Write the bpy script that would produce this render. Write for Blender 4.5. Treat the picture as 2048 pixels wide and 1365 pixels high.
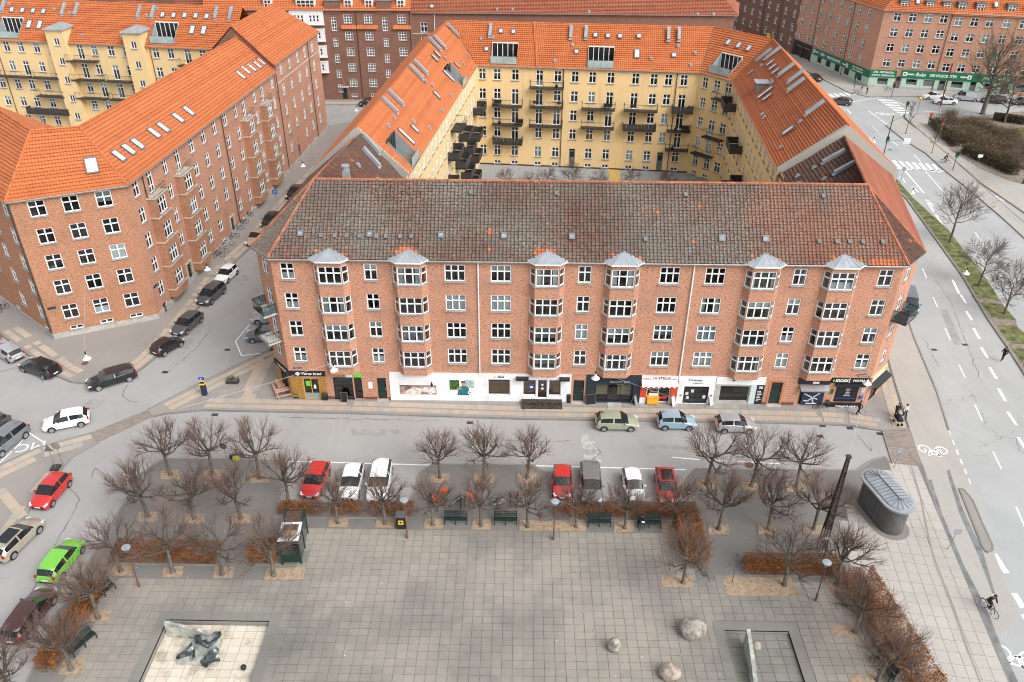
import bpy, bmesh, math, random
from mathutils import Vector, Matrix, noise
rnd = random.Random(11)
for o in list(bpy.data.objects): bpy.data.objects.remove(o)
SC = bpy.context.scene
COL = SC.collection
rad = math.radians
# ------------------------------------------------------------ camera, sky, sun, exposure
CAMZ, FPX = 48.0, 1640.0
_p, _r, _y = rad(32.2), rad(0.40), rad(-0.6)
FWD = Vector((math.sin(_y)*math.cos(_p), math.cos(_y)*math.cos(_p), -math.sin(_p)))
_R0 = Vector((math.cos(_y), -math.sin(_y), 0)); _U0 = _R0.cross(FWD)
RGT = _R0*math.cos(_r)+_U0*math.sin(_r); UPV = _U0*math.cos(_r)-_R0*math.sin(_r)
cam = bpy.data.cameras.new('camera'); camo = bpy.data.objects.new('camera', cam); COL.objects.link(camo)
cam.sensor_width = 36; cam.lens = FPX/2048*36; cam.clip_start = 1; cam.clip_end = 2000
m3 = Matrix((RGT, UPV, -FWD)).transposed()
camo.matrix_world = Matrix.Translation((0, 0, CAMZ)) @ m3.to_4x4()
SC.camera = camo
SUN_EL, SUN_AZ = 44, 132          # azimuth clockwise from +y
w = bpy.data.worlds.new('World'); SC.world = w; w.use_nodes = True
nt = w.node_tree; bg = nt.nodes['Background']
sky = nt.nodes.new('ShaderNodeTexSky'); sky.sky_type = 'NISHITA'; sky.sun_disc = False
sky.sun_elevation = rad(SUN_EL); sky.sun_rotation = rad(SUN_AZ); sky.air_density = 1.0; sky.dust_density = 4.0
hs = nt.nodes.new('ShaderNodeHueSaturation'); hs.inputs['Saturation'].default_value = 0.18
nt.links.new(sky.outputs[0], hs.inputs['Color']); nt.links.new(hs.outputs[0], bg.inputs['Color'])
bg.inputs['Strength'].default_value = 0.15
sl = bpy.data.lights.new('sun', 'SUN'); sl.energy = .95; sl.angle = rad(40); sl.color = (1, .98, .95)
so = bpy.data.objects.new('sun', sl); COL.objects.link(so)
so.rotation_euler = (rad(90-SUN_EL), 0, rad(180-SUN_AZ))
SC.view_settings.view_transform = 'Standard'; SC.view_settings.look = 'None'
SC.view_settings.gamma = 1; SC.view_settings.use_curve_mapping = False
SC.view_settings.exposure = 0.76
SC.render.engine = 'CYCLES'
SC.cycles.max_bounces = 5; SC.cycles.transparent_max_bounces = 8; SC.cycles.use_denoising = True
SC.cycles.sample_clamp_indirect = 6; SC.cycles.pixel_filter_type = 'BLACKMAN_HARRIS'; SC.cycles.filter_width = 1.05

def G(u, v, z=0.0):
    """ground point (height z) measured off the photograph at 2048 px"""
    d = FWD+RGT*((u-1024)/FPX)-UPV*((v-682.5)/FPX)
    t = (z-CAMZ)/d.z
    return Vector((0, 0, CAMZ))+d*t

# ------------------------------------------------------------ materials
MATS = {}
def nodes(name):
    m = bpy.data.materials.new(name); m.use_nodes = True
    return m, m.node_tree, m.node_tree.nodes['Principled BSDF']
def lin(c):
    return tuple(c)+(1,)
def N(t, typ, **kw):
    n = t.nodes.new(typ)
    for k, v in kw.items():
        if k in n.inputs.keys() if hasattr(n.inputs, 'keys') else False: n.inputs[k].default_value = v
        else: setattr(n, k, v)
    return n
def mixc(t, a, b, fac, bt='MIX'):
    n = t.nodes.new('ShaderNodeMix'); n.data_type = 'RGBA'; n.blend_type = bt
    for i, x in ((6, a), (7, b)):
        if isinstance(x, tuple): n.inputs[i].default_value = lin(x) if len(x) == 3 else x
        else: t.links.new(x, n.inputs[i])
    if isinstance(fac, (int, float)): n.inputs[0].default_value = fac
    else: t.links.new(fac, n.inputs[0])
    return n.outputs[2]
def ramp(t, src, stops, interp='LINEAR'):
    n = t.nodes.new('ShaderNodeValToRGB'); cr = n.color_ramp; cr.interpolation = interp
    while len(cr.elements) < len(stops): cr.elements.new(.5)
    for e, (p, c) in zip(cr.elements, stops):
        e.position = p; e.color = lin(c) if not isinstance(c, (int, float)) else (c, c, c, 1)
    t.links.new(src, n.inputs[0]); return n.outputs[0]
def pos(t): return t.nodes.new('ShaderNodeNewGeometry').outputs['Position']
def uvn(t): return t.nodes.new('ShaderNodeTexCoord').outputs['UV']
def nz(t, vec, scale, detail=4, rough=.6):
    n = t.nodes.new('ShaderNodeTexNoise'); n.inputs['Scale'].default_value = scale
    n.inputs['Detail'].default_value = detail; n.inputs['Roughness'].default_value = rough
    t.links.new(vec, n.inputs['Vector']); return n.outputs['Fac']
def mapv(t, vec, s):
    n = t.nodes.new('ShaderNodeMapping'); n.inputs['Scale'].default_value = s; t.links.new(vec, n.inputs[0]); return n.outputs[0]
def math_(t, op, a, b=0.0):
    n = t.nodes.new('ShaderNodeMath'); n.operation = op
    for i, x in ((0, a), (1, b)):
        if isinstance(x, (int, float)): n.inputs[i].default_value = x
        else: t.links.new(x, n.inputs[i])
    return n.outputs[0]
def bump(t, bs, h, strength=.4, dist=.02):
    n = t.nodes.new('ShaderNodeBump'); n.inputs['Strength'].default_value = strength; n.inputs['Distance'].default_value = dist
    t.links.new(h, n.inputs['Height']); t.links.new(n.outputs[0], bs.inputs['Normal'])
def isl(t):
    """one random number per piece: per loose part and per object"""
    g = t.nodes.new('ShaderNodeNewGeometry'); o = t.nodes.new('ShaderNodeObjectInfo')
    return math_(t, 'FRACT', math_(t, 'ADD', g.outputs['Random Per Island'], o.outputs['Random']))

def mat(name, col, rough=.7, metal=0.0, var=.15, ns=1.5, spec=.4, coat=0.0, bmp=0.0, island=0.0):
    if name in MATS: return MATS[name]
    m, t, b = nodes(name)
    c = tuple(col)
    if var or island:
        n = nz(t, pos(t), ns)
        out = mixc(t, tuple(x*(1-var*1.6) for x in c), tuple(min(1, x*(1+var)) for x in c), ramp(t, n, [(.3, 0.), (.7, 1.)]))
        if island:
            out = mixc(t, out, (0, 0, 0), math_(t, 'MULTIPLY', isl(t), island))
        t.links.new(out, b.inputs['Base Color'])
        if bmp: bump(t, b, nz(t, pos(t), ns*8), bmp, .02)
    else: b.inputs['Base Color'].default_value = lin(c)
    b.inputs['Roughness'].default_value = rough; b.inputs['Metallic'].default_value = metal
    b.inputs['Specular IOR Level'].default_value = spec
    if coat: b.inputs['Coat Weight'].default_value = coat; b.inputs['Coat Roughness'].default_value = .05
    MATS[name] = m; return m
def brick(name, c1, c2, mortar, dirt=(.10, .075, .065), amt=.5):
    m, t, b = nodes(name); uv = uvn(t)
    br = t.nodes.new('ShaderNodeTexBrick'); t.links.new(uv, br.inputs['Vector'])
    br.inputs['Scale'].default_value = 1; br.inputs['Brick Width'].default_value = .24; br.inputs['Row Height'].default_value = .075
    br.inputs['Mortar Size'].default_value = .009; br.inputs['Bias'].default_value = -.15
    br.inputs['Color1'].default_value = lin(c1); br.inputs['Color2'].default_value = lin(c2); br.inputs['Mortar'].default_value = lin(mortar)
    p = pos(t)
    # single darker fired bricks, in courses
    n1 = nz(t, mapv(t, uv, (4.1, 13.3, 1)), 1.0, 1, .5)
    out = mixc(t, br.outputs[0], tuple(x*.42 for x in c1), ramp(t, n1, [(.54, 0.), (.62, .75)]))
    n1b = nz(t, mapv(t, uv, (2.3, 8.0, 1)), 1.7, 1, .5)
    out = mixc(t, out, tuple(min(1, x*1.25+.03) for x in c2), ramp(t, n1b, [(.6, 0.), (.66, .6)]))
    n2 = nz(t, p, .33, 5, .62)
    out = mixc(t, out, dirt, ramp(t, n2, [(.50, 0.), (.72, amt)]))
    n3 = nz(t, mapv(t, p, (1, 1, .35)), .9, 4, .6)
    out = mixc(t, out, tuple(min(1, x*1.2) for x in c2), ramp(t, n3, [(.52, 0.), (.75, .4)]))
    t.links.new(out, b.inputs['Base Color']); b.inputs['Roughness'].default_value = .88; b.inputs['Specular IOR Level'].default_value = .2
    bump(t, b, br.outputs['Fac'], -.35, .01)
    MATS[name] = m; return m
brick('red_brick', (.53, .243, .146), (.42, .172, .102), (.475, .36, .275), (.24, .15, .12), .5)
brick('red_brick_side', (.58, .285, .185), (.51, .235, .15), (.50, .37, .29), (.24, .15, .115), .35)  # cleaner brick, colour lightened in place of sunlight the west-facing wall misses
brick('brown_brick', (.455, .205, .108), (.33, .132, .070), (.42, .31, .225), (.19, .10, .06), .4)
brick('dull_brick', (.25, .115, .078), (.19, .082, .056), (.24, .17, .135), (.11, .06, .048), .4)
brick('pink_brick', (.51, .255, .165), (.43, .195, .122), (.46, .34, .26), (.23, .13, .095), .4)
brick('new_brick', (.46, .185, .105), (.43, .165, .09), (.36, .19, .12), (.3, .12, .07), .1)
def stucco(name, c):
    m, t, b = nodes(name); p = pos(t)
    out = mixc(t, tuple(x*.86 for x in c), tuple(min(1, x*1.06) for x in c), nz(t, p, .5, 5))
    st = nz(t, mapv(t, p, (1.6, 1.6, .12)), 1.2, 4, .65)
    out = mixc(t, out, (c[0]*.55, c[1]*.40, c[2]*.35), ramp(t, st, [(.55, 0.), (.8, .5)]))
    t.links.new(out, b.inputs['Base Color']); b.inputs['Roughness'].default_value = .9
    bump(t, b, nz(t, p, 6), .15, .02); MATS[name] = m; return m
stucco('yellow_render', (.75, .545, .275))
stucco('cream_render', (.60, .50, .30))
stucco('grey_render', (.36, .345, .31))
stucco('white_render', (.76, .76, .75))
stucco('green_render', (.42, .60, .47))
def rooftile(name, stops, moss=None, moss_amt=.5, wave=.30, rough=.8, lichen=0):
    m, t, b = nodes(name); uv = uvn(t); p = pos(t)
    out = ramp(t, isl(t), stops)
    if moss:
        n = nz(t, p, .16, 5, .6); n2 = nz(t, p, 3.2, 3, .7)
        f = math_(t, 'MULTIPLY', ramp(t, n, [(.36, 0.), (.6, 1.)]), ramp(t, n2, [(.35, .25), (.62, 1.)]))
        out = mixc(t, out, moss, math_(t, 'MULTIPLY', f, moss_amt))
    else:
        out = mixc(t, out, tuple(x*.72 for x in stops[0][1]), ramp(t, nz(t, p, .45, 5, .65), [(.5, 0.), (.75, .55)]))
    if lichen:
        sx = t.nodes.new('ShaderNodeSeparateXYZ'); t.links.new(p, sx.inputs[0])
        red = ramp(t, math_(t, 'ADD', math_(t, 'MULTIPLY', sx.outputs['X'], .016), nz(t, p, .2, 4)), [(.80, 0.), (1.2, .6)])
        out = mixc(t, out, (.25, .088, .048), red)
        lf = math_(t, 'MULTIPLY', ramp(t, nz(t, p, 7.5, 3, .7), [(.47, 0.), (.66, lichen)]), ramp(t, nz(t, p, .14, 4, .6), [(.38, .25), (.6, 1.)]))
        out = mixc(t, out, (.36, .36, .31), lf)
    fine = nz(t, p, 9, 3, .6)
    out = mixc(t, out, (.03, .025, .02), ramp(t, fine, [(.55, 0.), (.85, .45)]))
    if wave:
        wv = t.nodes.new('ShaderNodeTexWave'); wv.wave_profile = 'SIN'; wv.bands_direction = 'X'
        wv.inputs['Scale'].default_value = 1/(wave*20/ (2*math.pi))*1.0
        t.links.new(uv, wv.inputs['Vector']); bump(t, b, wv.outputs['Fac'], .9, .05)
    t.links.new(out, b.inputs['Base Color']); b.inputs['Roughness'].default_value = rough; b.inputs['Specular IOR Level'].default_value = .25
    MATS[name] = m; return m
rooftile('orange_tile', [(0, (.46, .140, .050)), (.5, (.52, .165, .062)), (1, (.43, .128, .047))])
rooftile('worn_orange_tile', [(0, (.38, .115, .045)), (.5, (.45, .14, .055)), (1, (.34, .10, .045))])
rooftile('red_tile', [(0, (.30, .105, .060)), (.5, (.36, .125, .07)), (1, (.26, .09, .055))])
rooftile('dark_tile', [(0, (.085, .042, .032)), (.35, (.14, .058, .040)), (.62, (.060, .042, .036)), (.82, (.165, .066, .042)), (1, (.10, .075, .062))], (.13, .128, .11), .85, 0, lichen=.66)
rooftile('brown_tile', [(0, (.08, .045, .036)), (.4, (.14, .058, .042)), (.7, (.06, .043, .037)), (1, (.22, .08, .045))], (.11, .10, .075), .5, 0)
rooftile('ridge_tile', [(0, (.42, .16, .085)), (.5, (.36, .13, .07)), (1, (.26, .105, .065))], wave=0)
rooftile('patch_tile', [(0, (.50, .155, .07)), (1, (.36, .11, .055))], wave=0)
def asphalt(name, c, crack=True, stain=.5):
    m, t, b = nodes(name); p = pos(t)
    out = mixc(t, tuple(x*.80 for x in c), tuple(x*1.12 for x in c), nz(t, p, .22, 6, .6))
    out = mixc(t, out, tuple(x*.72 for x in c), ramp(t, nz(t, mapv(t, p, (.5, .08, 1)), .8, 5, .7), [(.52, 0.), (.8, stain)]))
    out = mixc(t, out, tuple(min(1, x*1.5) for x in c), ramp(t, nz(t, p, 14, 2), [(.62, 0.), (.8, .35)]))
    if crack:
        d = t.nodes.new('ShaderNodeTexVoronoi'); d.feature = 'DISTANCE_TO_EDGE'; d.inputs['Scale'].default_value = .11
        wp = t.nodes.new('ShaderNodeTexNoise'); wp.inputs['Scale'].default_value = .5; wp.inputs['Detail'].default_value = 5
        t.links.new(p, wp.inputs['Vector'])
        add = t.nodes.new('ShaderNodeVectorMath'); add.operation = 'MULTIPLY_ADD'
        t.links.new(wp.outputs['Color'], add.inputs[0]); add.inputs[1].default_value = (4, 4, 0); t.links.new(p, add.inputs[2])
        t.links.new(add.outputs[0], d.inputs['Vector'])
        ck = ramp(t, d.outputs['Distance'], [(0., .5), (.0035, 0.)])
        ck = math_(t, 'MULTIPLY', ck, ramp(t, nz(t, p, .07, 2), [(.5, 0.), (.58, 1.)]))
        out = mixc(t, out, (.045, .042, .04), ck)
    t.links.new(out, b.inputs['Base Color']); b.inputs['Roughness'].default_value = .85; b.inputs['Specular IOR Level'].default_value = .3
    bump(t, b, nz(t, p, 25, 3), .2, .01); MATS[name] = m; return m
asphalt('road_asphalt', (.335, .33, .32))
asphalt('avenue_asphalt', (.365, .375, .372))
asphalt('cycle_asphalt', (.38, .365, .335), False)
asphalt('old_asphalt', (.285, .262, .24), False)
asphalt('plaza_asphalt', (.185, .176, .165), False)
def slabs(name, stops, dirt=(.10, .095, .085), amt=.5, ds=.10):
    m, t, b = nodes(name); p = pos(t)
    out = ramp(t, isl(t), stops)
    out = mixc(t, out, dirt, ramp(t, nz(t, p, ds, 6, .62), [(.43 if ds < .2 else .54, 0.), (.68, amt)]))
    out = mixc(t, out, tuple(x*.6 for x in stops[0][1]), ramp(t, nz(t, p, 2.5, 4, .7), [(.56, 0.), (.8, .45)]))
    out = mixc(t, out, tuple(min(1, x*1.35) for x in stops[0][1]), ramp(t, nz(t, p, 5, 3, .7), [(.64, 0.), (.8, .4)]))
    t.links.new(out, b.inputs['Base Color']); b.inputs['Roughness'].default_value = .85; b.inputs['Specular IOR Level'].default_value = .3
    bump(t, b, nz(t, p, 18, 3), .15, .01); MATS[name] = m; return m
slabs('plaza_slab', [(0, (.272, .250, .218)), (.5, (.295, .270, .234)), (1, (.255, .235, .206))], (.14, .135, .125), .9)
slabs('pale_slab', [(0, (.42, .395, .36)), (.5, (.44, .415, .378)), (1, (.40, .378, .345))], (.30, .285, .26), .5)
slabs('beige_slab', [(0, (.43, .345, .265)), (.4, (.46, .37, .29)), (.75, (.39, .345, .29)), (1, (.345, .325, .295))], (.28, .24, .2), .4)
slabs('grey_slab', [(0, (.30, .285, .265)), (.6, (.27, .26, .245)), (1, (.34, .32, .29))], (.2, .185, .17), .5)
slabs('pool_slab', [(0, (.56, .50, .41)), (.5, (.60, .55, .46)), (1, (.52, .46, .37))], (.20, .145, .08), .75, .42)
slabs('rim_slab', [(0, (.20, .19, .175)), (1, (.225, .215, .195))], (.13, .125, .115), .6)
slabs('moss_slab', [(0, (.19, .185, .165)), (.5, (.215, .21, .185)), (1, (.175, .172, .15))], (.115, .125, .06), .7, .3)
slabs('sett_stone', [(0, (.26, .215, .185)), (.5, (.30, .25, .215)), (1, (.20, .18, .165))], (.15, .13, .12), .4)
slabs('kerb_stone', [(0, (.21, .20, .185)), (1, (.27, .255, .235))], (.12, .115, .105), .6)
mat('white_paint', (.76, .77, .77), .6, var=.09, ns=.7)
mat('vent_grey', (.17, .17, .165), .7, var=.15)
mat('window_white', (.80, .81, .80), .45, var=.05, ns=.6)
mat('road_paint', (.80, .81, .80), .7, var=.16, ns=3)
mat('sill_slate', (.30, .29, .275), .8, var=.2)
mat('zinc', (.30, .33, .355), .5, .15, var=.12, ns=.9)
mat('grey_panel', (.125, .127, .13), .5, .2, var=.15)
mat('dark_zinc', (.16, .17, .18), .45, .3, var=.1)
mat('gutter', (.30, .30, .295), .5, .3, var=.15)
mat('black_metal', (.018, .019, .021), .5, var=.1)
mat('dark_metal', (.045, .042, .042), .55, var=.2)
mat('steel', (.42, .43, .44), .35, .7, var=.1)
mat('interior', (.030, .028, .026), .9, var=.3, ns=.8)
mat('wood_floor', (.30, .17, .09), .6, var=.2)
mat('curtain', (.74, .76, .75), .9, var=.1, ns=2)
mat('blind', (.52, .60, .61), .9, var=.08)
mat('grey_blind', (.26, .30, .31), .9, var=.1)
mat('dark_green', (.012, .035, .030), .45, var=.2)
mat('bench_green', (.013, .032, .028), .5, var=.25, ns=4)
mat('wet_asphalt', (.195, .20, .20), .5, var=.3, ns=.8)
mat('mast_wood', (.062, .045, .034), .8, var=.5, ns=4)
mat('rust', (.17, .075, .048), .8, var=.3, ns=4)
mat('concrete', (.42, .41, .38), .85, var=.15)
mat('plinth', (.40, .385, .36), .9, var=.15)
mat('stone_trim', (.50, .46, .38), .9, var=.15)
mat('tyre', (.018, .018, .019), .85, var=0)
mat('rim', (.38, .39, .40), .35, .6, var=0)
mat('car_black_trim', (.015, .015, .016), .5, var=0)
mat('headlight', (.72, .74, .76), .12, .2, var=0, spec=.8)
mat('taillight', (.36, .015, .015), .2, var=0, spec=.6)
mat('plate', (.78, .78, .76), .5, var=0)
mat('yellow_plate', (.75, .52, .04), .5, var=0)
def glass(name, tint, refl, trans):
    m, t, b = nodes(name); out = t.nodes['Material Output']
    tr = t.nodes.new('ShaderNodeBsdfTransparent'); tr.inputs[0].default_value = lin(tint)
    gl = t.nodes.new('ShaderNodeBsdfGlossy'); gl.inputs['Roughness'].default_value = .04; gl.inputs[0].default_value = (.9, .95, 1, 1)
    lw = t.nodes.new('ShaderNodeLayerWeight'); lw.inputs[0].default_value = .35
    mx = t.nodes.new('ShaderNodeMixShader')
    f = math_(t, 'ADD', math_(t, 'MULTIPLY', lw.outputs['Fresnel'], .8), refl)
    t.links.new(f, mx.inputs[0]); t.links.new(tr.outputs[0], mx.inputs[1]); t.links.new(gl.outputs[0], mx.inputs[2])
    t.links.new(mx.outputs[0], out.inputs[0]); MATS[name] = m
glass('window_glass', (.82, .88, .88), .06, 1)
glass('pale_glass', (.55, .68, .68), .22, 1)
mat('skylight_glass', (.50, .54, .58), .12, .0, var=.05, spec=1.0)
mat('car_glass', (.014, .017, .019), .08, var=0, spec=.55)
mat('smoked_glass', (.06, .07, .07), .12, var=.1, spec=.8)
mat('frosted_glass', (.33, .43, .43), .25, var=.15, ns=.6, spec=.6)
# ------------------------------------------------------------ mesh and object helpers
ID = Matrix.Identity(4)
TR = lambda x, y=0, z=0: Matrix.Translation((x, y, z)) if not hasattr(x, '__len__') else Matrix.Translation(x)
RZ = lambda a: Matrix.Rotation(a, 4, 'Z')
RX = lambda a: Matrix.Rotation(a, 4, 'X')
RY = lambda a: Matrix.Rotation(a, 4, 'Y')
class M:
    def __init__(s): s.v = []; s.f = []; s.m = []; s.T = None
    def add(s, vs, fs, m=0):
        n = len(s.v); T = s.T
        s.v += [(T @ Vector(p)) if T is not None else Vector(p) for p in vs]
        s.f += [tuple(i+n for i in f) for f in fs]
        s.m += [m]*len(fs) if isinstance(m, int) else list(m)
        return s
    def q(s, a, b, c, d, m=0): return s.add((a, b, c, d), ((0, 1, 2, 3),), m)
    def poly(s, ps, m=0): return s.add(ps, (tuple(range(len(ps))),), m)
    def box(s, x0, y0, z0, x1, y1, z1, m=0):
        if x1 < x0: x0, x1 = x1, x0
        if y1 < y0: y0, y1 = y1, y0
        if z1 < z0: z0, z1 = z1, z0
        return s.add([(x, y, z) for z in (z0, z1) for y in (y0, y1) for x in (x0, x1)],
            ((0, 2, 3, 1), (4, 5, 7, 6), (0, 1, 5, 4), (1, 3, 7, 5), (3, 2, 6, 7), (2, 0, 4, 6)), m)
    def prism(s, poly, z0, z1, m=0, bottom=True, mt=None):
        n = len(poly); a = sum(poly[i][0]*poly[(i+1) % n][1]-poly[(i+1) % n][0]*poly[i][1] for i in range(n))
        if a < 0: poly = poly[::-1]
        vs = [(p[0], p[1], z0) for p in poly]+[(p[0], p[1], z1) for p in poly]
        fs = [(i, (i+1) % n, n+(i+1) % n, n+i) for i in range(n)]+[tuple(range(n, 2*n))]
        mm = [m]*n+[m if mt is None else mt]
        if bottom: fs.append(tuple(range(n-1, -1, -1))); mm.append(m)
        return s.add(vs, fs, mm)
    def tube(s, pts, r, n=5, m=0, cap=True):
        pts = [Vector(p) for p in pts]; k = len(pts)
        rs = r if hasattr(r, '__len__') else [r]*k
        vs = []; up = None
        for i, p in enumerate(pts):
            d = (pts[min(i+1, k-1)]-pts[max(i-1, 0)]).normalized()
            a = d.orthogonal().normalized() if up is None else (up-d*up.dot(d)).normalized()
            up = a; b = d.cross(a)
            vs += [p+(a*math.cos(2*math.pi*j/n)+b*math.sin(2*math.pi*j/n))*rs[i] for j in range(n)]
        fs = [(i*n+j, i*n+(j+1) % n, (i+1)*n+(j+1) % n, (i+1)*n+j) for i in range(k-1) for j in range(n)]
        if cap: fs += [tuple(range(n-1, -1, -1)), tuple(range((k-1)*n, k*n))]
        return s.add(vs, fs, m)
    def lathe(s, prof, n=16, c=(0, 0), m=0):
        k = len(prof)
        vs = [(c[0]+r*math.cos(2*math.pi*j/n), c[1]+r*math.sin(2*math.pi*j/n), z) for r, z in prof for j in range(n)]
        fs = [(i*n+j, i*n+(j+1) % n, (i+1)*n+(j+1) % n, (i+1)*n+j) for i in range(k-1) for j in range(n)]
        fs += [tuple(range(n-1, -1, -1)), tuple(range((k-1)*n, k*n))]
        return s.add(vs, fs, m)
    def mesh(s, name, mats, smooth=False):
        me = bpy.data.meshes.new(name)
        me.from_pydata([tuple(p) for p in s.v], [], s.f)
        for mm in mats: me.materials.append(MATS[mm] if isinstance(mm, str) else mm)
        me.polygons.foreach_set('material_index', s.m)
        uv = me.uv_layers.new(name='UVMap'); dat = [0.0]*(2*len(me.loops)); Z = Vector((0, 0, 1))
        for p in me.polygons:
            n = p.normal
            if abs(n.z) > .999: tx, ty = Vector((1, 0, 0)), Vector((0, 1, 0))
            else:
                tx = Z.cross(n).normalized(); ty = n.cross(tx)
            for li in p.loop_indices:
                c = me.vertices[me.loops[li].vertex_index].co
                dat[2*li] = c.dot(tx); dat[2*li+1] = c.dot(ty)
        uv.data.foreach_set('uv', dat)
        if smooth:
            me.shade_smooth()
            try: me.set_sharp_from_angle(angle=rad(smooth if smooth > 1 else 40))
            except Exception: pass
        me.validate(); me.update(); return me
WM = {}
def link(name, me, parent=None, W=ID, **props):
    o = bpy.data.objects.new(name, me); COL.objects.link(o)
    if parent is not None:
        o.parent = parent; o.matrix_basis = WM[parent.name].inverted() @ W
    else: o.matrix_basis = W
    WM[o.name] = W.copy()
    for k, v in props.items(): o[k] = v
    return o
def part(name, mb, mats, parent=None, W=None, smooth=False, **props):
    """one mesh object; mb holds world coordinates unless W is given"""
    if isinstance(mats, str): mats = [mats]
    if W is None:
        W = WM[parent.name] if parent is not None else ID
        inv = W.inverted(); mb.v = [inv @ p for p in mb.v]
    return link(name, mb.mesh(name, mats, smooth), parent, W, **props)
def thing(name, label, cat, W=ID, group=None, kind=None):
    if not isinstance(W, Matrix): W = TR(W[0], W[1], W[2] if len(W) > 2 else 0)
    o = link(name, None, None, W); o.empty_display_size = .3
    tag(o, label, cat, group, kind); return o
def tag(o, label=None, cat=None, group=None, kind=None):
    for k, v in (('label', label), ('category', cat), ('group', group), ('kind', kind)):
        if v: o[k] = v
    return o
def struct(name, mb, mats, W=ID, **kw):
    o = part(name, mb, mats, None, W, **kw); o['kind'] = 'structure'; return o
def dup(src, W, label=None, group=None):
    """copy a thing with its parts and sub-parts"""
    def rec(o, par):
        c = o.copy(); COL.objects.link(c)
        if par is None: c.matrix_basis = W; WM[c.name] = W.copy()
        else: c.parent = par; WM[c.name] = WM[par.name] @ c.matrix_basis
        for ch in KIDS(o): rec(ch, c)
        return c
    r = rec(src, None)
    if label: r['label'] = label
    if group: r['group'] = group
    return r
def KIDS(o): return [c for c in o.children]
CACHE = {}
def cached(key, fn):
    if key not in CACHE: CACHE[key] = fn()
    return CACHE[key]
class Fac:
    """a wall plane from p0 to p1 (seen from outside, left to right): local x along, y inward, z up"""
    def __init__(s, p0, p1):
        a = Vector((p0[0], p0[1], 0)); b = Vector((p1[0], p1[1], 0)); s.p0 = a; s.p1 = b
        s.L = (b-a).length; s.X = (b-a)/s.L; s.N = Vector((-s.X.y, s.X.x, 0))
        s.T = Matrix(((s.X.x, s.N.x, 0, a.x), (s.X.y, s.N.y, 0, a.y), (0, 0, 1, 0), (0, 0, 0, 1)))
    def P(s, x, d=0, z=0): return s.p0+s.X*x+s.N*d+Vector((0, 0, z))
    def at(s, x, d=0, z=0): return s.T @ TR(x, d, z)
def wall(mb, T, x0, x1, z0, z1, holes, m=0, mi=1, rev=.14, deep=.9, ext=.25):
    """wall face with real openings (x0,x1,z0,z1), reveals and a dark room behind each"""
    xs = sorted({x0, x1, *[h[0] for h in holes], *[h[1] for h in holes]}); zs = sorted({z0, z1, *[h[2] for h in holes], *[h[3] for h in holes]})
    xs = [x for x in xs if x0-1e-6 <= x <= x1+1e-6]; zs = [z for z in zs if z0-1e-6 <= z <= z1+1e-6]
    old = mb.T; mb.T = T; vi = {}; vs = []; fs = []
    def V(x, z):
        if (x, z) not in vi: vi[(x, z)] = len(vs); vs.append((x, 0, z))
        return vi[(x, z)]
    for j in range(len(zs)-1):
        zc = (zs[j]+zs[j+1])/2; run = None
        row = [h for h in holes if h[2] < zc < h[3]]
        for i in range(len(xs)-1):
            xc = (xs[i]+xs[i+1])/2
            solid = not any(h[0] < xc < h[1] for h in row)
            if solid and run is None: run = xs[i]
            if run is not None and (not solid or i == len(xs)-2):
                e = xs[i+1] if solid else xs[i]
                fs.append((V(run, zs[j]), V(e, zs[j]), V(e, zs[j+1]), V(run, zs[j+1]))); run = None
    mb.add(vs, fs, m)
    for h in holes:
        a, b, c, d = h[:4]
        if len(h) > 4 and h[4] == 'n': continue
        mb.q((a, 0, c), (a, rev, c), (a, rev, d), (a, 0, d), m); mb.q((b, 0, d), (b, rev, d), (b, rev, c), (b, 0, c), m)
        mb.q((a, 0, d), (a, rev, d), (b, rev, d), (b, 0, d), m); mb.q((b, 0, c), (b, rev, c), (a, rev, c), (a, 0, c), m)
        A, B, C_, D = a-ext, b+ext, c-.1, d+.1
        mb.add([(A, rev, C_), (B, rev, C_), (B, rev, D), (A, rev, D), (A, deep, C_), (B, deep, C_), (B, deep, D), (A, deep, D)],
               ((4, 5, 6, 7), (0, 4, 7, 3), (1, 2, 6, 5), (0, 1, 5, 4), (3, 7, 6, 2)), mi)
    mb.T = old
def win_mesh(w, h, cols, tz, ts=.62, midbar=False):
    """frame with mullions; transom at ts of height"""
    mb = M(); f = .095; t0, t1 = -.035, .055
    mb.box(0, t0, 0, f, t1, h); mb.box(w-f, t0, 0, w, t1, h); mb.box(f, t0, 0, w-f, t1, f*1.1); mb.box(f, t0, h-f, w-f, t1, h)
    zs = [f*1.1]
    if ts:
        for a in (ts if hasattr(ts, '__len__') else (ts,)):
            zz = h*a; mb.box(f, t0+.003, zz-.055, w-f, t1-.003, zz+.055); zs += [zz-.055, zz+.055]
    zs.append(h-f)
    for c in range(1, cols):
        x = w*c/cols
        for a, b in zip(zs[::2], zs[1::2]):
            mb.box(x-.058, t0+.006, a, x+.058, t1-.006, b)
    return mb.mesh('window_frame', ['window_white'])
def pane_mesh(w, h): return M().q((.05, .02, .05), (w-.05, .02, .05), (w-.05, .02, h-.05), (.05, .02, h-.05)).mesh('pane', ['window_glass'])
def sill_mesh(w): return M().box(-.08, -.24, -.09, w+.08, -.09, 0).box(0, -.09, -.06, w, .0, 0).mesh('sill', ['sill_slate'])
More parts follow.
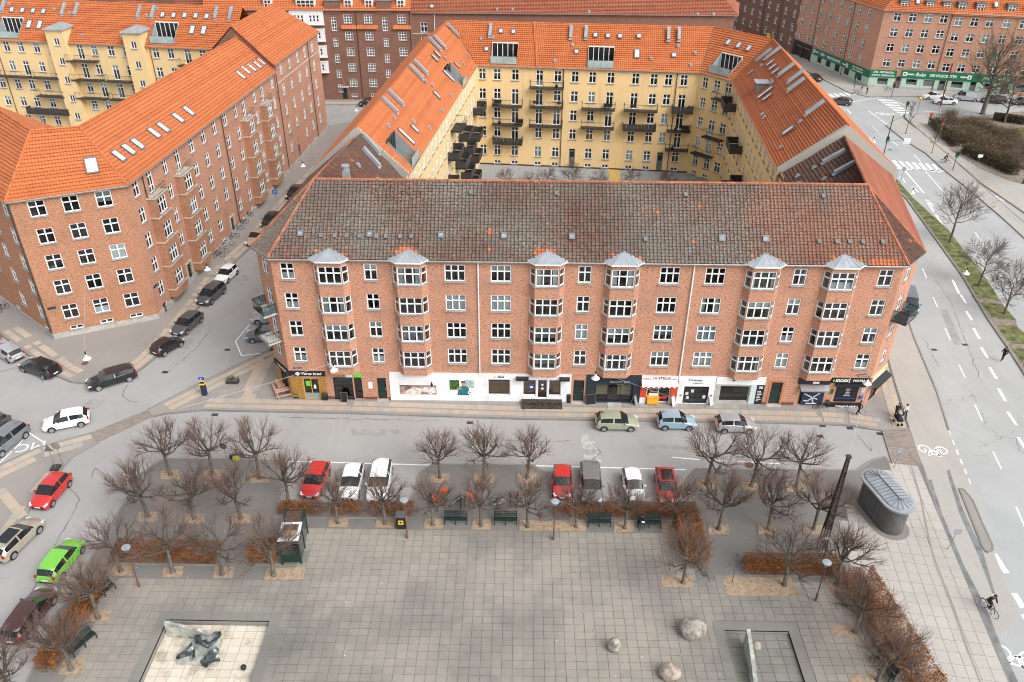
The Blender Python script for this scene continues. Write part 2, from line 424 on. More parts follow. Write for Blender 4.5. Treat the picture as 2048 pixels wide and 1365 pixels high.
def curtain_mesh(w, h, kind, k):
    r = random.Random(k); mb = M(); y = .16
    if kind == 'blind':
        z = h*r.choice((.0, .28, .45, .62)); mb.box(.04, y, z, w-.04, y+.02, h, 0)
    elif kind == 'full':
        n = max(4, int(w/.12))
        for i in range(n):
            a = .03+(w-.06)*i/n; b = .03+(w-.06)*(i+1)/n
            mb.q((a, y+.04*(i % 2), .02), (b, y+.04*((i+1) % 2), .02), (b, y+.04*((i+1) % 2), h), (a, y+.04*(i % 2), h))
    elif kind == 'top': mb.box(.04, y, h*.64, w-.04, y+.02, h, 0)
    elif kind == 'low': mb.box(.04, y, 0, w-.04, y+.02, h*.38, 0)
    else:
        g = w*r.uniform(.12, .25)
        for a, b in ((.03, .03+g), (w-.03-g, w-.03)): mb.q((a, y, 0), (b, y+.05, 0), (b, y+.05, h), (a, y, h))
    return mb.mesh('curtain', [r.choice(('curtain', 'curtain', 'blind', 'blind', 'grey_blind'))])
def pot_mesh(w, k):
    r = random.Random(k); mb = M()
    for i in range(r.randint(2, 4)):
        x = r.uniform(.15, w-.15); s = r.uniform(.05, .09); h = r.uniform(.08, .2)
        mb.lathe([(s*.7, .05), (s, .05+h*.6)], 6, (x, .2), 0)
        for j in range(7):
            a = r.uniform(0, 6.28); l = r.uniform(.05, .16)
            p = Vector((x, .2, .05+h*.6)); d = Vector((math.cos(a)*l, math.sin(a)*l*.5, l*1.2)); e = Vector((.04, 0, .02))
            mb.poly((p, p+d*.6+e, p+d, p+d*.6-e), 1)
    return mb.mesh('window_plant', ['white_paint', 'pot_plant'])
mat('pot_plant', (.05, .11, .04), .7, var=.4, ns=6)
WCNT = [0]
def window(par, T, x, z, w, h, cols=2, ts=.62, sill=True, cur=.55, pots=.3, rich=True):
    """x, z = centre of the opening; returns the hole for wall()"""
    x0, z0 = x-w/2, z-h/2; W = T @ TR(x0, .10, z0); WCNT[0] += 1
    key = (round(w, 2), round(h, 2))
    o = link('window', cached(('win', key, cols, ts), lambda: win_mesh(w, h, cols, 0, ts)), par, W)
    link('pane', cached(('pane', key), lambda: pane_mesh(w, h)), o, W)
    if sill: link('sill', cached(('sill', round(w, 2)), lambda: sill_mesh(w)), o, W)
    if rich:
        r = rnd.random()
        if r < cur:
            k = (rnd.choice(('blind', 'blind', 'full', 'top', 'low', 'side', 'side')), rnd.randint(0, 3))
            link('curtain', cached(('cur', key, k), lambda: curtain_mesh(w, h, *k)), o, W)
        if rnd.random() < pots:
            k = rnd.randint(0, 3); link('window_plant', cached(('pot', round(w, 2), k), lambda: pot_mesh(w, k)), o, W)['kind'] = 'stuff'
    return (x0, x0+w, z0, z0+h)
def text(par, s, T, size, m, name='lettering', shear=0.0, align='CENTER', ext=.012, bold=0.0, xs=1.0):
    """lettering as flat mesh letters standing on plane T (local x along, z up, facing -y)"""
    cu = bpy.data.curves.new('lettering', 'FONT'); cu.body = s; cu.size = size; cu.extrude = ext; cu.align_x = align; cu.align_y = 'CENTER'
    cu.shear = shear; cu.offset = bold; cu.resolution_u = 2
    tmp = bpy.data.objects.new('tmp', cu); COL.objects.link(tmp)
    dg = bpy.context.evaluated_depsgraph_get(); me = bpy.data.meshes.new_from_object(tmp.evaluated_get(dg))
    bpy.data.objects.remove(tmp); bpy.data.curves.remove(cu)
    me.materials.clear(); me.materials.append(MATS[m])
    return link(name, me, par, T @ Matrix.Diagonal((xs, 1, 1, 1)) @ RX(rad(90)))
def courses(mb, quad, pitch=.44, lip=.125, m=0, holes=()):
    """a roof slope as overlapping tile courses; quad = eave0, eave1, ridge1, ridge0 (world)"""
    a, b, c, d = [Vector(p) for p in quad]
    n = max(2, int(round(((d-a).length+(c-b).length)/2/pitch)))
    nr = (b-a).cross(d-a).normalized()
    if nr.z < 0: nr = -nr
    for i in range(n):
        t0, t1 = i/n, min(1, (i+1.12)/n)
        uu = (b-a).normalized(); q0, q1, q2, q3 = a.lerp(d, t0), b.lerp(c, t0), b.lerp(c, t1), a.lerp(d, t1)
        segs = [((q0-a).dot(uu), (q1-a).dot(uu))]; tm_ = (t0+min(1, (i+1)/n))/2
        for s0, s1, h0, h1 in holes:
            if h0 < tm_ < h1: segs = [x for g in segs for x in ((g[0], min(g[1], s0)), (max(g[0], s1), g[1])) if x[1]-x[0] > .05]
        L0, L1 = (q1-q0).dot(uu), (q2-q3).dot(uu); A0, A1 = (q0-a).dot(uu), (q3-a).dot(uu); full = len(segs) == 1
        for s0, s1 in segs:
            f0, f1 = (s0-A0)/L0 if L0 else 0, (s1-A0)/L0 if L0 else 1
            g0, g1 = (f0, f1) if full or abs(L1) < .01 else (min(1, max(0, (s0-A1)/L1)), min(1, max(0, (s1-A1)/L1)))
            p0, p1 = q0.lerp(q1, f0)+nr*lip, q0.lerp(q1, f1)+nr*lip; p2, p3 = q3.lerp(q2, g1)+nr*.004, q3.lerp(q2, g0)+nr*.004
            mb.add((p0, p1, p2, p3, p0-nr*lip*.95, p1-nr*lip*.95), ((0, 1, 2, 3), (4, 5, 1, 0)), m)
def slopev(e0, e1, r):
    u = (Vector(e1)-Vector(e0)).normalized(); d = Vector(r)-Vector(e0); v = (d-u*d.dot(u)).normalized(); return u, v
def on_slope(px, py, o, u, v):
    """roof point seen at that place in the photograph"""
    n = u.cross(v); d = FWD+RGT*((px-1024)/FPX)-UPV*((py-682.5)/FPX); c = Vector((0, 0, CAMZ))
    return c+d*((o-c).dot(n)/d.dot(n))
def thole(e0, e1, r, px, py, w, h):
    u, v = slopev(e0, e1, r); p = on_slope(px, py, Vector(e0), u, v)-Vector(e0); H = (Vector(r)-Vector(e0)).dot(v); s, t = p.dot(u), p.dot(v)
    return (s-w/2, s+w/2, (t-h/2)/H, (t+h/2)/H)
def ridge(mb, a, b, r=.13, m=0, step=.42):
    a, b = Vector(a), Vector(b); n = max(1, int((b-a).length/step)); d = (b-a)/n
    for i in range(n):
        p = a+d*i; mb.tube((p, p+d*1.06), (r*1.08, r*.92), 6, m)
def gutter(par, pts, r=.09, name='gutter'):
    mb = M()
    for a, b in zip(pts, pts[1:]): mb.tube((a, b), r, 6)
    return part(name, mb, ['gutter'], par)
def downpipe(par, F, x, z0, z1, m='gutter', d=-.12):
    mb = M(); mb.tube((F.P(x, d, z0), F.P(x, d, z1)), .06, 6)
    for z in (z0+.5, (z0+z1)/2, z1-.6): mb.box(0, 0, 0, .001, .001, .001) if False else None
    return part('downpipe', mb, [m], par)
def sky_on(par, a, u, v, w, h, glassm='skylight_glass', thick=.10):
    """roof window: a = point on slope, u along, v up the slope (unit)"""
    n = u.cross(v).normalized()
    if n.z < 0: n = -n
    a = a+n*.08; T = Matrix(((u.x, v.x, n.x, a.x), (u.y, v.y, n.y, a.y), (u.z, v.z, n.z, a.z), (0, 0, 0, 1)))
    def fr():
        mb = M(); f = .10
        mb.box(-w/2, -h/2, 0, -w/2+f, h/2, thick); mb.box(w/2-f, -h/2, 0, w/2, h/2, thick)
        mb.box(-w/2+f, -h/2, 0, w/2-f, -h/2+f*1.6, thick); mb.box(-w/2+f, h/2-f*1.4, 0, w/2-f, h/2, thick*1.3)
        return mb.mesh('roof_window', ['dark_zinc'])
    o = link('roof_window', cached(('rw', round(w, 2), round(h, 2)), fr), par, T)
    link('pane', cached(('rwp', round(w, 2), round(h, 2), glassm), lambda: M().box(-w/2+.1, -h/2+.16, .0, w/2-.1, h/2-.14, thick*.8).mesh('pane', [glassm])), o, T)
    return o
def vent(par, a, u, v, kind='hood'):
    n = u.cross(v).normalized()
    if n.z < 0: n = -n
    a = a+n*.08; T = Matrix(((u.x, v.x, n.x, a.x), (u.y, v.y, n.y, a.y), (u.z, v.z, n.z, a.z), (0, 0, 0, 1)))
    def mk():
        mb = M()
        if kind == 'hood': mb.box(-.22, -.28, 0, .22, .28, .05); mb.box(-.13, -.1, .05, .13, .2, .2)
        elif kind == 'tile': mb.add([(-.17, -.25, .03), (.17, -.25, .03), (.17, .2, .03), (-.17, .2, .03), (-.17, -.25, .16), (.17, -.25, .16)], ((0, 1, 5, 4), (4, 5, 2, 3), (0, 4, 3), (1, 2, 5)))
        else: mb.box(-.24, -1.2, 0, .24, 1.2, .34); mb.box(-.3, -1.5, 0, .3, -1.2, .08)
        return mb.mesh('roof_vent', ['vent_grey' if kind == 'tile' else 'zinc'])
    return link('roof_vent' if kind != 'fin' else 'roof_duct', cached(('vent', kind), mk), par, T)
# ------------------------------------------------------------ pan tiles laid one by one
def tile_geo(pw=.34, ph=.335):
    xs = [0, .07, .15, .24, .335]; zs = [.04, .10, .045, .0, .03]
    vs = [(x, 0, z+.075) for x, z in zip(xs, zs)]+[(x, ph, z-.004) for x, z in zip(xs, zs)]+[(x, 0, z-.035) for x, z in zip(xs, zs)]
    fs = [(i, i+1, 6+i, 5+i) for i in range(4)]+[(10+i, 11+i, i+1, i) for i in range(4)]
    return vs, fs
def inside(p, poly):
    c = False; n = len(poly)
    for i in range(n):
        (x1, y1), (x2, y2) = poly[i], poly[i-1]
        if (y1 > p[1]) != (y2 > p[1]) and p[0] < (x2-x1)*(p[1]-y1)/(y2-y1)+x1: c = not c
    return c
def tiled_slope(par, pts, m, singles=0, pw=.34, ph=.31, patches=(), holes=()):
    """pts: planar polygon, first edge = eave (left to right seen from outside)"""
    pts = [Vector(p) for p in pts]; o = pts[0]; u = (pts[1]-o).normalized()
    n = u.cross(pts[-1]-o).normalized(); v = n.cross(u)
    P2 = [((p-o).dot(u), (p-o).dot(v)) for p in pts]
    T = Matrix(((u.x, v.x, n.x, o.x), (u.y, v.y, n.y, o.y), (u.z, v.z, n.z, o.z), (0, 0, 0, 1)))
    vs, fs = tile_geo(); mb = M(); base = M(); base.poly([o+u*p[0]+v*p[1]-n*.03 for p in P2])
    part('roof_deck', base, ['dark_metal'], par)
    mesh1 = cached('tile'+m, lambda: M().add(vs, fs).mesh('roof_tile', [m], 60))
    mesh2 = cached('tilep', lambda: M().add(vs, fs).mesh('roof_tile', ['patch_tile'], 60))
    x0, x1 = min(p[0] for p in P2), max(p[0] for p in P2); y1 = max(p[1] for p in P2); k = 0; j = 0
    while j*ph < y1:
        for i in range(int(x0/pw)-1, int(x1/pw)+1):
            c = (i*pw+pw/2, j*ph+ph*.5)
            if not inside(c, P2) or any(a < c[0] < b and e < c[1] < f for a, b, e, f in holes): continue
            pt = any(a < c[0] < b and e < c[1] < f for a, b, e, f in patches) or rnd.random() < .0012
            L = T @ TR(i*pw+rnd.uniform(-.008, .008), j*ph+rnd.uniform(-.012, .012), rnd.uniform(0, .012)) @ RZ(rnd.uniform(-.02, .02))
            if k < singles: link('roof_tile', mesh2 if pt else mesh1, par, L); k += 1
            elif pt: mb.T = L; mb.add(vs, fs, 1)
            else: mb.T = L; mb.add(vs, fs, 0)
        j += 1
    mb.T = None
    if mb.f: part('roof_tiles', mb, [m, 'patch_tile'], par, smooth=60)['kind'] = 'stuff'
    return T, P2
# ------------------------------------------------------------ the red corner block in the middle
MB = thing('apartment_building', 'long red brick corner block with dark tiled roof, six bay columns and shops', 'building', (5.8, 67, 0))
EZ = 15.5
MF = Fac((-22.2, 65.1), (33.8, 65.1)); CL = Fac((-24.1, 67.3), (-22.2, 65.1)); CR = Fac((33.8, 65.1), (36.2, 67.6))
FLZ = (14.08, 11.05, 8.09, 5.2)
COLS = [(1.38, 2, 1.25), (8.83, 2, 1.2), (16.37, 3, 1.85), (20.49, 3, 1.85), (27.98, 2, 1.2), (35.55, 3, 1.8), (39.58, 3, 1.8), (47.09, 2, 1.2), (54.68, 2, 1.3)]
BAYS = [5.3, 12.33, 24.62, 31.33, 43.78, 50.68]
wm = M(); holes = []
for s, c, ww in COLS:
    for z in FLZ: holes.append(window(MB, MF.T, s, z, ww, 1.68, c, cur=.55, pots=.5))
SHOPH = [(1.2, 2.75, .06, 2.45), (4.15, 6.05, .25, 2.6), (6.2, 6.95, .1, 2.6), (8.42, 9.3, .06, 2.58), (19.2, 21.38, .75, 2.62),
    (22.6, 23.9, .75, 2.62), (24.02, 24.98, .42, 2.62), (25.1, 26.3, .75, 2.62), (27.52, 28.55, .1, 2.62),
    (29.65, 33.3, .25, 2.2), (34.66, 36.94, .1, 2.22), (38.25, 40.65, .08, 2.1), (41.72, 44.58, .35, 2.2), (46.62, 47.68, .1, 2.7), (49.5, 51.9, .15, 2.0), (52.9, 55.1, .45, 2.45)]
wall(wm, MF.T, 0, 56, -.12, EZ, holes+SHOPH, 0, 1)
for F in (CL, CR):
    hs_ = []
    for i, z in enumerate(FLZ):
        door = (i in (1, 2)) if F is CL else i == 1
        hs_.append(window(MB, F.T, F.L/2, z-.3 if door else z, 1.1, 2.3 if door else 1.68, 2, (.3, .72) if door else .62, cur=.2))
    hs_.append((.9, 2.5, .05, 2.5)); wall(wm, F.T, 0, F.L, -.12, EZ, hs_, 0, 1)
OL, OR = (-22.5, 84.5), (40.4, 86.5)
for a, b in (((OL), (-24.1, 67.3)), ((36.2, 67.6), OR)):
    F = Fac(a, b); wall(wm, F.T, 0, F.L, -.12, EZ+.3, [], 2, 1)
for a, b in (((28.4, 86.5), (27.7, 75.3)), ((27.7, 75.3), (-13.6, 75.3)), ((-13.6, 75.3), (-12.5, 84.5))):
    F = Fac(a, b); wall(wm, F.T, 0, F.L, -.12, EZ, [], 3, 1)
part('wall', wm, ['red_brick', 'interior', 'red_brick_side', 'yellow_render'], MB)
# bays: brick shaft, four glazed storeys, zinc cap
def bay(x):
    pts = [MF.P(x-1.62, .02), MF.P(x-1.1, -.64), MF.P(x+1.1, -.64), MF.P(x+1.62, .02)]
    bm_ = M(); fr = M()
    for k in range(3):
        F = Fac(pts[k], pts[k+1]); hh = []
        for z in FLZ:
            if k == 1: hh.append(window(MB, F.T, F.L/2, z-.06, 2.08, 1.76, 3, cur=.5, pots=.6, sill=False))
            else: hh.append(window(MB, F.T, F.L/2, z-.06, F.L-.08, 1.76, 1, cur=.15, pots=.1, sill=False))
        wall(bm_, F.T, 0, F.L, 3.35, EZ-.1, hh, 0, 1, deep=.24 if k != 1 else .55, ext=0)
    bm_.poly([p+Vector((0, 0, 3.35)) for p in pts][::-1], 0)
    part('bay', bm_, ['red_brick', 'interior'], MB)
    for z in FLZ:
        fr = M(); fr.prism([(x-1.68, .03), (x-1.14, -.74), (x+1.14, -.74), (x+1.68, .03)], z-1.02, z-.925); fr.v = [MF.T @ q for q in fr.v]; part('bay_sill', fr, ['sill_slate'], MB)
    zc = M(); e = [MF.P(x-1.85, -.33, EZ+.1), MF.P(x-1.12, -.95, EZ+.02), MF.P(x+1.12, -.95, EZ+.02), MF.P(x+1.85, -.33, EZ+.1)]
    ap = MF.P(x, .34, EZ+.80)
    for a, b in zip(e, e[1:]): zc.poly((a, b, ap))
    for a, b in zip(e, e[1:]): zc.q(a-Vector((0, 0, .14)), b-Vector((0, 0, .14)), b, a, 1)
    zc.poly([p-Vector((0, 0, .14)) for p in e][::-1], 1)
    for a in e[1:3]+[e[1].lerp(e[2], .33), e[1].lerp(e[2], .67), e[0].lerp(e[1], .5), e[2].lerp(e[3], .5)]:
        zc.tube((a+Vector((0, 0, .01)), ap), .022, 4, 0)
    part('bay_roof', zc, ['zinc', 'white_paint'], MB)
for x in BAYS: bay(x)
# roof
r0, r1 = Vector((-18.75, 70.25, 20.75)), Vector((31.1, 70.25, 20.75))
a0, a1, b0, b1 = Vector((-22.3, 64.75, 15.5)), Vector((34.0, 64.75, 15.5)), Vector((-24.45, 67.1, 15.5)), Vector((36.6, 67.45, 15.5))
rl, rr = Vector((-17.6, 84.5, 19.9)), Vector((34.6, 86.5, 19.9))
rp = []
for x in BAYS:
    xx = x+.1; rp += [(xx-1.3, xx+.9, .75, 1.05), (xx-.9, xx+.6, 1.05, 1.3)] if x in (BAYS[1], BAYS[2]) else [(xx-1.3, xx-.9, .6, .9), (xx+1.1, xx+1.5, .3, .6)]
rp += [(19.3, 19.75, 2.4, 3.0), (19.4, 19.7, .9, 1.25), (49.8, 52.5, .3, .55), (53.0, 55.5, .0, .6)]
rh = [(x+.1-h, x+.1+h, -.1, v) for x in BAYS for h, v in ((1.5, .22), (1.05, .45), (.6, .75))]
T_roof, _ = tiled_slope(MB, (a0, a1, r1, r0), 'dark_tile', 300, patches=rp, holes=rh)
tiled_slope(MB, (b0, a0, r0), 'dark_tile'); tiled_slope(MB, (a1, b1, r1), 'brown_tile')
tiled_slope(MB, ((-13.7, 75.3, 15.5), (-12.6, 84.5, 15.5), rl, r0), 'brown_tile')
tiled_slope(MB, ((28.3, 86.5, 15.5), (27.6, 75.3, 15.5), r1, rr), 'brown_tile', ph=.4)
rf = M(); courses(rf, ((-22.7, 84.5, 15.8), b0, r0, rl), m=1); courses(rf, (b1, (40.7, 86.5, 15.6), rr, r1), m=0, pitch=.33)
courses(rf, ((27.6, 75.3, 15.5), (-13.7, 75.3, 15.5), r0, r1), m=0)
part('rear_roof', rf, ['red_tile', 'brown_tile'], MB)['kind'] = 'stuff'
rc = M()
for a, b in ((r0, r1), (r0, a0), (r0, b0), (r1, a1), (r1, b1), (r0, rl), (r1, rr)): ridge(rc, a+Vector((0, 0, .05)), b+Vector((0, 0, .08)), .14)
part('ridge_tiles', rc, ['ridge_tile'], MB)
gutter(MB, [b0+Vector((0, 0, -.08)), a0+Vector((0, -.06, -.08)), a1+Vector((0, -.06, -.08)), b1+Vector((0, 0, -.08))], .085)
for x in (18.45, 37.6): downpipe(MB, MF, x, 3.3, EZ, 'white_paint')
ux = Vector((1, 0, 0)); vm = (r0-a0-ux*(r0-a0).dot(ux)).normalized()
for px, py in ((597, 480), (741, 470), (882, 475), (1008, 476), (1143, 470), (1440, 474), (1526, 474)):
    p = G(px, py, 17.0); k = (p.x+22.3)
    sky_on(MB, T_roof @ Vector((k, 2.35, .06)), ux, vm, .55, .6, 'grey_blind')
for px in (640, 668, 692, 718, 752, 771, 800, 822, 1290, 1633, 1668, 1693, 1719, 1758):
    p = G(px, 478, 17.0); vent(MB, T_roof @ Vector((p.x+22.3, 2.2, .07)), ux, vm, 'tile')
for px in (941, 1113, 1372, 1646): vent(MB, T_roof @ Vector((G(px, 393, 20).x+22.3, 6.5, .05)), ux, vm, 'tile')
u, v = slopev((-12.6, 84.5, 15.5), (-13.7, 75.3, 15.5), r0)
for s, h in ((3.4, 4.2), (1.2, 5.0)): vent(MB, Vector((-12.6, 84.5, 15.5))+u*s+v*h+Vector((0, 0, .1)), u, v, 'fin')
for s, h in ((3.0, 3.0), (5.6, 2.2), (6.6, 4.6), (7.6, 1.6)): vent(MB, Vector((-12.6, 84.5, 15.5))+u*s+v*h+Vector((0, 0, .1)), u, v, 'hood')
chm = M(); chm.box(-16.3, 71.0, 19.5, -15.7, 71.6, 21.3); chm.lathe([(.28, 21.3), (.28, 21.6), (.4, 21.65), (.4, 21.75)], 10, (-16, 71.3)); part('chimney', chm, ['zinc'], MB)
u, v = slopev((27.6, 75.3, 15.5), (28.3, 86.5, 15.5), rr)
for s, h in ((8.0, 5.6), (4.4, 5.9)): vent(MB, Vector((27.6, 75.3, 15.5))+u*s+v*h+Vector((0, 0, .1)), u, v, 'fin')
for s, h in ((8.2, 3.4), (8.3, 1.6), (4.6, 3.6), (3.9, 1.2), (6.5, 1.3)): vent(MB, Vector((27.6, 75.3, 15.5))+u*s+v*h+Vector((0, 0, .1)), u, v, 'hood')
def balcony(par, F, x, z, w, d, solid=False, mname='dark_metal', rail='bar', proj=0.0):
    """slab with posts and railing, centred at x; z = floor level"""
    mb = M(); mb.T = F.T @ TR(x-w/2, 0, z)
    mb.box(0, -d-proj, -.16, w, -.02, 0); o = part('balcony', mb, [mname], par)
    rl_ = M(); rl_.T = mb.T; h = 1.0; y0 = -d-proj
    for a, b in (((0, y0), (w, y0)), ((0, y0), (0, -.05)), ((w, y0), (w, -.05))):
        rl_.tube(((a[0], a[1], h), (b[0], b[1], h)), .03, 4); rl_.tube(((a[0], a[1], .1), (b[0], b[1], .1)), .02, 4)
        n = max(2, int((Vector(a)-Vector(b)).length/(.26 if rail == 'bar' else .9)))
        for i in range(n+1):
            p = Vector(a).lerp(Vector(b), i/n); rl_.tube(((p.x, p.y, 0), (p.x, p.y, h)), .012 if rail == 'bar' else .02, 3)
    part('railing', rl_, ['black_metal'], o)
    if solid:
        sp = M(); sp.T = mb.T; n = max(2, int(w/.55))
        for i in range(n): sp.box(w*i/n+.015, y0-.035, .06, w*(i+1)/n-.015, y0-.01, .96)
        for xx in (-.03, w+.01):
            sp.box(xx, y0, .06, xx+.02, -.05, .96)
        part('railing_panel', sp, [solid], o)
    return o
balcony(MB, CL, 1.45, 9.6, 2.2, 1.35, 'pale_glass', 'concrete'); balcony(MB, CL, 1.45, 6.6, 2.2, 1.35, False, 'concrete'); balcony(MB, CR, 1.75, 9.6, 2.3, 1.4, 'pale_glass')
# ------------------------------------------------------------ shops along the ground floor
mat('shop_wood', (.36, .19, .05), .6, var=.25, ns=5); mat('shop_yellow', (.62, .38, .05), .5, var=.1)
mat('shop_navy', (.022, .033, .045), .5, var=.1); mat('sign_black', (.014, .014, .016), .5, var=0); mat('sign_green', (.16, .50, .06), .5, var=0)
mat('sign_red', (.58, .035, .025), .5, var=0); mat('shop_red', (.62, .07, .03), .6, var=.08); mat('sign_yellow', (.80, .55, .03), .5, var=0)
mat('ink', (.02, .03, .06), .6, var=0); mat('blue', (.03, .10, .45), .5, var=0); mat('orange_box', (.80, .38, .03), .6, var=.1)
mat('dark_red_ink', (.30, .02, .03), .6, var=0); mat('concrete', (.42, .41, .38), .85, var=.15); mat('poster_white', (.75, .75, .74), .5, var=0)
def panel(name, x0, x1, z0, z1, m, d0=-.07, d1=-.005, F=MF, par=MB):
    mb = M(); mb.T = F.T; mb.box(x0, d1, z0, x1, d0, z1); return part(name, mb, [m], par)
def fascia(name, x0, x1, z0, z1, hs_, m, d=-.06):
    mb = M(); wall(mb, MF.at(0, d, 0), x0, x1, z0, z1, [h+('n',) for h in hs_]); old = mb.T; mb.T = MF.T
    mb.q((x0, d, z1), (x1, d, z1), (x1, 0, z1), (x0, 0, z1))
    for x in (x0, x1): mb.q((x, d, z0), (x, 0, z0), (x, 0, z1), (x, d, z1))
    for h in hs_:
        for x in h[:2]: mb.q((x, d, h[2]), (x, 0.05, h[2]), (x, 0.05, h[3]), (x, d, h[3]))
        for z in h[2:4]: mb.q((h[0], d, z), (h[1], d, z), (h[1], 0.05, z), (h[0], 0.05, z))
    mb.T = None; return part(name, mb, [m], MB)
def shopwin(x0, x1, z0, z1, m='black_metal', cols=1, trans=None, F=MF, par=MB, name='shop_window'):
    mb = M(); w_, h_ = x1-x0, z1-z0; f = .07; mb.T = F.at(x0, .06, z0)
    mb.box(0, -.03, 0, f, .06, h_); mb.box(w_-f, -.03, 0, w_, .06, h_); mb.box(f, -.03, 0, w_-f, .06, f); mb.box(f, -.03, h_-f, w_-f, .06, h_)
    for i in range(1, cols): mb.box(w_*i/cols-.03, -.025, f, w_*i/cols+.03, .055, h_-f)
    if trans: mb.box(f, -.02, trans, w_-f, .05, trans+.06)
    o = part(name, mb, [m], par); pn = M(); pn.T = F.at(x0, .09, z0); pn.q((f, 0, f), (w_-f, 0, f), (w_-f, 0, h_-f), (f, 0, h_-f)); part('pane', pn, ['window_glass'], o); return o
def door(x0, x1, z0, z1, m='dark_green', F=MF, par=MB, two=False):
    mb = M(); w_, h_ = x1-x0, z1-z0; mb.T = F.at(x0, .12, z0); mb.box(0, 0, 0, w_, .06, h_)
    for k in ((0, .5), (.5, 1)) if two else ((0, 1),):
        a, b = k[0]*w_+.12, k[1]*w_-.12
        mb.box(a, -.025, .15, b, 0, h_*.34); mb.box(a, -.025, h_*.38, b, 0, h_*.58)
    o = part('door', mb, [m], par); pn = M(); pn.T = F.at(x0, .1, z0)
    pn.q((.14, 0, h_*.62), (w_-.14, 0, h_*.62), (w_-.14, 0, h_*.94), (.14, 0, h_*.94)); part('pane', pn, ['car_glass'], o)
    hd = M(); hd.T = F.at(x0, .08, z0); hd.box(w_-.14, -.05, h_*.42, w_-.1, .03, h_*.5); part('handle', hd, ['steel'], o); return o
def stepb(x0, x1, d, z, m='concrete', F=MF, par=MB):
    mb = M(); mb.T = F.T; mb.box(x0, -d, -.1, x1, -.01, z); return part('door_step', mb, [m], par)
# string course of pale stone above the shops
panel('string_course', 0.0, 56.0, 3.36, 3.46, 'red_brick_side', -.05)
# bakery shop with wooden front
wd = M()
for i in range(12):
    z = .0+i*.228; wd.T = MF.T
    for a, b in ((.02, 1.18), (2.77, 3.45)): wd.box(a, -.06-.01*(i % 2), z, b, -.005, z+.222)
    wd.T = CL.T; 
    for a, b in ((.05, .88), (2.52, CL.L-.03)): wd.box(a, -.06-.01*(i % 2), z, b, -.005, z+.222)
part('wood_cladding', wd, ['shop_wood'], MB)
panel('sign_board', -.02, 3.5, 2.78, 3.34, 'sign_black', -.14); panel('sign_board', -.02, CL.L+.1, 2.78, 3.34, 'sign_black', -.14, F=CL)
sb = text(MB, 'Vores brød', MF.at(2.15, -.15, 3.06), .42, 'poster_white', shear=.25, bold=.004); lg = M(); lg.T = MF.at(.85, -.15, 3.06) @ RX(rad(90)); lg.lathe([(.2, 0), (.2, .012)], 16); lg.box(-.13, -.05, .012, .13, .02, .02, 1); part('sign_logo', lg, ['poster_white', 'sign_black'], MB)
text(MB, 'Vores brød', CL.at(1.6, -.15, 3.06), .36, 'poster_white', shear=.25)
shopwin(1.2, 2.75, .06, 2.45, 'shop_yellow', 2); shopwin(.9, 2.5, .6, 2.4, 'black_metal', 2, F=CL)
panel('notice', 1.45, 1.9, 1.5, 2.1, 'sign_green', .03, .05); panel('notice', 2.2, 2.42, 1.2, 1.65, 'poster_white', .03, .05); panel('door_kick', 1.27, 2.68, .14, .7, 'grey_blind', .03, .05)
# glass shop front
shopwin(4.15, 6.05, .25, 2.6); shopwin(6.2, 6.95, .1, 2.6, cols=1, trans=.7); panel('black_base', 4.12, 6.1, .0, .25, 'sign_black'); panel('sign_board', 5.45, 6.1, 2.68, 3.2, 'poster_white', -.1); panel('sign_board', 6.1, 6.95, 2.68, 3.2, 'sign_green', -.1)
panel('house_notice', 7.55, 7.95, 1.35, 2.1, 'poster_white', -.04)
door(8.42, 9.3, .06, 2.58); stepb(8.3, 9.42, .4, .05)
# white parcel shop
fascia('white_front', 9.66, 27.28, .0, 3.32, [SHOPH[k] for k in (4, 5, 6, 7)], 'white_paint')
def poster(name, x0, x1, z0, z1, draw):
    mb = M(); mb.T = MF.at(x0, -.075, z0); mb.box(0, -.012, 0, x1-x0, .01, z1-z0); ms = draw(mb, x1-x0, z1-z0); return part(name, mb, ms, MB)
mat('p_sky', (.74, .72, .72), .4, var=.05); mat('p_sea', (.38, .27, .24), .4, var=.6, ns=1.3); mat('p_foam', (.70, .62, .58), .4, var=.3, ns=2); mat('p_dark', (.05, .05, .07), .4, var=0)
mat('p_teal', (.02, .16, .18), .4, var=.3, ns=3); mat('p_leaf', (.05, .14, .03), .4, var=.7, ns=4); mat('skin', (.48, .27, .19), .6, var=0); mat('p_shelf', (.40, .46, .48), .4, var=.4, ns=5)
def p1(mb, W_, H_):
    mb.box(.02, -.018, .02, W_-.02, -.013, H_*.62, 1); mb.box(.02, -.018, H_*.55, W_-.02, -.012, H_-.02, 0)
    for i in range(14):
        x = W_*(.1+.06*i); mb.box(x, -.022, H_*.53, x+W_*.05, -.019, H_*(.56+.02*(i*7 % 3)), 1)
    mb.add([(W_*.1, -.021, .05), (W_*.55, -.021, .04), (W_*.6, -.021, H_*.4), (W_*.4, -.021, H_*.5), (W_*.2, -.021, H_*.3)], ((0, 1, 2, 3, 4),), 2)
    mb.add([(W_*.55, -.023, H_*.2), (W_*.97, -.023, H_*.1), (W_*.97, -.023, H_*.5), (W_*.68, -.023, H_*.52)], ((0, 1, 2, 3),), 2)
    mb.box(W_*.86, -.026, H_*.52, W_*.89, -.023, H_*.8, 3); mb.lathe([(.05, 0), (.05, .01)], 8, (0, 0), 3) if False else None
    mb.box(W_*.845, -.026, H_*.62, W_*.905, -.023, H_*.76, 3); mb.box(W_*.863, -.026, H_*.8, W_*.887, -.023, H_*.88, 3)
    return ['p_sky', 'p_sea', 'p_foam', 'p_dark']
poster('poster', 10.6, 14.2, .74, 2.5, p1)
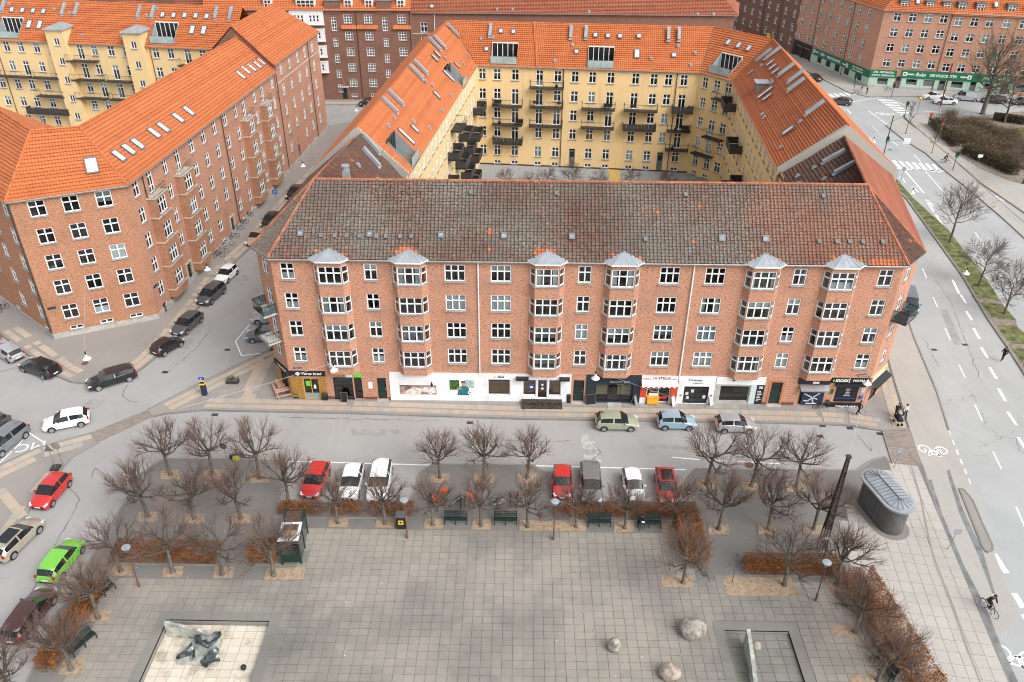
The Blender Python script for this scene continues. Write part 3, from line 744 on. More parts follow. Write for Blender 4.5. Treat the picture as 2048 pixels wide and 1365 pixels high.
def p2(mb, W_, H_):
    mb.box(.0, -.016, 0, W_, -.013, H_, 0); mb.box(0, -.02, H_*.35, W_*.4, -.016, H_, 1); mb.box(W_*.62, -.02, H_*.5, W_, -.016, H_, 2)
    mb.add([(W_*.3, -.024, 0), (W_*.8, -.024, 0), (W_*.78, -.024, H_*.5), (W_*.62, -.024, H_*.62), (W_*.5, -.024, H_*.62), (W_*.36, -.024, H_*.45)], ((0, 1, 2, 3, 4, 5),), 3)
    mb.add([(W_*(.56+.075*math.cos(a)), -.027, H_*(.76+.15*math.sin(a))) for a in [i*.5236 for i in range(12)]], (tuple(range(12)),), 4)
    mb.box(W_*.48, -.03, H_*.83, W_*.65, -.027, H_*.94, 5); mb.box(W_*.28, -.03, H_*.38, W_*.5, -.027, H_*.47, 4)
    return ['poster_white', 'p_leaf', 'p_shelf', 'p_teal', 'skin', 'p_dark']
poster('poster', 15.5, 17.85, .74, 2.52, p2)
for x, z in ((13.6, 1.05), (17.45, 1.05)):
    rb = M(); rb.T = MF.at(x, -.105, z) @ RX(rad(90)); rb.lathe([(.22, 0), (.22, .012)], 18); rb.box(-.13, .02, .012, .13, .06, .02, 1); rb.box(-.11, -.06, .012, .11, -.02, .02, 1); part('poster_badge', rb, ['poster_white', 'blue'], MB)
shopwin(19.2, 21.38, .75, 2.62, 'white_paint'); bb = M(); bb.T = MF.T; bb.box(19.3, .3, .8, 21.3, .33, 2.3); part('backboard', bb, ['wood_floor'], MB)
text(MB, 'GLS', MF.at(20.45, -.07, 2.93), .36, 'ink', shear=.25, bold=.012)
ar = M(); ar.T = MF.at(19.95, -.075, 2.93); ar.add([(-.22, 0, -.09), (.1, 0, -.09), (.02, 0, .0), (.14, 0, .11), (.0, 0, .11), (-.1, 0, .0), (-.3, 0, -.02)], ((0, 1, 2, 3, 4, 5, 6),)); part('sign_logo', ar, ['sign_yellow'], MB)
panel('window_band', 19.27, 21.3, 2.42, 2.56, 'ink', .02, .05)
for a, b in ((22.6, 23.9), (25.1, 26.3)): shopwin(a, b, .75, 2.62, 'white_paint')
bb = M(); bb.T = MF.T; bb.box(22.6, .3, .8, 23.85, .33, 2.6); bb.box(25.15, .3, .8, 26.25, .33, 2.6); part('backboard', bb, ['wood_floor'], MB)
shopwin(24.02, 24.98, .42, 2.62, 'white_paint', name='shop_door'); dd = M(); dd.T = MF.T; dd.box(24.2, .1, .5, 24.8, .14, 2.4); part('door_leaf', dd, ['rust'], MB)
for x, z, ww, hh, mm in ((23.3, 2.0, .2, .3, 'blue'), (23.6, 2.0, .2, .25, 'blue'), (23.45, 1.7, .3, .2, 'poster_white'), (24.5, 1.55, .25, .2, 'poster_white'), (24.5, 2.0, .2, .2, 'poster_white'), (23.3, 1.25, .3, .12, 'blue'), (25.35, 1.3, .4, .2, 'ink')):
    panel('notice', x-ww/2, x+ww/2, z-hh/2, z+hh/2, mm, -.08 if z < 1.4 else .03, -.062 if z < 1.4 else .05)
for a, b in ((21.95, 23.15), (26.1, 27.1)): panel('canopy_box', a, b, 2.78, 3.02, 'black_metal', -.5, -.06)
st = M(); st.T = MF.T; st.box(22.5, -1.25, -.08, 26.45, -.7, .16); st.box(22.5, -.7, -.08, 26.45, -.07, .36); part('wooden_steps', st, ['mast_wood'], MB)
door(27.52, 28.55, .1, 2.62); stepb(27.35, 28.7, .45, .08)
# navy beauty salon
fascia('navy_front', 28.72, 34.0, 0, 3.3, [SHOPH[9]], 'shop_navy'); shopwin(29.65, 33.3, .25, 2.2, cols=3); text(MB, 'BEAUTY BAR', MF.at(32.0, -.07, 2.5), .34, 'zinc', bold=.006); text(MB, 'hair & nails', MF.at(32.0, -.07, 2.24), .15, 'zinc')
bb = M(); bb.T = MF.T; bb.box(29.8, .7, .5, 31.0, .73, 2.1); bb.box(31.9, .7, .5, 33.2, .73, 2.1); part('backboard', bb, ['cream_render'], MB); stepb(30.9, 32.2, 1.0, .06)
# pizzeria
panel('sign_board', 34.05, 37.55, 2.78, 3.3, 'poster_white', -.12); text(MB, 'LA STELLA', MF.at(35.95, -.13, 3.05), .40, 'dark_red_ink', bold=.01, xs=.95); text(MB, 'PIZZERIA', MF.at(34.55, -.13, 2.95), .2, 'sign_red'); text(MB, 'GRILL', MF.at(37.2, -.13, 2.95), .2, 'sign_red')
aw = M(); aw.T = MF.T; aw.add([(34.05, -.08, 2.76), (37.5, -.08, 2.76), (37.5, -.75, 2.5), (34.05, -.75, 2.5)], ((0, 1, 2, 3),), 0)
for i in range(14): aw.box(34.05+i*.2464, -.76, 2.36, 34.05+(i+1)*.2464, -.745, 2.5, i % 2)
part('awning', aw, ['poster_white', 'sign_red'], MB)
for a, b in ((34.03, 34.62), (36.98, 37.52)):
    panel('red_pillar', a, b, .75, 2.3, 'shop_red', -.12); panel('pillar_base', a, b, 0, .75, 'poster_white', -.11); text(MB, 'GRILL', MF.at((a+b)/2, -.13, 2.1), .16, 'sign_yellow')
shopwin(34.66, 36.94, .1, 2.22, 'poster_white', 2); text(MB, 'PIZZABAR', MF.at(35.4, .02, 1.75), .26, 'poster_white'); text(MB, 'ITALIANO', MF.at(35.4, .02, 1.4), .2, 'poster_white'); panel('notice', 34.9, 35.8, .9, 1.2, 'poster_white', .02, .05); panel('red_shelf', 35.0, 36.7, .55, .8, 'sign_red', .02, .05)
# white hairdresser
fascia('white_front', 37.62, 41.2, 0, 3.3, [SHOPH[11]], 'white_paint'); shopwin(38.25, 40.65, .08, 2.1, cols=2); text(MB, 'Helenes', MF.at(39.2, -.07, 2.85), .42, 'ink', shear=.3); text(MB, 'FRISØRSALON', MF.at(39.5, -.07, 2.5), .15, 'ink')
for x, z in ((38.6, 1.2), (39.1, 1.5), (38.7, .7), (40.3, .8)): panel('notice', x-.14, x+.14, z-.17, z+.17, 'blind', .02, .05)
for x in (38.0, 40.95): 
    rb = M(); rb.T = MF.at(x, -.065, 1.05) @ RX(rad(90)); rb.lathe([(.12, 0), (.12, .05)], 12); part('wall_lamp', rb, ['steel'], MB)
# grey salon with wide window
fascia('grey_front', 41.22, 45.95, 0, 3.3, [SHOPH[12]], 'concrete'); panel('sign_board', 41.25, 45.95, 2.42, 3.28, 'poster_white', -.11); rb = M(); rb.T = MF.at(42.9, -.115, 2.95) @ RX(rad(90)); rb.lathe([(.13, 0), (.13, .02)], 14); part('sign_logo', rb, ['ink'], MB)
shopwin(41.72, 44.58, .35, 2.2, 'concrete'); panel('salon_logo', 43.6, 43.95, 1.75, 1.98, 'dark_green', .02, .05)
sh = M(); sh.T = MF.T
for i in range(16): sh.box(44.65, -.12-.02*(i % 2), .12+i*.14, 45.2, -.065, .12+i*.14+.12)
part('shutter', sh, ['blind'], MB)
panel('sign_board', 45.24, 45.95, .15, 2.4, 'sign_black', -.12); text(MB, '30', MF.at(45.6, -.13, 2.1), .4, 'poster_white', bold=.01)
for i in range(7): panel('price_line', 45.35, 45.6+.04*(i*5 % 7), .5+i*.19, .56+i*.19, 'poster_white', -.128, -.115)
door(46.62, 47.68, .1, 2.7); stepb(46.45, 47.85, .4, .08)
dt = M(); dt.T = MF.T
for a, b, c, d in ((46.4, 46.62, .1, 2.9), (47.68, 47.9, .1, 2.9), (46.62, 47.68, 2.7, 2.92)): dt.box(a, -.04, c, b, -.003, d)
part('door_surround', dt, ['new_brick'], MB)
# kiosk
panel('sign_board', 49.1, 52.2, 2.55, 3.3, 'sign_black', -.10); panel('lit_sign', 50.5, 51.1, 2.66, 2.88, 'poster_white', -.12, -.10)
aw = M(); aw.T = MF.T; aw.add([(49.3, -.06, 2.5), (52.05, -.06, 2.5), (52.05, -.7, 2.2), (49.3, -.7, 2.2)], ((0, 1, 2, 3),)); aw.box(49.3, -.72, 2.08, 52.05, -.69, 2.2); part('awning', aw, ['steel'], MB)
shopwin(49.5, 51.9, .15, 2.0); 
def p3(mb, W_, H_):
    mb.box(0, -.016, 0, W_, -.013, H_, 0)
    for a in ((.1, .75, .5, .5), (.5, .5, .8, .8), (.5, .5, .55, .2), (.55, .2, .7, .05), (.5, .5, .3, .25), (.3, .25, .12, .3), (.5, .5, .75, .38)):
        x0, z0, x1, z1 = a; d = Vector((x1-x0, 0, z1-z0)).normalized(); n_ = Vector((-d.z, 0, d.x))*.06
        p, q_ = Vector((x0*W_, -.02, z0*H_)), Vector((x1*W_, -.02, z1*H_)); mb.add((p-n_, q_-n_, q_+n_, p+n_), ((0, 1, 2, 3),), 1)
    mb.box(W_*.25, -.022, H_*.06, W_*.75, -.018, H_*.13, 2); return ['ink', 'blind', 'poster_white']
mb_ = M(); mb_.T = MF.at(49.75, -.05, .1); ms_ = p3(mb_, 2.1, 1.75); mb_.box(0, -.013, 0, 2.1, .05, 1.75, 0); part('advert', mb_, ms_, MB)
panel('sign_board', 52.25, 55.85, 2.78, 3.36, 'sign_black', -.14); text(MB, 'KIOSK', MF.at(53.2, -.15, 3.06), .40, 'poster_white', bold=.014, shear=.12, xs=1.1); text(MB, 'MOVIA', MF.at(54.85, -.15, 3.07), .36, 'poster_white', bold=.008, xs=1.05)
lf = M(); lf.T = MF.at(52.42, -.15, 3.05); lf.add([(-.1, 0, 0), (0, 0, -.14), (.1, 0, .0), (.06, 0, .14), (-.05, 0, .1)], ((0, 1, 2, 3, 4),)); part('sign_logo', lf, ['sign_green'], MB)
panel('lightbox_frame', 53.9, 53.96, 2.8, 3.34, 'poster_white', -.145, -.14)
aw = M(); aw.T = MF.T; aw.box(52.7, -.35, 2.48, 55.6, -.01, 2.7); part('awning', aw, ['black_metal'], MB)
shopwin(52.9, 55.1, .45, 2.45); panel('menu_board', 52.97, 55.03, .52, 2.38, 'sign_black', .03, .06)
for i, s_ in enumerate(('Slush ice', 'Kaffe', 'Softice', 'Spil her', 'Pakkeshop')): text(MB, s_, MF.at(54.1, .02, 2.0-i*.2), .15, 'poster_white')
panel('blue_strip', 53.0, 55.0, .86, .92, 'blue', .02, .03); panel('notice', 52.38, 52.7, 1.4, 1.95, 'p_leaf', -.05); panel('notice', 55.32, 55.68, 1.5, 2.1, 'p_shelf', -.05); panel('parcel_box', 55.34, 55.62, .95, 1.25, 'blue', -.15)
panel('sign_board', 52.3, 55.75, -.1, .4, 'sign_black', -.3); text(MB, 'Toftegårds plads 2', MF.at(54.2, -.31, .15), .30, 'poster_white', shear=.2, bold=.006)
panel('sign_board', .0, CR.L, 2.75, 3.4, 'cream_render', -.14, F=CR); text(MB, 'kiosken', CR.at(1.55, -.15, 3.08), .5, 'poster_white', shear=.2, bold=.01); panel('sign_logo', 2.9, 3.35, 2.9, 3.25, 'sign_green', -.16, -.14, F=CR)
aw = M(); aw.T = CR.T; aw.add([(0, -.1, 2.7), (CR.L, -.1, 2.7), (CR.L, -.7, 2.4), (0, -.7, 2.4)], ((0, 1, 2, 3),)); aw.box(0, -.72, 2.15, CR.L, -.69, 2.4); part('awning', aw, ['black_metal'], MB)
shopwin(.9, 2.5, .05, 2.5, F=CR, name='shop_door')
for F, x in ((MF, .9), (MF, 55.0)): panel('street_name_plate', x-.45, x+.45, 3.55, 3.75, 'ink', -.04)
text(MB, 'TOFTEGÅRDS PLADS', MF.at(.9, -.045, 3.65), .1, 'poster_white'); text(MB, 'TOFTEGÅRDS PLADS', MF.at(55.0, -.045, 3.65), .1, 'poster_white')
pl = M()
for a, b in ((3.5, 4.1), (7.0, 8.3), (9.45, 9.64), (45.98, 46.4), (47.9, 49.1), (52.0, 52.3)): pl.T = MF.T; pl.box(a, -.05, -.1, b, -.002, .32)
part('plinth', pl, ['rust'], MB)
# ------------------------------------------------------------ corner block on the left
LB = thing('apartment_building', 'red brick corner block with bright orange roof at the left street corner', 'building', (-46, 82, 0))
LS = Fac((-50.9, 75.5), (-41.2, 80.15)); LE = Fac((-41.2, 80.15), (-36.0, 149.3)); LW_ = Fac((-61.8, 84.3), (-50.9, 75.5))
LEZ, LCUT = 16.1, 46.2
Z5 = (14.92, 11.9, 8.92, 5.95, 2.95)
wm = M(); hh = []
for s in (2.3, 5.38, 8.5):
    for z in Z5: hh.append(window(LB, LS.T, s, z, 1.55, 1.72, 2, cur=.4))
for s in (2.43, 5.47, 8.54): hh.append(window(LB, LS.T, s, .93, 1.35, .48, 2, 0, rich=False))
wall(wm, LS.T, 0, LS.L, 0, LEZ, hh, 0, 1)
hh = []
for s in (12.5, 8.15, 3.64):
    for i, z in enumerate(Z5):
        if s == 8.15 and i == 0: pass
        if s == 3.64 and i == 4: continue
        hh.append(window(LB, LW_.T, s, z, 1.3, 1.7, 2))
hh += [window(LB, LW_.T, s, .9, 1.1, .45, 2, 0, rich=False) for s in (12.6, 5.6)]
hh.append((8.15-.55, 8.15+.55, .05, 2.0)) if False else None
wall(wm, LW_.T, 0, LW_.L, 0, LEZ, hh, 0, 1)
hh = []
PL = [1.97, 8.95, 16.13, 19.5, 22.98, 26.6, 30.25, 37.5, 45.0]
for s in PL:
    for i, z in enumerate(Z5):
        if i == 4 and s in (22.98,): continue
        if s in (8.95,) and i == 4: continue
        hh.append(window(LB, LE.T, s-.1 if i == 0 and s in (8.95, 16.13) else s, z-.02*s/10, 1.05 if s in (8.95, 37.5, 45.0) else 1.2, 1.72, 2))
for s in (1.97, 12, 19.5, 26.6, 30.25): hh.append(window(LB, LE.T, s, .75, 1.0, .5, 2, 0, rich=False))
BAYL = [4.9, 11.83, 33.0, 40.35]
for s in BAYL: hh.append(window(LB, LE.T, s+.2, 14.55, 1.15, 2.55, 2, (.3, .74), cur=.3))
for s in (9.0, 23.0): hh.append((s-.55, s+.55, .05, 2.5))
wall(wm, LE.T, 0, LCUT, 0, LEZ, hh, 2, 1)
part('wall', wm, ['brown_brick', 'interior', 'pink_brick'], LB)
for s in BAYL:
    bm_ = M(); pts = [LE.P(s-1.55, .02), LE.P(s-1.55, -.9), LE.P(s+1.55, -.9), LE.P(s+1.55, .02)]
    for k in range(3):
        F = Fac(pts[k], pts[k+1]); h2 = []
        if k == 1:
            for z in Z5[1:]: h2.append(window(LB, F.T, F.L/2, z+.1, 1.85, 1.8, 3, cur=.35))
        wall(bm_, F.T, 0, F.L, .9, 13.2, h2, 0, 1, deep=.6, ext=0)
    for z in (13.15,)+tuple(z-1.02 for z in Z5[1:]):
        tr = M(); tr.prism([(s-1.64, .03), (s-1.64, -1.0), (s+1.64, -1.0), (s+1.64, .03)], z-.06, z+.07); tr.v = [LE.T @ q for q in tr.v]; part('bay_trim', tr, ['stone_trim'], LB)
    bm_.poly([p+Vector((0, 0, .9)) for p in pts][::-1], 0)
    part('bay', bm_, ['brown_brick', 'interior'], LB)
    rl_ = M()
    for a, b in zip(pts, pts[1:]):
        for z in (13.3, 14.15): rl_.tube((a+Vector((0, 0, z)), b+Vector((0, 0, z))), .02, 4)
        n = int((b-a).length/.25)
        for i in range(n): p = a.lerp(b, i/n); rl_.tube((p+Vector((0, 0, 13.2)), p+Vector((0, 0, 14.15))), .012, 3)
    part('railing', rl_, ['dark_metal'], LB)
pl = M()
for F, L_ in ((LS, LS.L), (LE, LE.L), (LW_, LW_.L)):
    pl.T = F.T; pl.box(-.06, -.08, -.12, L_+.06, -.003, .62)
part('plinth', pl, ['plinth'], LB)
for s in (9.0, 23.0):
    door(s-.55, s+.55, .05, 2.4, 'dark_green', LE, LB); a = M(); a.T = LE.T
    for x0, x1, z0, z1 in ((s-.8, s-.55, .6, 2.5), (s+.55, s+.8, .6, 2.5), (s-.8, s+.8, 2.5, 2.75)): a.box(x0, -.12, z0, x1, -.004, z1)
    part('door_surround', a, ['stone_trim'], LB)
for F, s, z in [(LS, s, z) for s in (2.3, 5.38, 8.5) for z in Z5[1:]]:  # relieving arches of newer brick over the windows
    rm = M(); rm.T = F.T; rm.add([(s-.8, -.012, z+.9), (s+.8, -.012, z+.9), (s+.5, -.012, z+1.32), (s, -.012, z+1.42), (s-.5, -.012, z+1.32)], ((0, 1, 2, 3, 4),)); part('brick_arch', rm, ['new_brick'], LB)
for F, s in ((LE, 3.45), (LE, 25.2), (LW_, LW_.L-.25)): downpipe(LB, F, s, .6, LEZ, 'dark_metal')
panelL = lambda nm, F, x0, x1, z0, z1, m, d0=-.05: panel(nm, x0, x1, z0, z1, m, d0, -.005, F, LB)
panelL('street_name_plate', LS, .25, 1.05, 3.6, 3.85, 'ink'); panelL('street_name_plate', LE, .4, 1.2, 3.6, 3.85, 'ink')
# roof
OV = .4
ez = Vector((0, 0, LEZ)); uE = LE.X; s0 = LS.P(-.25, -OV)+ez; s1 = LS.P(LS.L+.3, -OV+.05)+ez; e1 = LE.P(LCUT, -OV)+ez; w0 = LW_.P(0, -OV)+ez
rs, re_, ree, rw = Vector((-50.6, 82.3, 21.0)), Vector((-46.2, 83.7, 21.0)), Vector((-42.55, 126.5, 21.0)), Vector((-60.5, 92.0, 21.0))
rf = M(); courses(rf, (s0, s1, re_, rs)); courses(rf, (s1, e1, ree, re_)); courses(rf, (w0, s0, rs, rw))
bE = LE.P(LCUT, 9.6)+ez; b2 = Vector((-50.5, 92.0, LEZ)); b3 = Vector((-58, 99, LEZ))
courses(rf, (bE, b2, re_, ree)); courses(rf, (b2, b3, rw, rs))
part('roof_tiles', rf, ['orange_tile'], LB)['kind'] = 'stuff'
rc = M()
for a, b in ((rs, re_), (re_, ree), (rs, rw), (rs, s0), (re_, s1)): ridge(rc, a+Vector((0, 0, .05)), b+Vector((0, 0, .06)), .13)
part('ridge_tiles', rc, ['orange_tile'], LB)
gutter(LB, [w0+Vector((0, 0, -.05)), s0+Vector((0, 0, -.05)), s1+Vector((0, 0, -.05)), e1+Vector((0, 0, -.05))], .1)
rb = M(); rb.add([b2, bE, bE-ez, b2-ez], ((0, 1, 2, 3),)); rb.add([b3, b2, b2-ez, b3-ez], ((0, 1, 2, 3),)); part('rear_wall', rb, ['yellow_render'], LB)
u, v = slopev(s1, e1, re_)
for px, py in ((236, 314), (256, 301), (274, 290), (307, 268), (325, 257), (355, 238), (376, 224), (480, 152), (490, 142), (502, 137), (513, 131), (521, 125)):
    sky_on(LB, on_slope(px, py, s1, u, v)+u.cross(v)*.05*(1 if u.cross(v).z > 0 else -1), u, v, .95 if px < 400 else .9, 1.65)
u2, v2 = slopev(s0, s1, re_); sky_on(LB, on_slope(184, 333, s0, u2, v2)+Vector((0, -.03, .05)), u2, v2, 1.25, 1.9)
# taller block that closes the same street front
LF = thing('apartment_building', 'taller red brick block with orange hipped roof at the far end of the left street', 'building', (-37, 138, 0))
wm = M(); hh = []; FZ = 17.1
for s in (49.62, 53.6, 57.75, 61.6, 65.8):
    for i, z in enumerate((15.75, 12.6, 9.5, 6.45, 3.4)):
        if s == 53.6 and i == 4: continue
        hh.append(window(LF, LE.T, s, z-.015*(s-49), 1.1, 1.75, 2, pots=.1))
for s in (57.75, 61.6): hh.append(window(LF, LE.T, s, .7, .9, .5, 2, 0, rich=False))
hh.append((52.5, 53.5, .05, 2.6)); wall(wm, LE.T, LCUT, LE.L, 0, FZ, hh, 0, 1)
LFN = Fac(LE.P(LE.L), LE.P(LE.L, 11)); wall(wm, LFN.T, 0, 11, 0, FZ, [], 0, 1)
F = Fac(LE.P(LE.L, 11), LE.P(LCUT, 11)); wall(wm, F.T, 0, F.L, 0, FZ, [], 2, 1)
F = Fac(LE.P(LCUT, 11), LE.P(LCUT, 0)); pk = LE.P(LCUT, 5.3, 22.5)
wm.add([LE.P(LCUT, 11, 12), LE.P(LCUT, -.1, 12), LE.P(LCUT, -.1, FZ), pk, LE.P(LCUT, 11, FZ)], ((0, 1, 2, 3, 4),), 3)
part('wall', wm, ['pink_brick', 'interior', 'yellow_render', 'dull_brick'], LF)
door(52.5, 53.5, .05, 2.5, 'dark_green', LE, LF)
panel('string_course', LCUT+.05, LE.L, 14.0, 14.16, 'stone_trim', -.06, F=LE, par=LF)
a, b = LE.P(LCUT-.1, -OV, FZ), LE.P(LE.L+.3, -OV, FZ); c, d = LE.P(LE.L-5.5, 5.3, 22.6), LE.P(LCUT-.1, 5.3, 22.6); e, f = LE.P(LE.L+.3, 11.2, FZ), LE.P(LCUT-.1, 11.2, FZ)
rf = M(); courses(rf, (a, b, c, d)); courses(rf, (b, e, c, c)); courses(rf, (e, f, d, c)); part('roof_tiles', rf, ['orange_tile'], LF)['kind'] = 'stuff'
rc = M(); ridge(rc, c, d); ridge(rc, c, b); ridge(rc, c, e); part('ridge_tiles', rc, ['orange_tile'], LF)
rc = M(); ridge(rc, a, d, .16); part('verge_tiles', rc, ['worn_orange_tile'], LF)
gutter(LF, [a, b]); downpipe(LF, LE, 63.2, .6, FZ, 'dark_metal'); downpipe(LF, LE, LCUT+.6, .6, FZ, 'dark_metal')
# ------------------------------------------------------------ yellow courtyard block behind the corner block
YB = thing('apartment_building', 'yellow rendered courtyard block with orange roofs and black balconies', 'building', (10, 131, 0))
CYF = Fac((-6.96, 131.7), (27.0, 128.6)); CBF = Fac((27.0, 128.6), (31.3, 123.6)); RWF = Fac((31.3, 123.6), (28.3, 84.5)); LWF = Fac((-12.4, 82.5), (-6.96, 131.7))
YE = 16.05; YZ = (14.76, 11.7, 8.68, 5.62, 2.5)
wm = M(); hh = []; doors = {(5.84, 1), (5.84, 2), (5.84, 3), (9.67, 0), (9.67, 1), (9.67, 2), (12.52, 2), (20.77, 1), (20.77, 2), (24.59, 1), (24.59, 2), (32.0, 1), (32.0, 2), (32.0, 3)}
for s in (.62, 2.98, 5.84, 9.67, 12.52, 15.22, 17.93, 20.77, 24.59, 27.42, 29.63, 32.0):
    for i, z in enumerate(YZ):
        if (s, i) in doors: hh.append(window(YB, CYF.T, s, z-.36, 1.15, 2.5, 2, (.74,), sill=False, cur=.25, pots=0))
        elif s in (15.22, 29.63) and i == 4: continue
        else: hh.append(window(YB, CYF.T, s, z, 1.15, 1.72, 2, (.64,), cur=.3, pots=.2))
    if s not in (.62, 15.22, 29.63): hh.append(window(YB, CYF.T, s, .5, 1.1, .62, 2, 0, rich=False))
DY = [(14.8, 15.75, 0, 3.2), (29.1, 30.05, 0, 3.2)]
wall(wm, CYF.T, 0, CYF.L, -.1, YE, hh+DY, 0, 1)
hh = []
for s, ds in ((1.4, ()), (3.64, (2, 3)), (5.75, (0,))):
    for i, z in enumerate(YZ):
        hh.append(window(YB, CBF.T, s, z-.36 if i in ds else z, 1.0 if s == 1.4 else 1.15, 2.5 if i in ds else 1.72, 2, (.74 if i in ds else .64,), sill=i not in ds, pots=.1))
    if s < 5: hh.append(window(YB, CBF.T, s, .5, 1.0, .6, 2, 0, rich=False))
wall(wm, CBF.T, 0, CBF.L, -.1, YE, hh, 0, 1)
for F, ss in ((RWF, [1.2+2.72*k for k in range(14)]), (LWF, [2.5+2.35*k for k in range(19)])):
    hh = []
    for s in ss:
        for z in YZ: hh.append(window(YB, F.T, s, z, 1.1, 1.75, 2, (.64,), cur=.3, pots=0))
    wall(wm, F.T, 0, F.L, -.1, YE, hh, 0, 1)
# street fronts and gables
RO0, RO1, RO2, RO3 = Vector((41.0, 86.5, 0)), Vector((43.4, 131.5, 0)), Vector((33.2, 143.3, 0)), Vector((-17.6, 147.6, 0)); LO = Vector((-22.5, 84.0, 0))
for a, b in ((RO0, RO1), (RO1, RO2), (RO2, RO3), (RO3, LO)):
    F = Fac(a, b); wall(wm, F.T, 0, F.L, -.1, YE, [], 2, 1)
rL, rR = Vector((-17.3, 84.0, 21.1)), Vector((34.75, 86.5, 21.1)); rLN, rB, rC = Vector((-12.15, 138.4, 21.3)), Vector((29.9, 135.2, 21.3)), Vector((37.0, 127.2, 21.3))
eLi, eLo, eRi, eRo = Vector((-12.1, 84.0, YE)), Vector((-22.8, 84.0, YE)), Vector((28.05, 86.5, YE)), Vector((41.3, 86.5, YE))
ve = Vector((0, 0, 1.0)); 
for pts, nn in (((eLo, rL, eLi), Vector((0, -1, 0))), ((eRi, rR, eRo), Vector((0, -1, 0)))):
    A = [p+nn*.02+Vector((0, 0, .15)) for p in pts]; B = [p-Vector((0, 0, 3.2)) for p in A]
    gm = M()
    for i in range(2):
        gm.q(B[i], B[i+1], A[i+1], A[i]); gm.q(A[i], A[i+1], A[i+1]-nn*.45, A[i]-nn*.45)
    part('gable_wall', gm, ['grey_render'], YB)
part('wall', wm, ['yellow_render', 'interior', 'pink_brick'], YB)
rf = M(); cy0, cy1 = CYF.P(-.2, -.35, YE), CYF.P(CYF.L+.1, -.35, YE); cb1 = CBF.P(CBF.L-.1, -.35, YE)
courses(rf, (cy0, cy1, rB, rLN), holes=[thole(cy0, cy1, rLN, 1009, 107, 4.1, 3.7), thole(cy0, cy1, rLN, 1202, 115, 4.0, 3.7)]); courses(rf, (cy1, cb1, rC, rB), holes=[thole(cy1, cb1, rB, 1452, 130, 3.9, 3.6)]); courses(rf, (eLi, cy0, rLN, rL), holes=[thole(eLi, cy0, rL, 803, 300, 3.4, 3.8), thole(eLi, cy0, rL, 910, 152, 3.2, 3.4)])
rw_ = M(); courses(rw_, (cb1, eRi, rR, rC), .34)
oRC, oB, oLN = Vector((43.7, 131.7, YE)), Vector((33.3, 143.6, YE)), Vector((-17.8, 147.9, YE))
courses(rf, (eRo, oRC, rC, rR)); courses(rf, (oRC, oB, rB, rC)); courses(rf, (oB, oLN, rLN, rB)); courses(rf, (oLN, eLo, rL, rLN))
part('roof_tiles', rf, ['orange_tile'], YB)['kind'] = 'stuff'; part('roof_tiles', rw_, ['worn_orange_tile'], YB)['kind'] = 'stuff'
rc = M()
for a, b in ((rL, rLN), (rLN, rB), (rB, rC), (rC, rR)): ridge(rc, a+Vector((0, 0, .05)), b+Vector((0, 0, .05)))
part('ridge_tiles', rc, ['orange_tile'], YB)
rc = M()
for a, b in ((rLN, cy0), (rC, cb1), (rB, cy1)): rc.tube((Vector(a)+Vector((0, 0, .06)), Vector(b)+Vector((0, 0, .06))), .08, 5)
part('valley', rc, ['dark_zinc'], YB)
fp = CYF.P(9.3, -.35, YE); ft = rLN.lerp(rB, .33); fw = M(); d_ = Vector((.18, 0, 0)); zz = Vector((0, 0, .28))
fw.add([fp-d_, fp+d_, ft+d_, ft-d_, fp-d_+zz, fp+d_+zz, ft+d_+zz, ft-d_+zz], ((4, 5, 6, 7), (0, 4, 7, 3), (1, 2, 6, 5), (0, 1, 5, 4))); part('fire_wall', fw, ['worn_orange_tile'], YB)
gutter(YB, [eLi, cy0, cy1, cb1, eRi], .1)
for s, F in ((13.4, CYF), (30.9, CYF)): downpipe(YB, F, s, .2, YE, 'dark_metal')
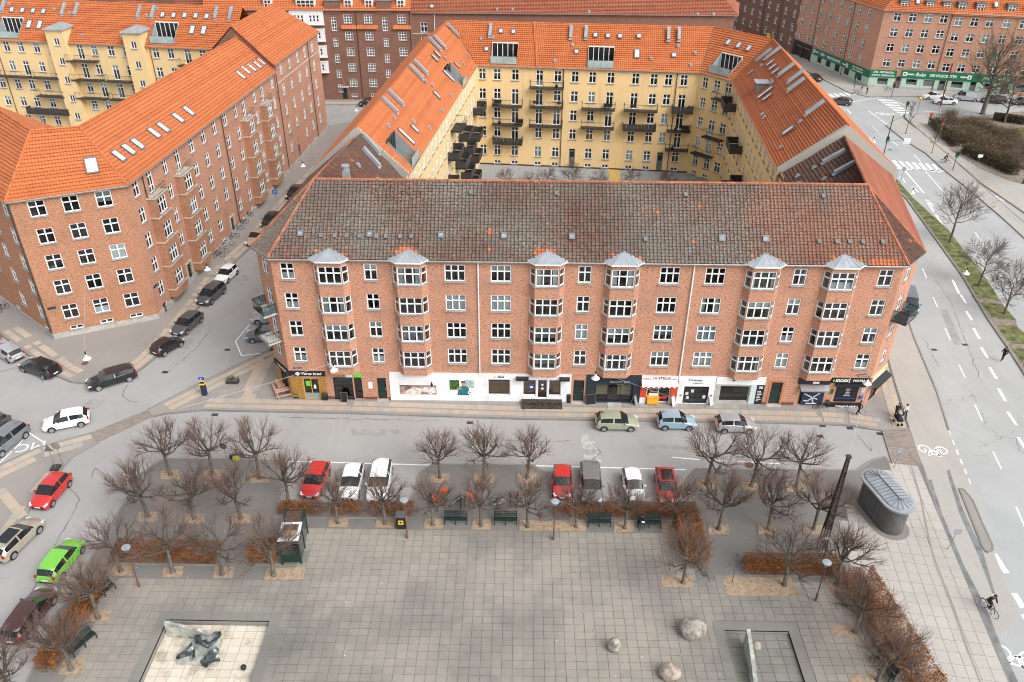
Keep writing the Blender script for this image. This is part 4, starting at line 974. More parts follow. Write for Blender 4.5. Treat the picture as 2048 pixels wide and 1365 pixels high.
def terrace(par, px, py, o, u, v, w, h, fm='window_white'):
    """roof terrace cut into the slope: glazed doors at the back, glass balustrade in front"""
    p = on_slope(px, py, o, u, v); n = u.cross(v); n = n if n.z > 0 else -n
    hz_ = Vector((n.x, n.y, 0)).normalized()         # outward horizontal
    lo, hi = p-v*h/2, p+v*h/2; mb = M(); gl = M()
    f0 = lo+hz_*.15+Vector((0, 0, .1)); top = hi+hz_*.05
    back0 = Vector((hi.x, hi.y, lo.z+.1))
    A, B = -u*w/2, u*w/2
    mb.add([f0+A, f0+B, back0+B, back0+A], ((0, 1, 2, 3),), 1)
    q0, q1 = back0+n*0+hz_*.25, Vector((hi.x, hi.y, hi.z+.25))+hz_*.25
    for s_ in (A, B): mb.add([f0+s_, q0+s_, q1+s_, lo+s_+n*.12+Vector((0, 0, .2))], ((0, 1, 2, 3),), 2)
    o_ = part('roof_terrace', mb, ['dark_metal', 'wood_floor', 'grey_blind'], par)
    fr = M(); H_ = q1.z-q0.z
    T = Matrix(((u.x, -hz_.x, 0, (q0+A).x), (u.y, -hz_.y, 0, (q0+A).y), (0, 0, 1, q0.z), (0, 0, 0, 1)))
    fr.T = T; fr.box(0, -.06, H_-.16, w, .06, H_); fr.box(0, -.05, 0, w, .05, .1)
    for i in range(6): fr.box(w*i/5-.05, -.05, .1, w*i/5+.05, .05, H_-.16)
    part('terrace_door', fr, [fm], o_)
    pm = M(); pm.T = T; pm.q((0, 0, .1), (w, 0, .1), (w, 0, H_-.16), (0, 0, H_-.16)); part('pane', pm, ['car_glass'], o_)
    bl = M(); bl.T = Matrix(((u.x, -hz_.x, 0, (f0+A).x), (u.y, -hz_.y, 0, (f0+A).y), (0, 0, 1, f0.z-.15), (0, 0, 0, 1)))
    for i in range(4): bl.box(w*i/4+.02, -.03, 0, w*(i+1)/4-.02, 0, 1.05)
    part('glass_balustrade', bl, ['frosted_glass'], o_)
    hr = M(); hr.T = bl.T; hr.tube(((0, 0, 1.1), (w, 0, 1.1)), .03, 4); hr.box(-.1, -.15, -.12, w+.1, .05, 0); part('handrail', hr, ['dark_zinc'], o_)
uc, vc = slopev(cy0, cy1, rLN); nn_ = uc.cross(vc); SG = Vector((0, 0, .05))
terrace(YB, 1009, 107, cy0, uc, vc, 4.1, 3.7); terrace(YB, 1202, 115, cy0, uc, vc, 4.0, 3.7)
for px, py in ((1002, 64), (1027, 65), (1191, 72), (1216, 73), (1240, 74), (1278, 74)): sky_on(YB, on_slope(px, py, cy0, uc, vc)+SG, uc, vc, .7, .9)
for px, py, ww, hh_ in ((973, 100, .7, .85), (1153, 105, .7, .85), (1274, 109, .85, 1.7), (1348, 112, .75, .9)): sky_on(YB, on_slope(px, py, cy0, uc, vc)+SG, uc, vc, ww, hh_)
for px in (981, 1142, 1172, 1337, 1358): vent(YB, on_slope(px, 63+.02*(px-981), cy0, uc, vc)+SG, uc, vc, 'fin')
for px, py in ((962, 80), (986, 77), (1110, 124), (1145, 92), (1302, 119), (1356, 93), (1390, 108), (1381, 132)): vent(YB, on_slope(px, py, cy0, uc, vc)+SG, uc, vc, 'hood')
ub, vb = slopev(cy1, cb1, rB); terrace(YB, 1452, 130, cy1, ub, vb, 3.9, 3.6)
for px, py in ((1457, 86), (1478, 92), (1498, 98)): sky_on(YB, on_slope(px, py, cy1, ub, vb)+SG, ub, vb, .75, 1.2)
ul, vl = slopev(eLi, cy0, rL)
for px, py, ww, hh_ in ((812, 275, .75, 2.6), (829, 260, .7, 1.3), (869, 118, .7, 1.3), (874, 110, .7, 1.3), (897, 154, .75, 2.3), (913, 132, .6, 1.2), (873, 192, .7, 1.4)): sky_on(YB, on_slope(px, py, eLi, ul, vl)+SG, ul, vl, ww, hh_)
for px, py in ((777, 213), (789, 198), (830, 147), (839, 137), (867, 90), (877, 86), (904, 62)): vent(YB, on_slope(px, py, eLi, ul, vl)+SG, ul, vl, 'fin')
for px, py in ((776, 254), (787, 237), (826, 245), (858, 258), (883, 223), (864, 173), (901, 193), (926, 130), (936, 112), (850, 165), (890, 118)): vent(YB, on_slope(px, py, eLi, ul, vl)+SG, ul, vl, 'hood')
terrace(YB, 803, 300, eLi, ul, vl, 3.4, 3.8, 'dark_metal'); terrace(YB, 910, 152, eLi, ul, vl, 3.2, 3.4, 'dark_metal')
ur, vr = slopev(cb1, eRi, rC)
for px, py in ((1549, 108), (1574, 142), (1594, 155), (1594, 172), (1632, 218), (1530, 112)): vent(YB, on_slope(px, py, cb1, ur, vr)+SG, ur, vr, 'fin')
for px, py, ww, hh_ in ((1535, 114), (1541, 127), (1546, 137), (1553, 144), (1502, 146), (1533, 186), (1534, 197), (1577, 262)) and [(1534, 118, .7, 1.3), (1541, 128, .7, 1.3), (1546, 136, .7, 1.3), (1552, 144, .7, 1.3), (1502, 147, .6, 1.2), (1531, 187, .8, 2.4), (1535, 196, .7, 1.5), (1577, 263, .8, 1.6)]:
    sky_on(YB, on_slope(px, py, cb1, ur, vr)+SG, ur, vr, ww, hh_)
for px, py in ((1513, 122), (1524, 133), (1543, 163), (1545, 167), (1525, 231), (1529, 237), (1601, 245), (1562, 297)): vent(YB, on_slope(px, py, cb1, ur, vr)+SG, ur, vr, 'hood')
dp = on_slope(1518, 178, cb1, ur, vr); dm = M(); out = Vector((-1, .07, 0)); al = Vector(ur); al.z = 0; al.normalize()
dm.T = Matrix(((al.x, out.x, 0, dp.x), (al.y, out.y, 0, dp.y), (0, 0, 1, dp.z), (0, 0, 0, 1)))
dm.box(-.9, -2.2, -1.2, .9, .5, .9, 0); dm.box(-1.05, -2.4, .9, 1.05, .7, 1.02, 1); part('dormer', dm, ['dark_zinc', 'zinc'], YB)
# balconies of the courtyard
FL = lambda i: YZ[i]-1.62
for x0, x1, i, sol in ((2.27, 7.3, 1, 0), (2.27, 7.3, 2, 0), (2.3, 7.4, 3, 'dark_metal'), (8.2, 13.8, 0, 0), (8.2, 13.8, 1, 0), (8.2, 13.8, 2, 0), (16.5, 22.0, 1, 0), (16.5, 22.0, 2, 0), (23.1, 28.6, 1, 0), (23.1, 28.6, 2, 'dark_metal'), (30.6, 34.0, 1, 'dark_metal'), (30.2, 34.0, 2, 0), (30.2, 34.0, 3, 0)):
    w_ = (x1-x0)*.94; balcony(YB, CYF, (x0+x1)/2-.1, FL(i), w_, 1.35, sol, rail='wide' if sol else 'wide')
for s, i, w_ in ((4.6, 2, 3.4), (3.0, 3, 3.6), (5.2, 0, 2.8)): balcony(YB, CBF, s, FL(i), w_, 1.3, False, rail='wide')
for s, i in ((3.2, 0), (12.5, 1), (19.5, 2), (13.5, 3), (23, 3)): balcony(YB, RWF, s, FL(i), 4.0, 1.7, 'dark_metal', rail='wide')
for s, i in ((27.5, 0), (45.5, 1), (42, 2), (36, 2), (30, 2), (41, 3), (34, 3), (27, 3), (21, 2), (33, 1), (40, 4), (25, 1)): balcony(YB, LWF, s, FL(i), 3.8, 1.55, 'dark_metal' if (i+int(s)) % 3 else False, 'black_metal', rail='bar')
for a in DY: door(a[0], a[1], 0, 2.9, 'dark_zinc', CYF, YB)
pl = M(); pl.T = CYF.T; pl.box(0, -.06, -.1, CYF.L, -.003, .22); part('plinth', pl, ['dark_metal'], YB)
for k, (s, i) in enumerate(((3.1, 1), (12.9, 1), (3.4, 2), (6.6, 2), (9, 1), (31.5, 2), (33, 2), (33.2, 1), (31.3, 3), (20.5, 1), (24.5, 1), (12.4, 0))):
    fm = M(); fm.T = CYF.at(s, -.7, FL(i)); r = random.Random(k)
    if k % 3 == 0: fm.box(-.6, -.3, .35, .6, .3, .45); fm.box(-.6, .22, .45, .6, .3, .85); [fm.box(x, y, 0, x+.06, y+.06, .35) for x in (-.58, .52) for y in (-.28, .2)]
    elif k % 3 == 1: fm.lathe([(.28, .55), (.3, .75), (.2, .95), (.05, 1.0)], 10); fm.tube(((.2, 0, 0), (.1, 0, .6)), .02, 4); fm.tube(((-.2, .1, 0), (-.1, 0, .6)), .02, 4); fm.tube(((-.1, -.2, 0), (0, -.1, .6)), .02, 4)
    else: fm.lathe([(.18, 0), (.24, .4), (.2, .4)], 8); [fm.tube(((0, 0, .35), (r.uniform(-.3, .3), r.uniform(-.3, .3), r.uniform(.7, 1.1))), (.02, .004), 3) for _ in range(14)]
    o = part(['garden_sofa', 'barbecue', 'potted_plant'][k % 3], fm, ['black_metal'], None); tag(o, ['black garden sofa', 'black kettle barbecue', 'potted shrub'][k % 3]+' on the '+['top', 'upper', 'middle', 'lowest'][i]+' courtyard balcony of the '+['first', 'third', 'first', 'first', 'third', 'last', 'last', 'last', 'last', 'fourth', 'fifth', 'third'][k]+' stack'+(' at its right end' if k in (1, 3, 6, 11) else ''), ['sofa', 'barbecue', 'plant'][k % 3])
# ------------------------------------------------------------ yellow block in the left yard
LY = thing('apartment_building', 'yellow rendered block with stair towers behind the orange roofed corner block', 'building', (-75, 145, 0))
LYF = Fac((-95, 146.8), (-52.0, 141.0)); YZ2 = (14.98, 11.77, 8.6, 5.5, 2.3)
wm = M(); hh = []; dset = {(19.41, 0), (8.3, 1), (14.03, 1), (19.41, 1), (25.12, 1), (14.03, 2), (22.05, 2), (25.12, 2), (14.03, 3), (38.99, 0)}
for s in (2.6, 5.63, 8.3, 11.31, 14.03, 19.41, 22.05, 25.12, 27.82, 33.28, 35.95, 38.99, 41.65):
    for i, z in enumerate(YZ2):
        dd_ = (s, i) in dset
        hh.append(window(LY, LYF.T, s, z-.36 if dd_ else z, 1.15, 2.5 if dd_ else 1.72, 2, (.74 if dd_ else .64,), sill=not dd_, pots=.1))
    hh.append(window(LY, LYF.T, s, .2, 1.0, .6, 2, 0, rich=False)) if False else None
LYE = 16.0; wall(wm, LYF.T, -12, LYF.L, -.1, LYE, hh, 0, 1)
for xt in (16.1, 30.1, -2.4):
    for a, b, c, d in ((xt-1.6, -.0, xt-1.6, -1.1), (xt-1.6, -1.1, xt+1.6, -1.1), (xt+1.6, -1.1, xt+1.6, 0)):
        F = Fac(LYF.P(a, b), LYF.P(c, d)); h2 = []
        if abs(F.L-3.2) < .1:
            for z in (16.4, 13.15, 10.0, 6.85, 3.7): h2.append(window(LY, F.T, 1.75, z, 1.0, 1.2, 2, 0, rich=False))
        wall(wm, F.T, 0, F.L, -.1, 18.4, h2, 0, 1, deep=.8, ext=.1)
    for sx in (-1.6, 1.6): wm.add([LYF.P(xt+sx, 0, LYE), LYF.P(xt+sx, 0, 18.4), LYF.P(xt+sx, 2.3, 18.4)], ((0, 1, 2),), 0)
    zt = M(); zt.T = LYF.T; E_ = [(xt-1.85, -1.4, 18.4), (xt+1.85, -1.4, 18.4), (xt+1.85, 2.6, 18.5), (xt-1.85, 2.6, 18.5), (xt, 1.2, 19.2), (xt-1.85, -1.4, 18.25), (xt+1.85, -1.4, 18.25), (xt+1.85, 2.6, 18.3), (xt-1.85, 2.6, 18.3)]
    zt.add(E_, ((0, 1, 4), (1, 2, 4), (2, 3, 4), (3, 0, 4), (5, 6, 1, 0), (6, 7, 2, 1), (8, 5, 0, 3), (8, 7, 6, 5))); part('tower_roof', zt, ['zinc'], LY)
part('wall', wm, ['yellow_render', 'interior'], LY)
e0, e1 = LYF.P(-12, -.4, LYE), LYF.P(LYF.L+4, -.4, LYE); k0, k1 = LYF.P(-12, 5.7, 21.7), LYF.P(LYF.L+4, 5.7, 21.7); f0, f1 = LYF.P(-12, 11.6, LYE), LYF.P(LYF.L+4, 11.6, LYE)
rf = M(); courses(rf, (e0, e1, k1, k0), holes=[thole(e0, e1, k0, 22, 56, 4.0, 3.8), thole(e0, e1, k0, 330, 66, 4.2, 3.8)]); courses(rf, (f1, f0, k0, k1)); part('roof_tiles', rf, ['orange_tile'], LY)['kind'] = 'stuff'
rc = M(); ridge(rc, k0, k1); part('ridge_tiles', rc, ['orange_tile'], LY); gutter(LY, [e0, e1])
uy, vy = slopev(e0, e1, k0)
for px, py in ((25, 21), (46, 22), (67, 23), (88, 24), (326, 31), (348, 32), (370, 32), (392, 33), (414, 34)): sky_on(LY, on_slope(px, py, e0, uy, vy)+SG, uy, vy, .8, 1.1)
for px, py in ((59, 50), (80, 51), (385, 61), (408, 62)): sky_on(LY, on_slope(px, py, e0, uy, vy)+SG, uy, vy, .9, 1.7)
for px, py in ((8, 13), (128, 20), (154, 20), (279, 26), (307, 26), (433, 28), (462, 29)): vent(LY, on_slope(px, py, e0, uy, vy)+SG, uy, vy, 'fin')
for px, py in ((19, 10), (108, 20), (140, 28), (293, 33), (315, 19), (164, 72), (244, 76)): vent(LY, on_slope(px, py, e0, uy, vy)+SG, uy, vy, 'hood')
terrace(LY, 22, 56, e0, uy, vy, 4.0, 3.8); terrace(LY, 330, 66, e0, uy, vy, 4.2, 3.8)
for x0, x1, i, sol in ((16.9, 22.7, 0, 0), (2.7, 9.0, 1, 0), (9.2, 14.8, 1, 0), (16.9, 22.8, 1, 0), (23.1, 28.6, 1, 0), (9.3, 14.9, 2, 0), (16.9, 22.8, 2, 0), (23.2, 28.0, 2, 0), (6.5, 15.0, 3, 'dark_metal'), (37.4, 41, 0, 0)):
    d_ = 1.3; balcony(LY, LYF, (x0+x1)/2, YZ2[i]-1.65, (x1-x0)*.95, d_, sol, rail='wide')
for s in (3.8, 29.0+3.4): downpipe(LY, LYF, s, .2, LYE, 'dark_metal')
# ------------------------------------------------------------ brown brick block across the far street
FC = thing('apartment_building', 'brown brick block with white grid windows and dormers at the top of the picture', 'building', (-37, 170, 0))
FCF = Fac((-62, 167.7), (-22, 169.0)); SF = 10.0; wm = M(); hh = []; FCE = 17.3
def fwin(s, z, w, h, c, ts): hh.append(window(FC, FCF.T, s+SF, z, w, h, c, ts, rich=False))
for s in (17.7, 21.67, 28.2, 2.5):
    for i, z in enumerate((15.7, 12.5, 9.5, 6.45, 3.4)): fwin(s, z, 1.55, 1.6, 3, (.36, .68))
    fwin(s, .9, 1.3, .7, 3, 0)
for s in (14.95, 24.9):
    fwin(s, 14.75, 1.0, 2.5, 2, (.25, .5, .75))
    for z in (11.3, 8.2, 5.2) + ((2.3,) if s < 20 else ()): fwin(s, z, .95, 1.6, 2, (.36, .68))
hh.append((15.2+SF, 16.2+SF, .1, 2.3)); wall(wm, FCF.T, 0, 40, -.1, FCE, hh, 0, 1)
for s in (14.95, 24.9): wm.T = FCF.T; wm.box(s+SF-1.5, -.16, FCE-.6, s+SF+1.5, .8, FCE+1.7); wm.T = None
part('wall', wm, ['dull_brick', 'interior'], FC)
door(15.2+SF, 16.2+SF, .1, 2.3, 'dark_green', FCF, FC); panel('door_hood', 14.7+SF, 16.7+SF, 2.5, 2.75, 'concrete', -.5, F=FCF, par=FC)
for s in (14.95, 24.9):
    zt = M(); zt.T = FCF.T; x = s+SF; zt.add([(x-1.7, -.3, FCE+1.7), (x+1.7, -.3, FCE+1.7), (x+1.7, 1, FCE+1.7), (x-1.7, 1, FCE+1.7), (x, .3, FCE+2.2), (x, .6, FCE+2.2)], ((0, 1, 4), (1, 2, 5, 4), (2, 3, 5), (3, 0, 4, 5))); zt.box(x-.25, .2, FCE+2, x+.25, .7, FCE+2.9); part('tower_cap', zt, ['dark_zinc'], FC)
for z0, z1 in ((14.75, 17.0), (11.65, 13.8), (8.6, 10.6), (5.6, 7.6)):
    wide = z0 > 14; x0, x1 = (6.6, 13.05) if wide else (9.9, 13.0); b = M(); F = FCF; h2 = []
    A, B = F.P(x0+SF, -.75), F.P(x1+SF, -.75); F2 = Fac(A, B)
    for k in (([1.0, 1.7, 2.4, 4.0, 4.7, 5.4]) if wide else ([1.2, 2.1])): h2.append(window(FC, F2.T, k, (z0+z1)/2, .5, 1.3, 1, (.5,), rich=False, sill=False))
    wall(b, F2.T, 0, F2.L, z0, z1, h2, 0, 1, deep=.5, ext=0); b.T = F2.T
    b.q((0, 0, z0), (0, .75, z0), (0, .75, z1), (0, 0, z1)); b.q((F2.L, .75, z0), (F2.L, 0, z0), (F2.L, 0, z1), (F2.L, .75, z1)); b.q((0, 0, z1), (F2.L, 0, z1), (F2.L, .75, z1), (0, .75, z1)); b.q((0, .75, z0), (F2.L, .75, z0), (F2.L, 0, z0), (0, 0, z0))
    b.box(-.08, -.08, z1, F2.L+.08, .75, z1+.1); b.box(-.08, -.08, z0-.1, F2.L+.08, .75, z0); part('bay', b, ['white_render', 'interior'], FC)
for x0, x1 in ((16.3, 19.3), (19.4, 23.5), (26.4, 30)):
    b = M(); b.T = FCF.T; b.add([(x0+SF, -.45, 13.95), (x1+SF, -.45, 13.95), (x1+SF, -.02, 14.6), (x0+SF, -.02, 14.6), (x0+SF, -.45, 13.85), (x1+SF, -.45, 13.85)], ((0, 1, 2, 3), (4, 5, 1, 0))); part('tile_apron', b, ['orange_tile'], FC)
e0, e1, k1, k0 = FCF.P(0, -.35, FCE), FCF.P(40.2, -.35, FCE), FCF.P(40.2, 5.5, 24), FCF.P(0, 5.5, 24)
rf = M(); courses(rf, (e0, e1, k1, k0)); courses(rf, (FCF.P(40.2, 11.5, FCE), FCF.P(0, 11.5, FCE), k0, k1)); part('roof_tiles', rf, ['orange_tile'], FC)['kind'] = 'stuff'
for s in (18.0, 22.0, 28.2, 9.8, 2.5):
    dm = M(); T = FCF.at(s+SF, 0, FCE); dm.T = T; hw = 1.9 if s == 9.8 else .85
    for a, b in ((-hw, -hw+.2), (hw-.2, hw)): dm.box(a, .25, .25, b, 2.8, 2.5)
    dm.box(-hw-.1, .05, 2.5, hw+.1, 3.2, 2.66); dm.box(-hw+.2, .6, .3, hw-.2, .65, 2.5, 1); dm.box(-hw-.05, .0, .12, hw+.05, .4, .28, 1)
    part('dormer', dm, ['white_render', 'dark_zinc'], FC); window(FC, T, 0, 1.4, 2*hw-.4, 2.1, 4 if hw > 1 else 2, (.36, .68), rich=False, sill=False)
gutter(FC, [e0, e1]); downpipe(FC, FCF, 19.35+SF, .3, FCE, 'dark_metal'); downpipe(FC, FCF, 29.85+SF, .3, FCE, 'dark_metal')
E1 = FCF.P(40, 12); wm = M()
# long neighbour with the old red roof
BC = thing('apartment_building', 'brick block under a long weathered red tile roof behind the yellow courtyard', 'building', (10, 172, 0))
BCF = Fac((-22, 169.0), (41, 169.0)); BE = 16.9; wm = M(); hh = []
for s in (2.5, 7.5, 12.5):
    for z in (14.2, 11.4, 8.2, 5.1): hh.append(window(BC, BCF.T, s, z, 1.3, 1.9, 2, (.6,), rich=False))
wall(wm, BCF.T, 0, 63, -.1, BE, hh, 0, 1); BCR = Fac((41, 169.0), (44, 181)); wall(wm, BCR.T, 0, BCR.L, -.1, BE, [], 0, 1)
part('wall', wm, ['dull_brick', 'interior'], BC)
e0, e1, e2, e3 = BCF.P(0, -.4, BE), Vector((41.6, 168.6, BE)), Vector((44.6, 181.4, BE)), Vector((-22, 181.4, BE)); k0, k1 = Vector((-22, 175, 23.5)), Vector((35.5, 175, 23.5))
rf = M(); courses(rf, (e0, e1, k1, k0), .33); courses(rf, (e1, e2, k1, k1), .33); courses(rf, (e2, e3, k0, k1), .33); part('roof_tiles', rf, ['red_tile'], BC)['kind'] = 'stuff'
rc = M(); ridge(rc, k0, k1); ridge(rc, k1, e1); part('ridge_tiles', rc, ['red_tile'], BC); gutter(BC, [e0, e1]); downpipe(BC, BCF, 4.6, .3, BE, 'white_paint')
u, v = slopev(e0, e1, k0)
for px, py in ((864, 14),): sky_on(BC, on_slope(px, py, e0, u, v)+SG, u, v, .7, .8)
for px, py in ((994, 20), (1025, 20), (1178, 25), (1395, 30), (1427, 30)): vent(BC, on_slope(px, py, e0, u, v)+SG, u, v, 'hood')
panel('string_course', .2, 14, 12.9, 13.05, 'stone_trim', -.1, F=BCF, par=BC)
# ------------------------------------------------------------ locksmith corner block on the right
RK = thing('apartment_building', 'pale red brick corner block with green locksmith shop front on the right', 'building', (80, 190, 0))
KS = Fac((75.2, 182.2), (112.0, 175.05)); KN = Fac((67.2, 212.4), (75.2, 182.2)); KE = 15.75; wm = M(); hh = []
for s in (2.8, 5.84, 8.88, 11.88):
    for z in (14.55, 11.5, 8.43, 5.32): hh.append(window(RK, KS.T, s, z-.0, 1.5, 1.65, 2, pots=.1, cur=.5))
for s in (14.82, 17.83, 20.8, 23.98, 27.2, 30.3, 33.4):
    for z in (14.2, 11.1, 8.05, 4.95): hh.append(window(RK, KS.T, s, z, 1.5, 1.65, 2, pots=.1, cur=.5))
KH = [(1.75, 4.0, .6, 2.1), (5.5, 6.5, .1, 2.6), (7.6, 9.9, .9, 2.2), (11.1, 13.3, .8, 2.2), (14.3, 15.6, .15, 2.3), (16.7, 19.1, .8, 2.25), (20.5, 21.7, .15, 2.5), (23.2, 25.2, .8, 2.2), (26.6, 28, .15, 2.5), (29.5, 31.2, .6, 2.4)]
wall(wm, KS.T, 0, KS.L, -.6, KE, hh+KH, 0, 1); hh = []
for s in (1.65, 5.3, 8.9, 12.5, 16.1, 19.55, 23.1, 26.6):
    for z in (14.25, 11.2, 8.1, 5.0): hh.append(window(RK, KN.T, s, z, 1.15, 1.7, 2, pots=.1, cur=.4))
KH2 = [(1.0, 3.6, .2, 2.4), (4.4, 7.6, .2, 2.4), (11, 12.8, .5, 2.2), (14.6, 16.6, .5, 2.2), (18.3, 20.3, .3, 2.2), (22, 24, .5, 2.2), (26.2, 28.8, .5, 2.2)]
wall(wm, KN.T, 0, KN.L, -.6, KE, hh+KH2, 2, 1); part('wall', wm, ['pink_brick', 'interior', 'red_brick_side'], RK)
mat('shop_green_sign', (.01, .16, .075), .5, var=.05)
def cover(F, x0, x1, z0, z1, hs_, m, nm, d=-.05, par=RK):
    mb = M(); wall(mb, F.at(0, d, 0), x0, x1, z0, z1, [h+('n',) for h in hs_]); return part(nm, mb, [m], par)
cover(KS, 0, 5.3, .5, 2.5, KH[:1], 'green_render', 'green_front'); cover(KS, 6.7, 29, .5, 2.6, KH[2:9], 'green_render', 'green_front'); cover(KS, 0, 29, -.6, .5, KH, 'concrete', 'plinth')
cover(KN, 8.2, KN.L, .3, 2.3, KH2[2:], 'green_render', 'green_front'); cover(KN, 8.2, KN.L, -.6, .3, KH2, 'concrete', 'plinth')
K1 = lambda F, a, b, z0=2.45, z1=3.85, m='shop_green_sign', d=-.16, n='sign_board': panel(n, a, b, z0, z1, m, d, -.005, F, RK)
K1(KS, -.1, 5.4, 2.2, 3.75); K1(KS, 6.4, 29, 2.35, 4.0); K1(KN, 8.6, KN.L, 1.95, 3.45); K1(KN, .2, 8.1, 2.6, 3.6, 'sign_black')
KT = lambda F, s_, x, z, sz, **k: text(RK, s_, F.at(x, -.17, z), sz, 'poster_white', **k)
KT(KS, 'LÅSE - SPECIALISTEN', 2.7, 3.3, .5, bold=.012, xs=.92); KT(KS, 'JOHN R. HANSON A/S', 2.7, 2.65, .5, bold=.012, xs=.92)
KT(KS, 'Ruko', 10.2, 3.2, 1.05, shear=.3, bold=.02, xs=.92); KT(KS, 'SERVICECENTER', 14.75, 3.15, .74, bold=.02); KT(KS, 'JOHN R. HANSON', 25.2, 3.2, .6, bold=.01)
KT(KN, 'Ruko', 13.0, 2.75, .95, shear=.3, bold=.02, xs=.9); KT(KN, 'SERVICECENTER', 17.6, 2.65, .74, bold=.02); KT(KN, 'LÅSE - SPECIALISTEN', 26.9, 2.95, .45, bold=.01, xs=.9); KT(KN, 'JOHN R. HANSON A/S', 26.9, 2.4, .45, bold=.01, xs=.9)
for F, x, z, dirn in ((KS, 7.1, 3.2, 1), (KS, 20.0, 3.2, -1), (KN, 9.5, 2.8, 1), (KN, 23.0, 2.6, -1)):
    ky = M(); ky.T = F.at(x, -.18, z); ky.lathe([(0.0, 0)], 3) if False else None
    ky.box(-.45, -.01, -.42, .35, 0, .42); ky.box(.35*dirn if dirn > 0 else -1.9, -.01, -.1, 1.8 if dirn > 0 else -.45, 0, .12)
    for i in range(4): ky.box(dirn*(.8+i*.25), -.01, -.2, dirn*(.9+i*.25), 0, -.1)
    ky.box(-.2, -.02, -.2, .1, -.011, .2, 1); part('key_emblem', ky, ['poster_white', 'shop_green_sign'], RK)
for i, h in enumerate(KH):
    if i in (1, 4, 6, 8): door(h[0], h[1], h[2], h[3], 'dark_zinc', KS, RK)
    else:
        shopwin(*h[:4], 'white_paint', 1, F=KS, par=RK); bb = M(); bb.T = KS.T; bb.box(h[0]+.1, .4, h[2], h[1]-.1, .43, h[2]+(h[3]-h[2])*(.45 if i != 3 else .8)); part('backboard', bb, ['poster_white' if i % 2 else 'blind'], RK)
for i, h in enumerate(KH2): shopwin(*h[:4], 'black_metal' if i < 2 else 'white_paint', 2 if i < 2 else 1, F=KN, par=RK)
for a, b in ((-.2, 1.0), (3.6, 4.4), (7.6, 8.2)): K1(KN, a, b, -.5, 2.6, 'sign_black', -.08, 'black_pier')
e0, e1, e2 = KN.P(0, -.4, KE), KS.P(-.2, -.35, KE), KS.P(13.2, -.4, KE); k0, k1, k2 = KN.P(0, 6, 22), Vector((81.5, 187.3, 22)), KS.P(13.2, 6, 22)
rf = M(); courses(rf, (e0, e1, k1, k0)); courses(rf, (e1, e2, k2, k1)); dz = Vector((0, 0, -.35)); e3, k3 = KS.P(KS.L, -.4, KE), KS.P(KS.L, 6, 22); courses(rf, (e2+dz, e3+dz, k3+dz, k2+dz))
courses(rf, (KN.P(KN.L-9, 12, KE), KN.P(0, 12, KE), k0, k1)); courses(rf, (KS.P(KS.L, 12, KE), KS.P(9, 12, KE), k1, k3)); part('roof_tiles', rf, ['orange_tile'], RK)['kind'] = 'stuff'
gutter(RK, [e0, e1, e2, e3]); downpipe(RK, KS, 13.3, .0, KE, 'dark_metal'); downpipe(RK, KN, 21.2, .0, KE, 'dark_metal'); downpipe(RK, KN, 7.9, .0, KE, 'dark_metal')
for s in (3.7, 8.7, 12.0, 14.9, 18.4, 24.3, 28, 33):
    dm = M(); T = KS.at(s, .3, KE+.2); dm.T = T; dm.box(-.9, .3, 0, -.7, 2.4, 1.75); dm.box(.7, .3, 0, .9, 2.4, 1.75); dm.box(-1.0, .15, 1.75, 1.0, 2.8, 1.9); dm.box(-.7, .5, 0, .7, .55, 1.7); part('dormer', dm, ['dark_zinc'], RK); window(RK, T @ TR(0, .2, 0), 0, .95, 1.3, 1.4, 2, (.64,), rich=False, sill=False)
for s in (6.3, 21.3): u, v = slopev(e1, e2, k1); sky_on(RK, KS.P(s, 1.2, KE+1.75), u, v, .8, 1.3)
# ------------------------------------------------------------ brown block further up the avenue
BR = thing('apartment_building', 'dark brown brick block up the avenue beyond the locksmith corner', 'building', (64, 226, 0))
BRF = Fac((56, 255.5), (67.2, 212.6)); wm = M(); hh = []; o_ = 14.9
for k in range(11):
    s = o_+.8+4.1*(k-3.5)+.0
    for z in (21.4, 18.3, 15.2, 12.15, 9.05, 5.95, 2.8):
        if 1 < s < BRF.L-1: hh.append(window(BR, BRF.T, s, z, 1.3, 1.7, 2, rich=False))
    if 1 < s < BRF.L-1: hh.append(window(BR, BRF.T, s, .2, 1.1, .6, 2, 0, rich=False))
wall(wm, BRF.T, 0, BRF.L, -.8, 23, hh, 0, 1); part('wall', wm, ['dull_brick', 'interior'], BR)
for s in (24.9, 33.3): door(s-.8, s+.8, -.6, 2.0, 'dark_green', BRF, BR); downpipe(BR, BRF, s+2.9, 0, 23, 'dark_metal')
e0, e1 = BRF.P(0, -.4, 23), BRF.P(BRF.L, -.4, 23); rf = M(); courses(rf, (e0, e1, BRF.P(BRF.L, 6, 29), BRF.P(0, 6, 29))); part('roof_tiles', rf, ['orange_tile'], BR)['kind'] = 'stuff'
panel('shop_sign', 3.0, 12, 2.6, 4.4, 'cream_render', -.2, F=BRF, par=BR); panel('shop_sign', 31.2, 32.9, 1.0, 2.4, 'sign_yellow', -.12, F=BRF, par=BR)
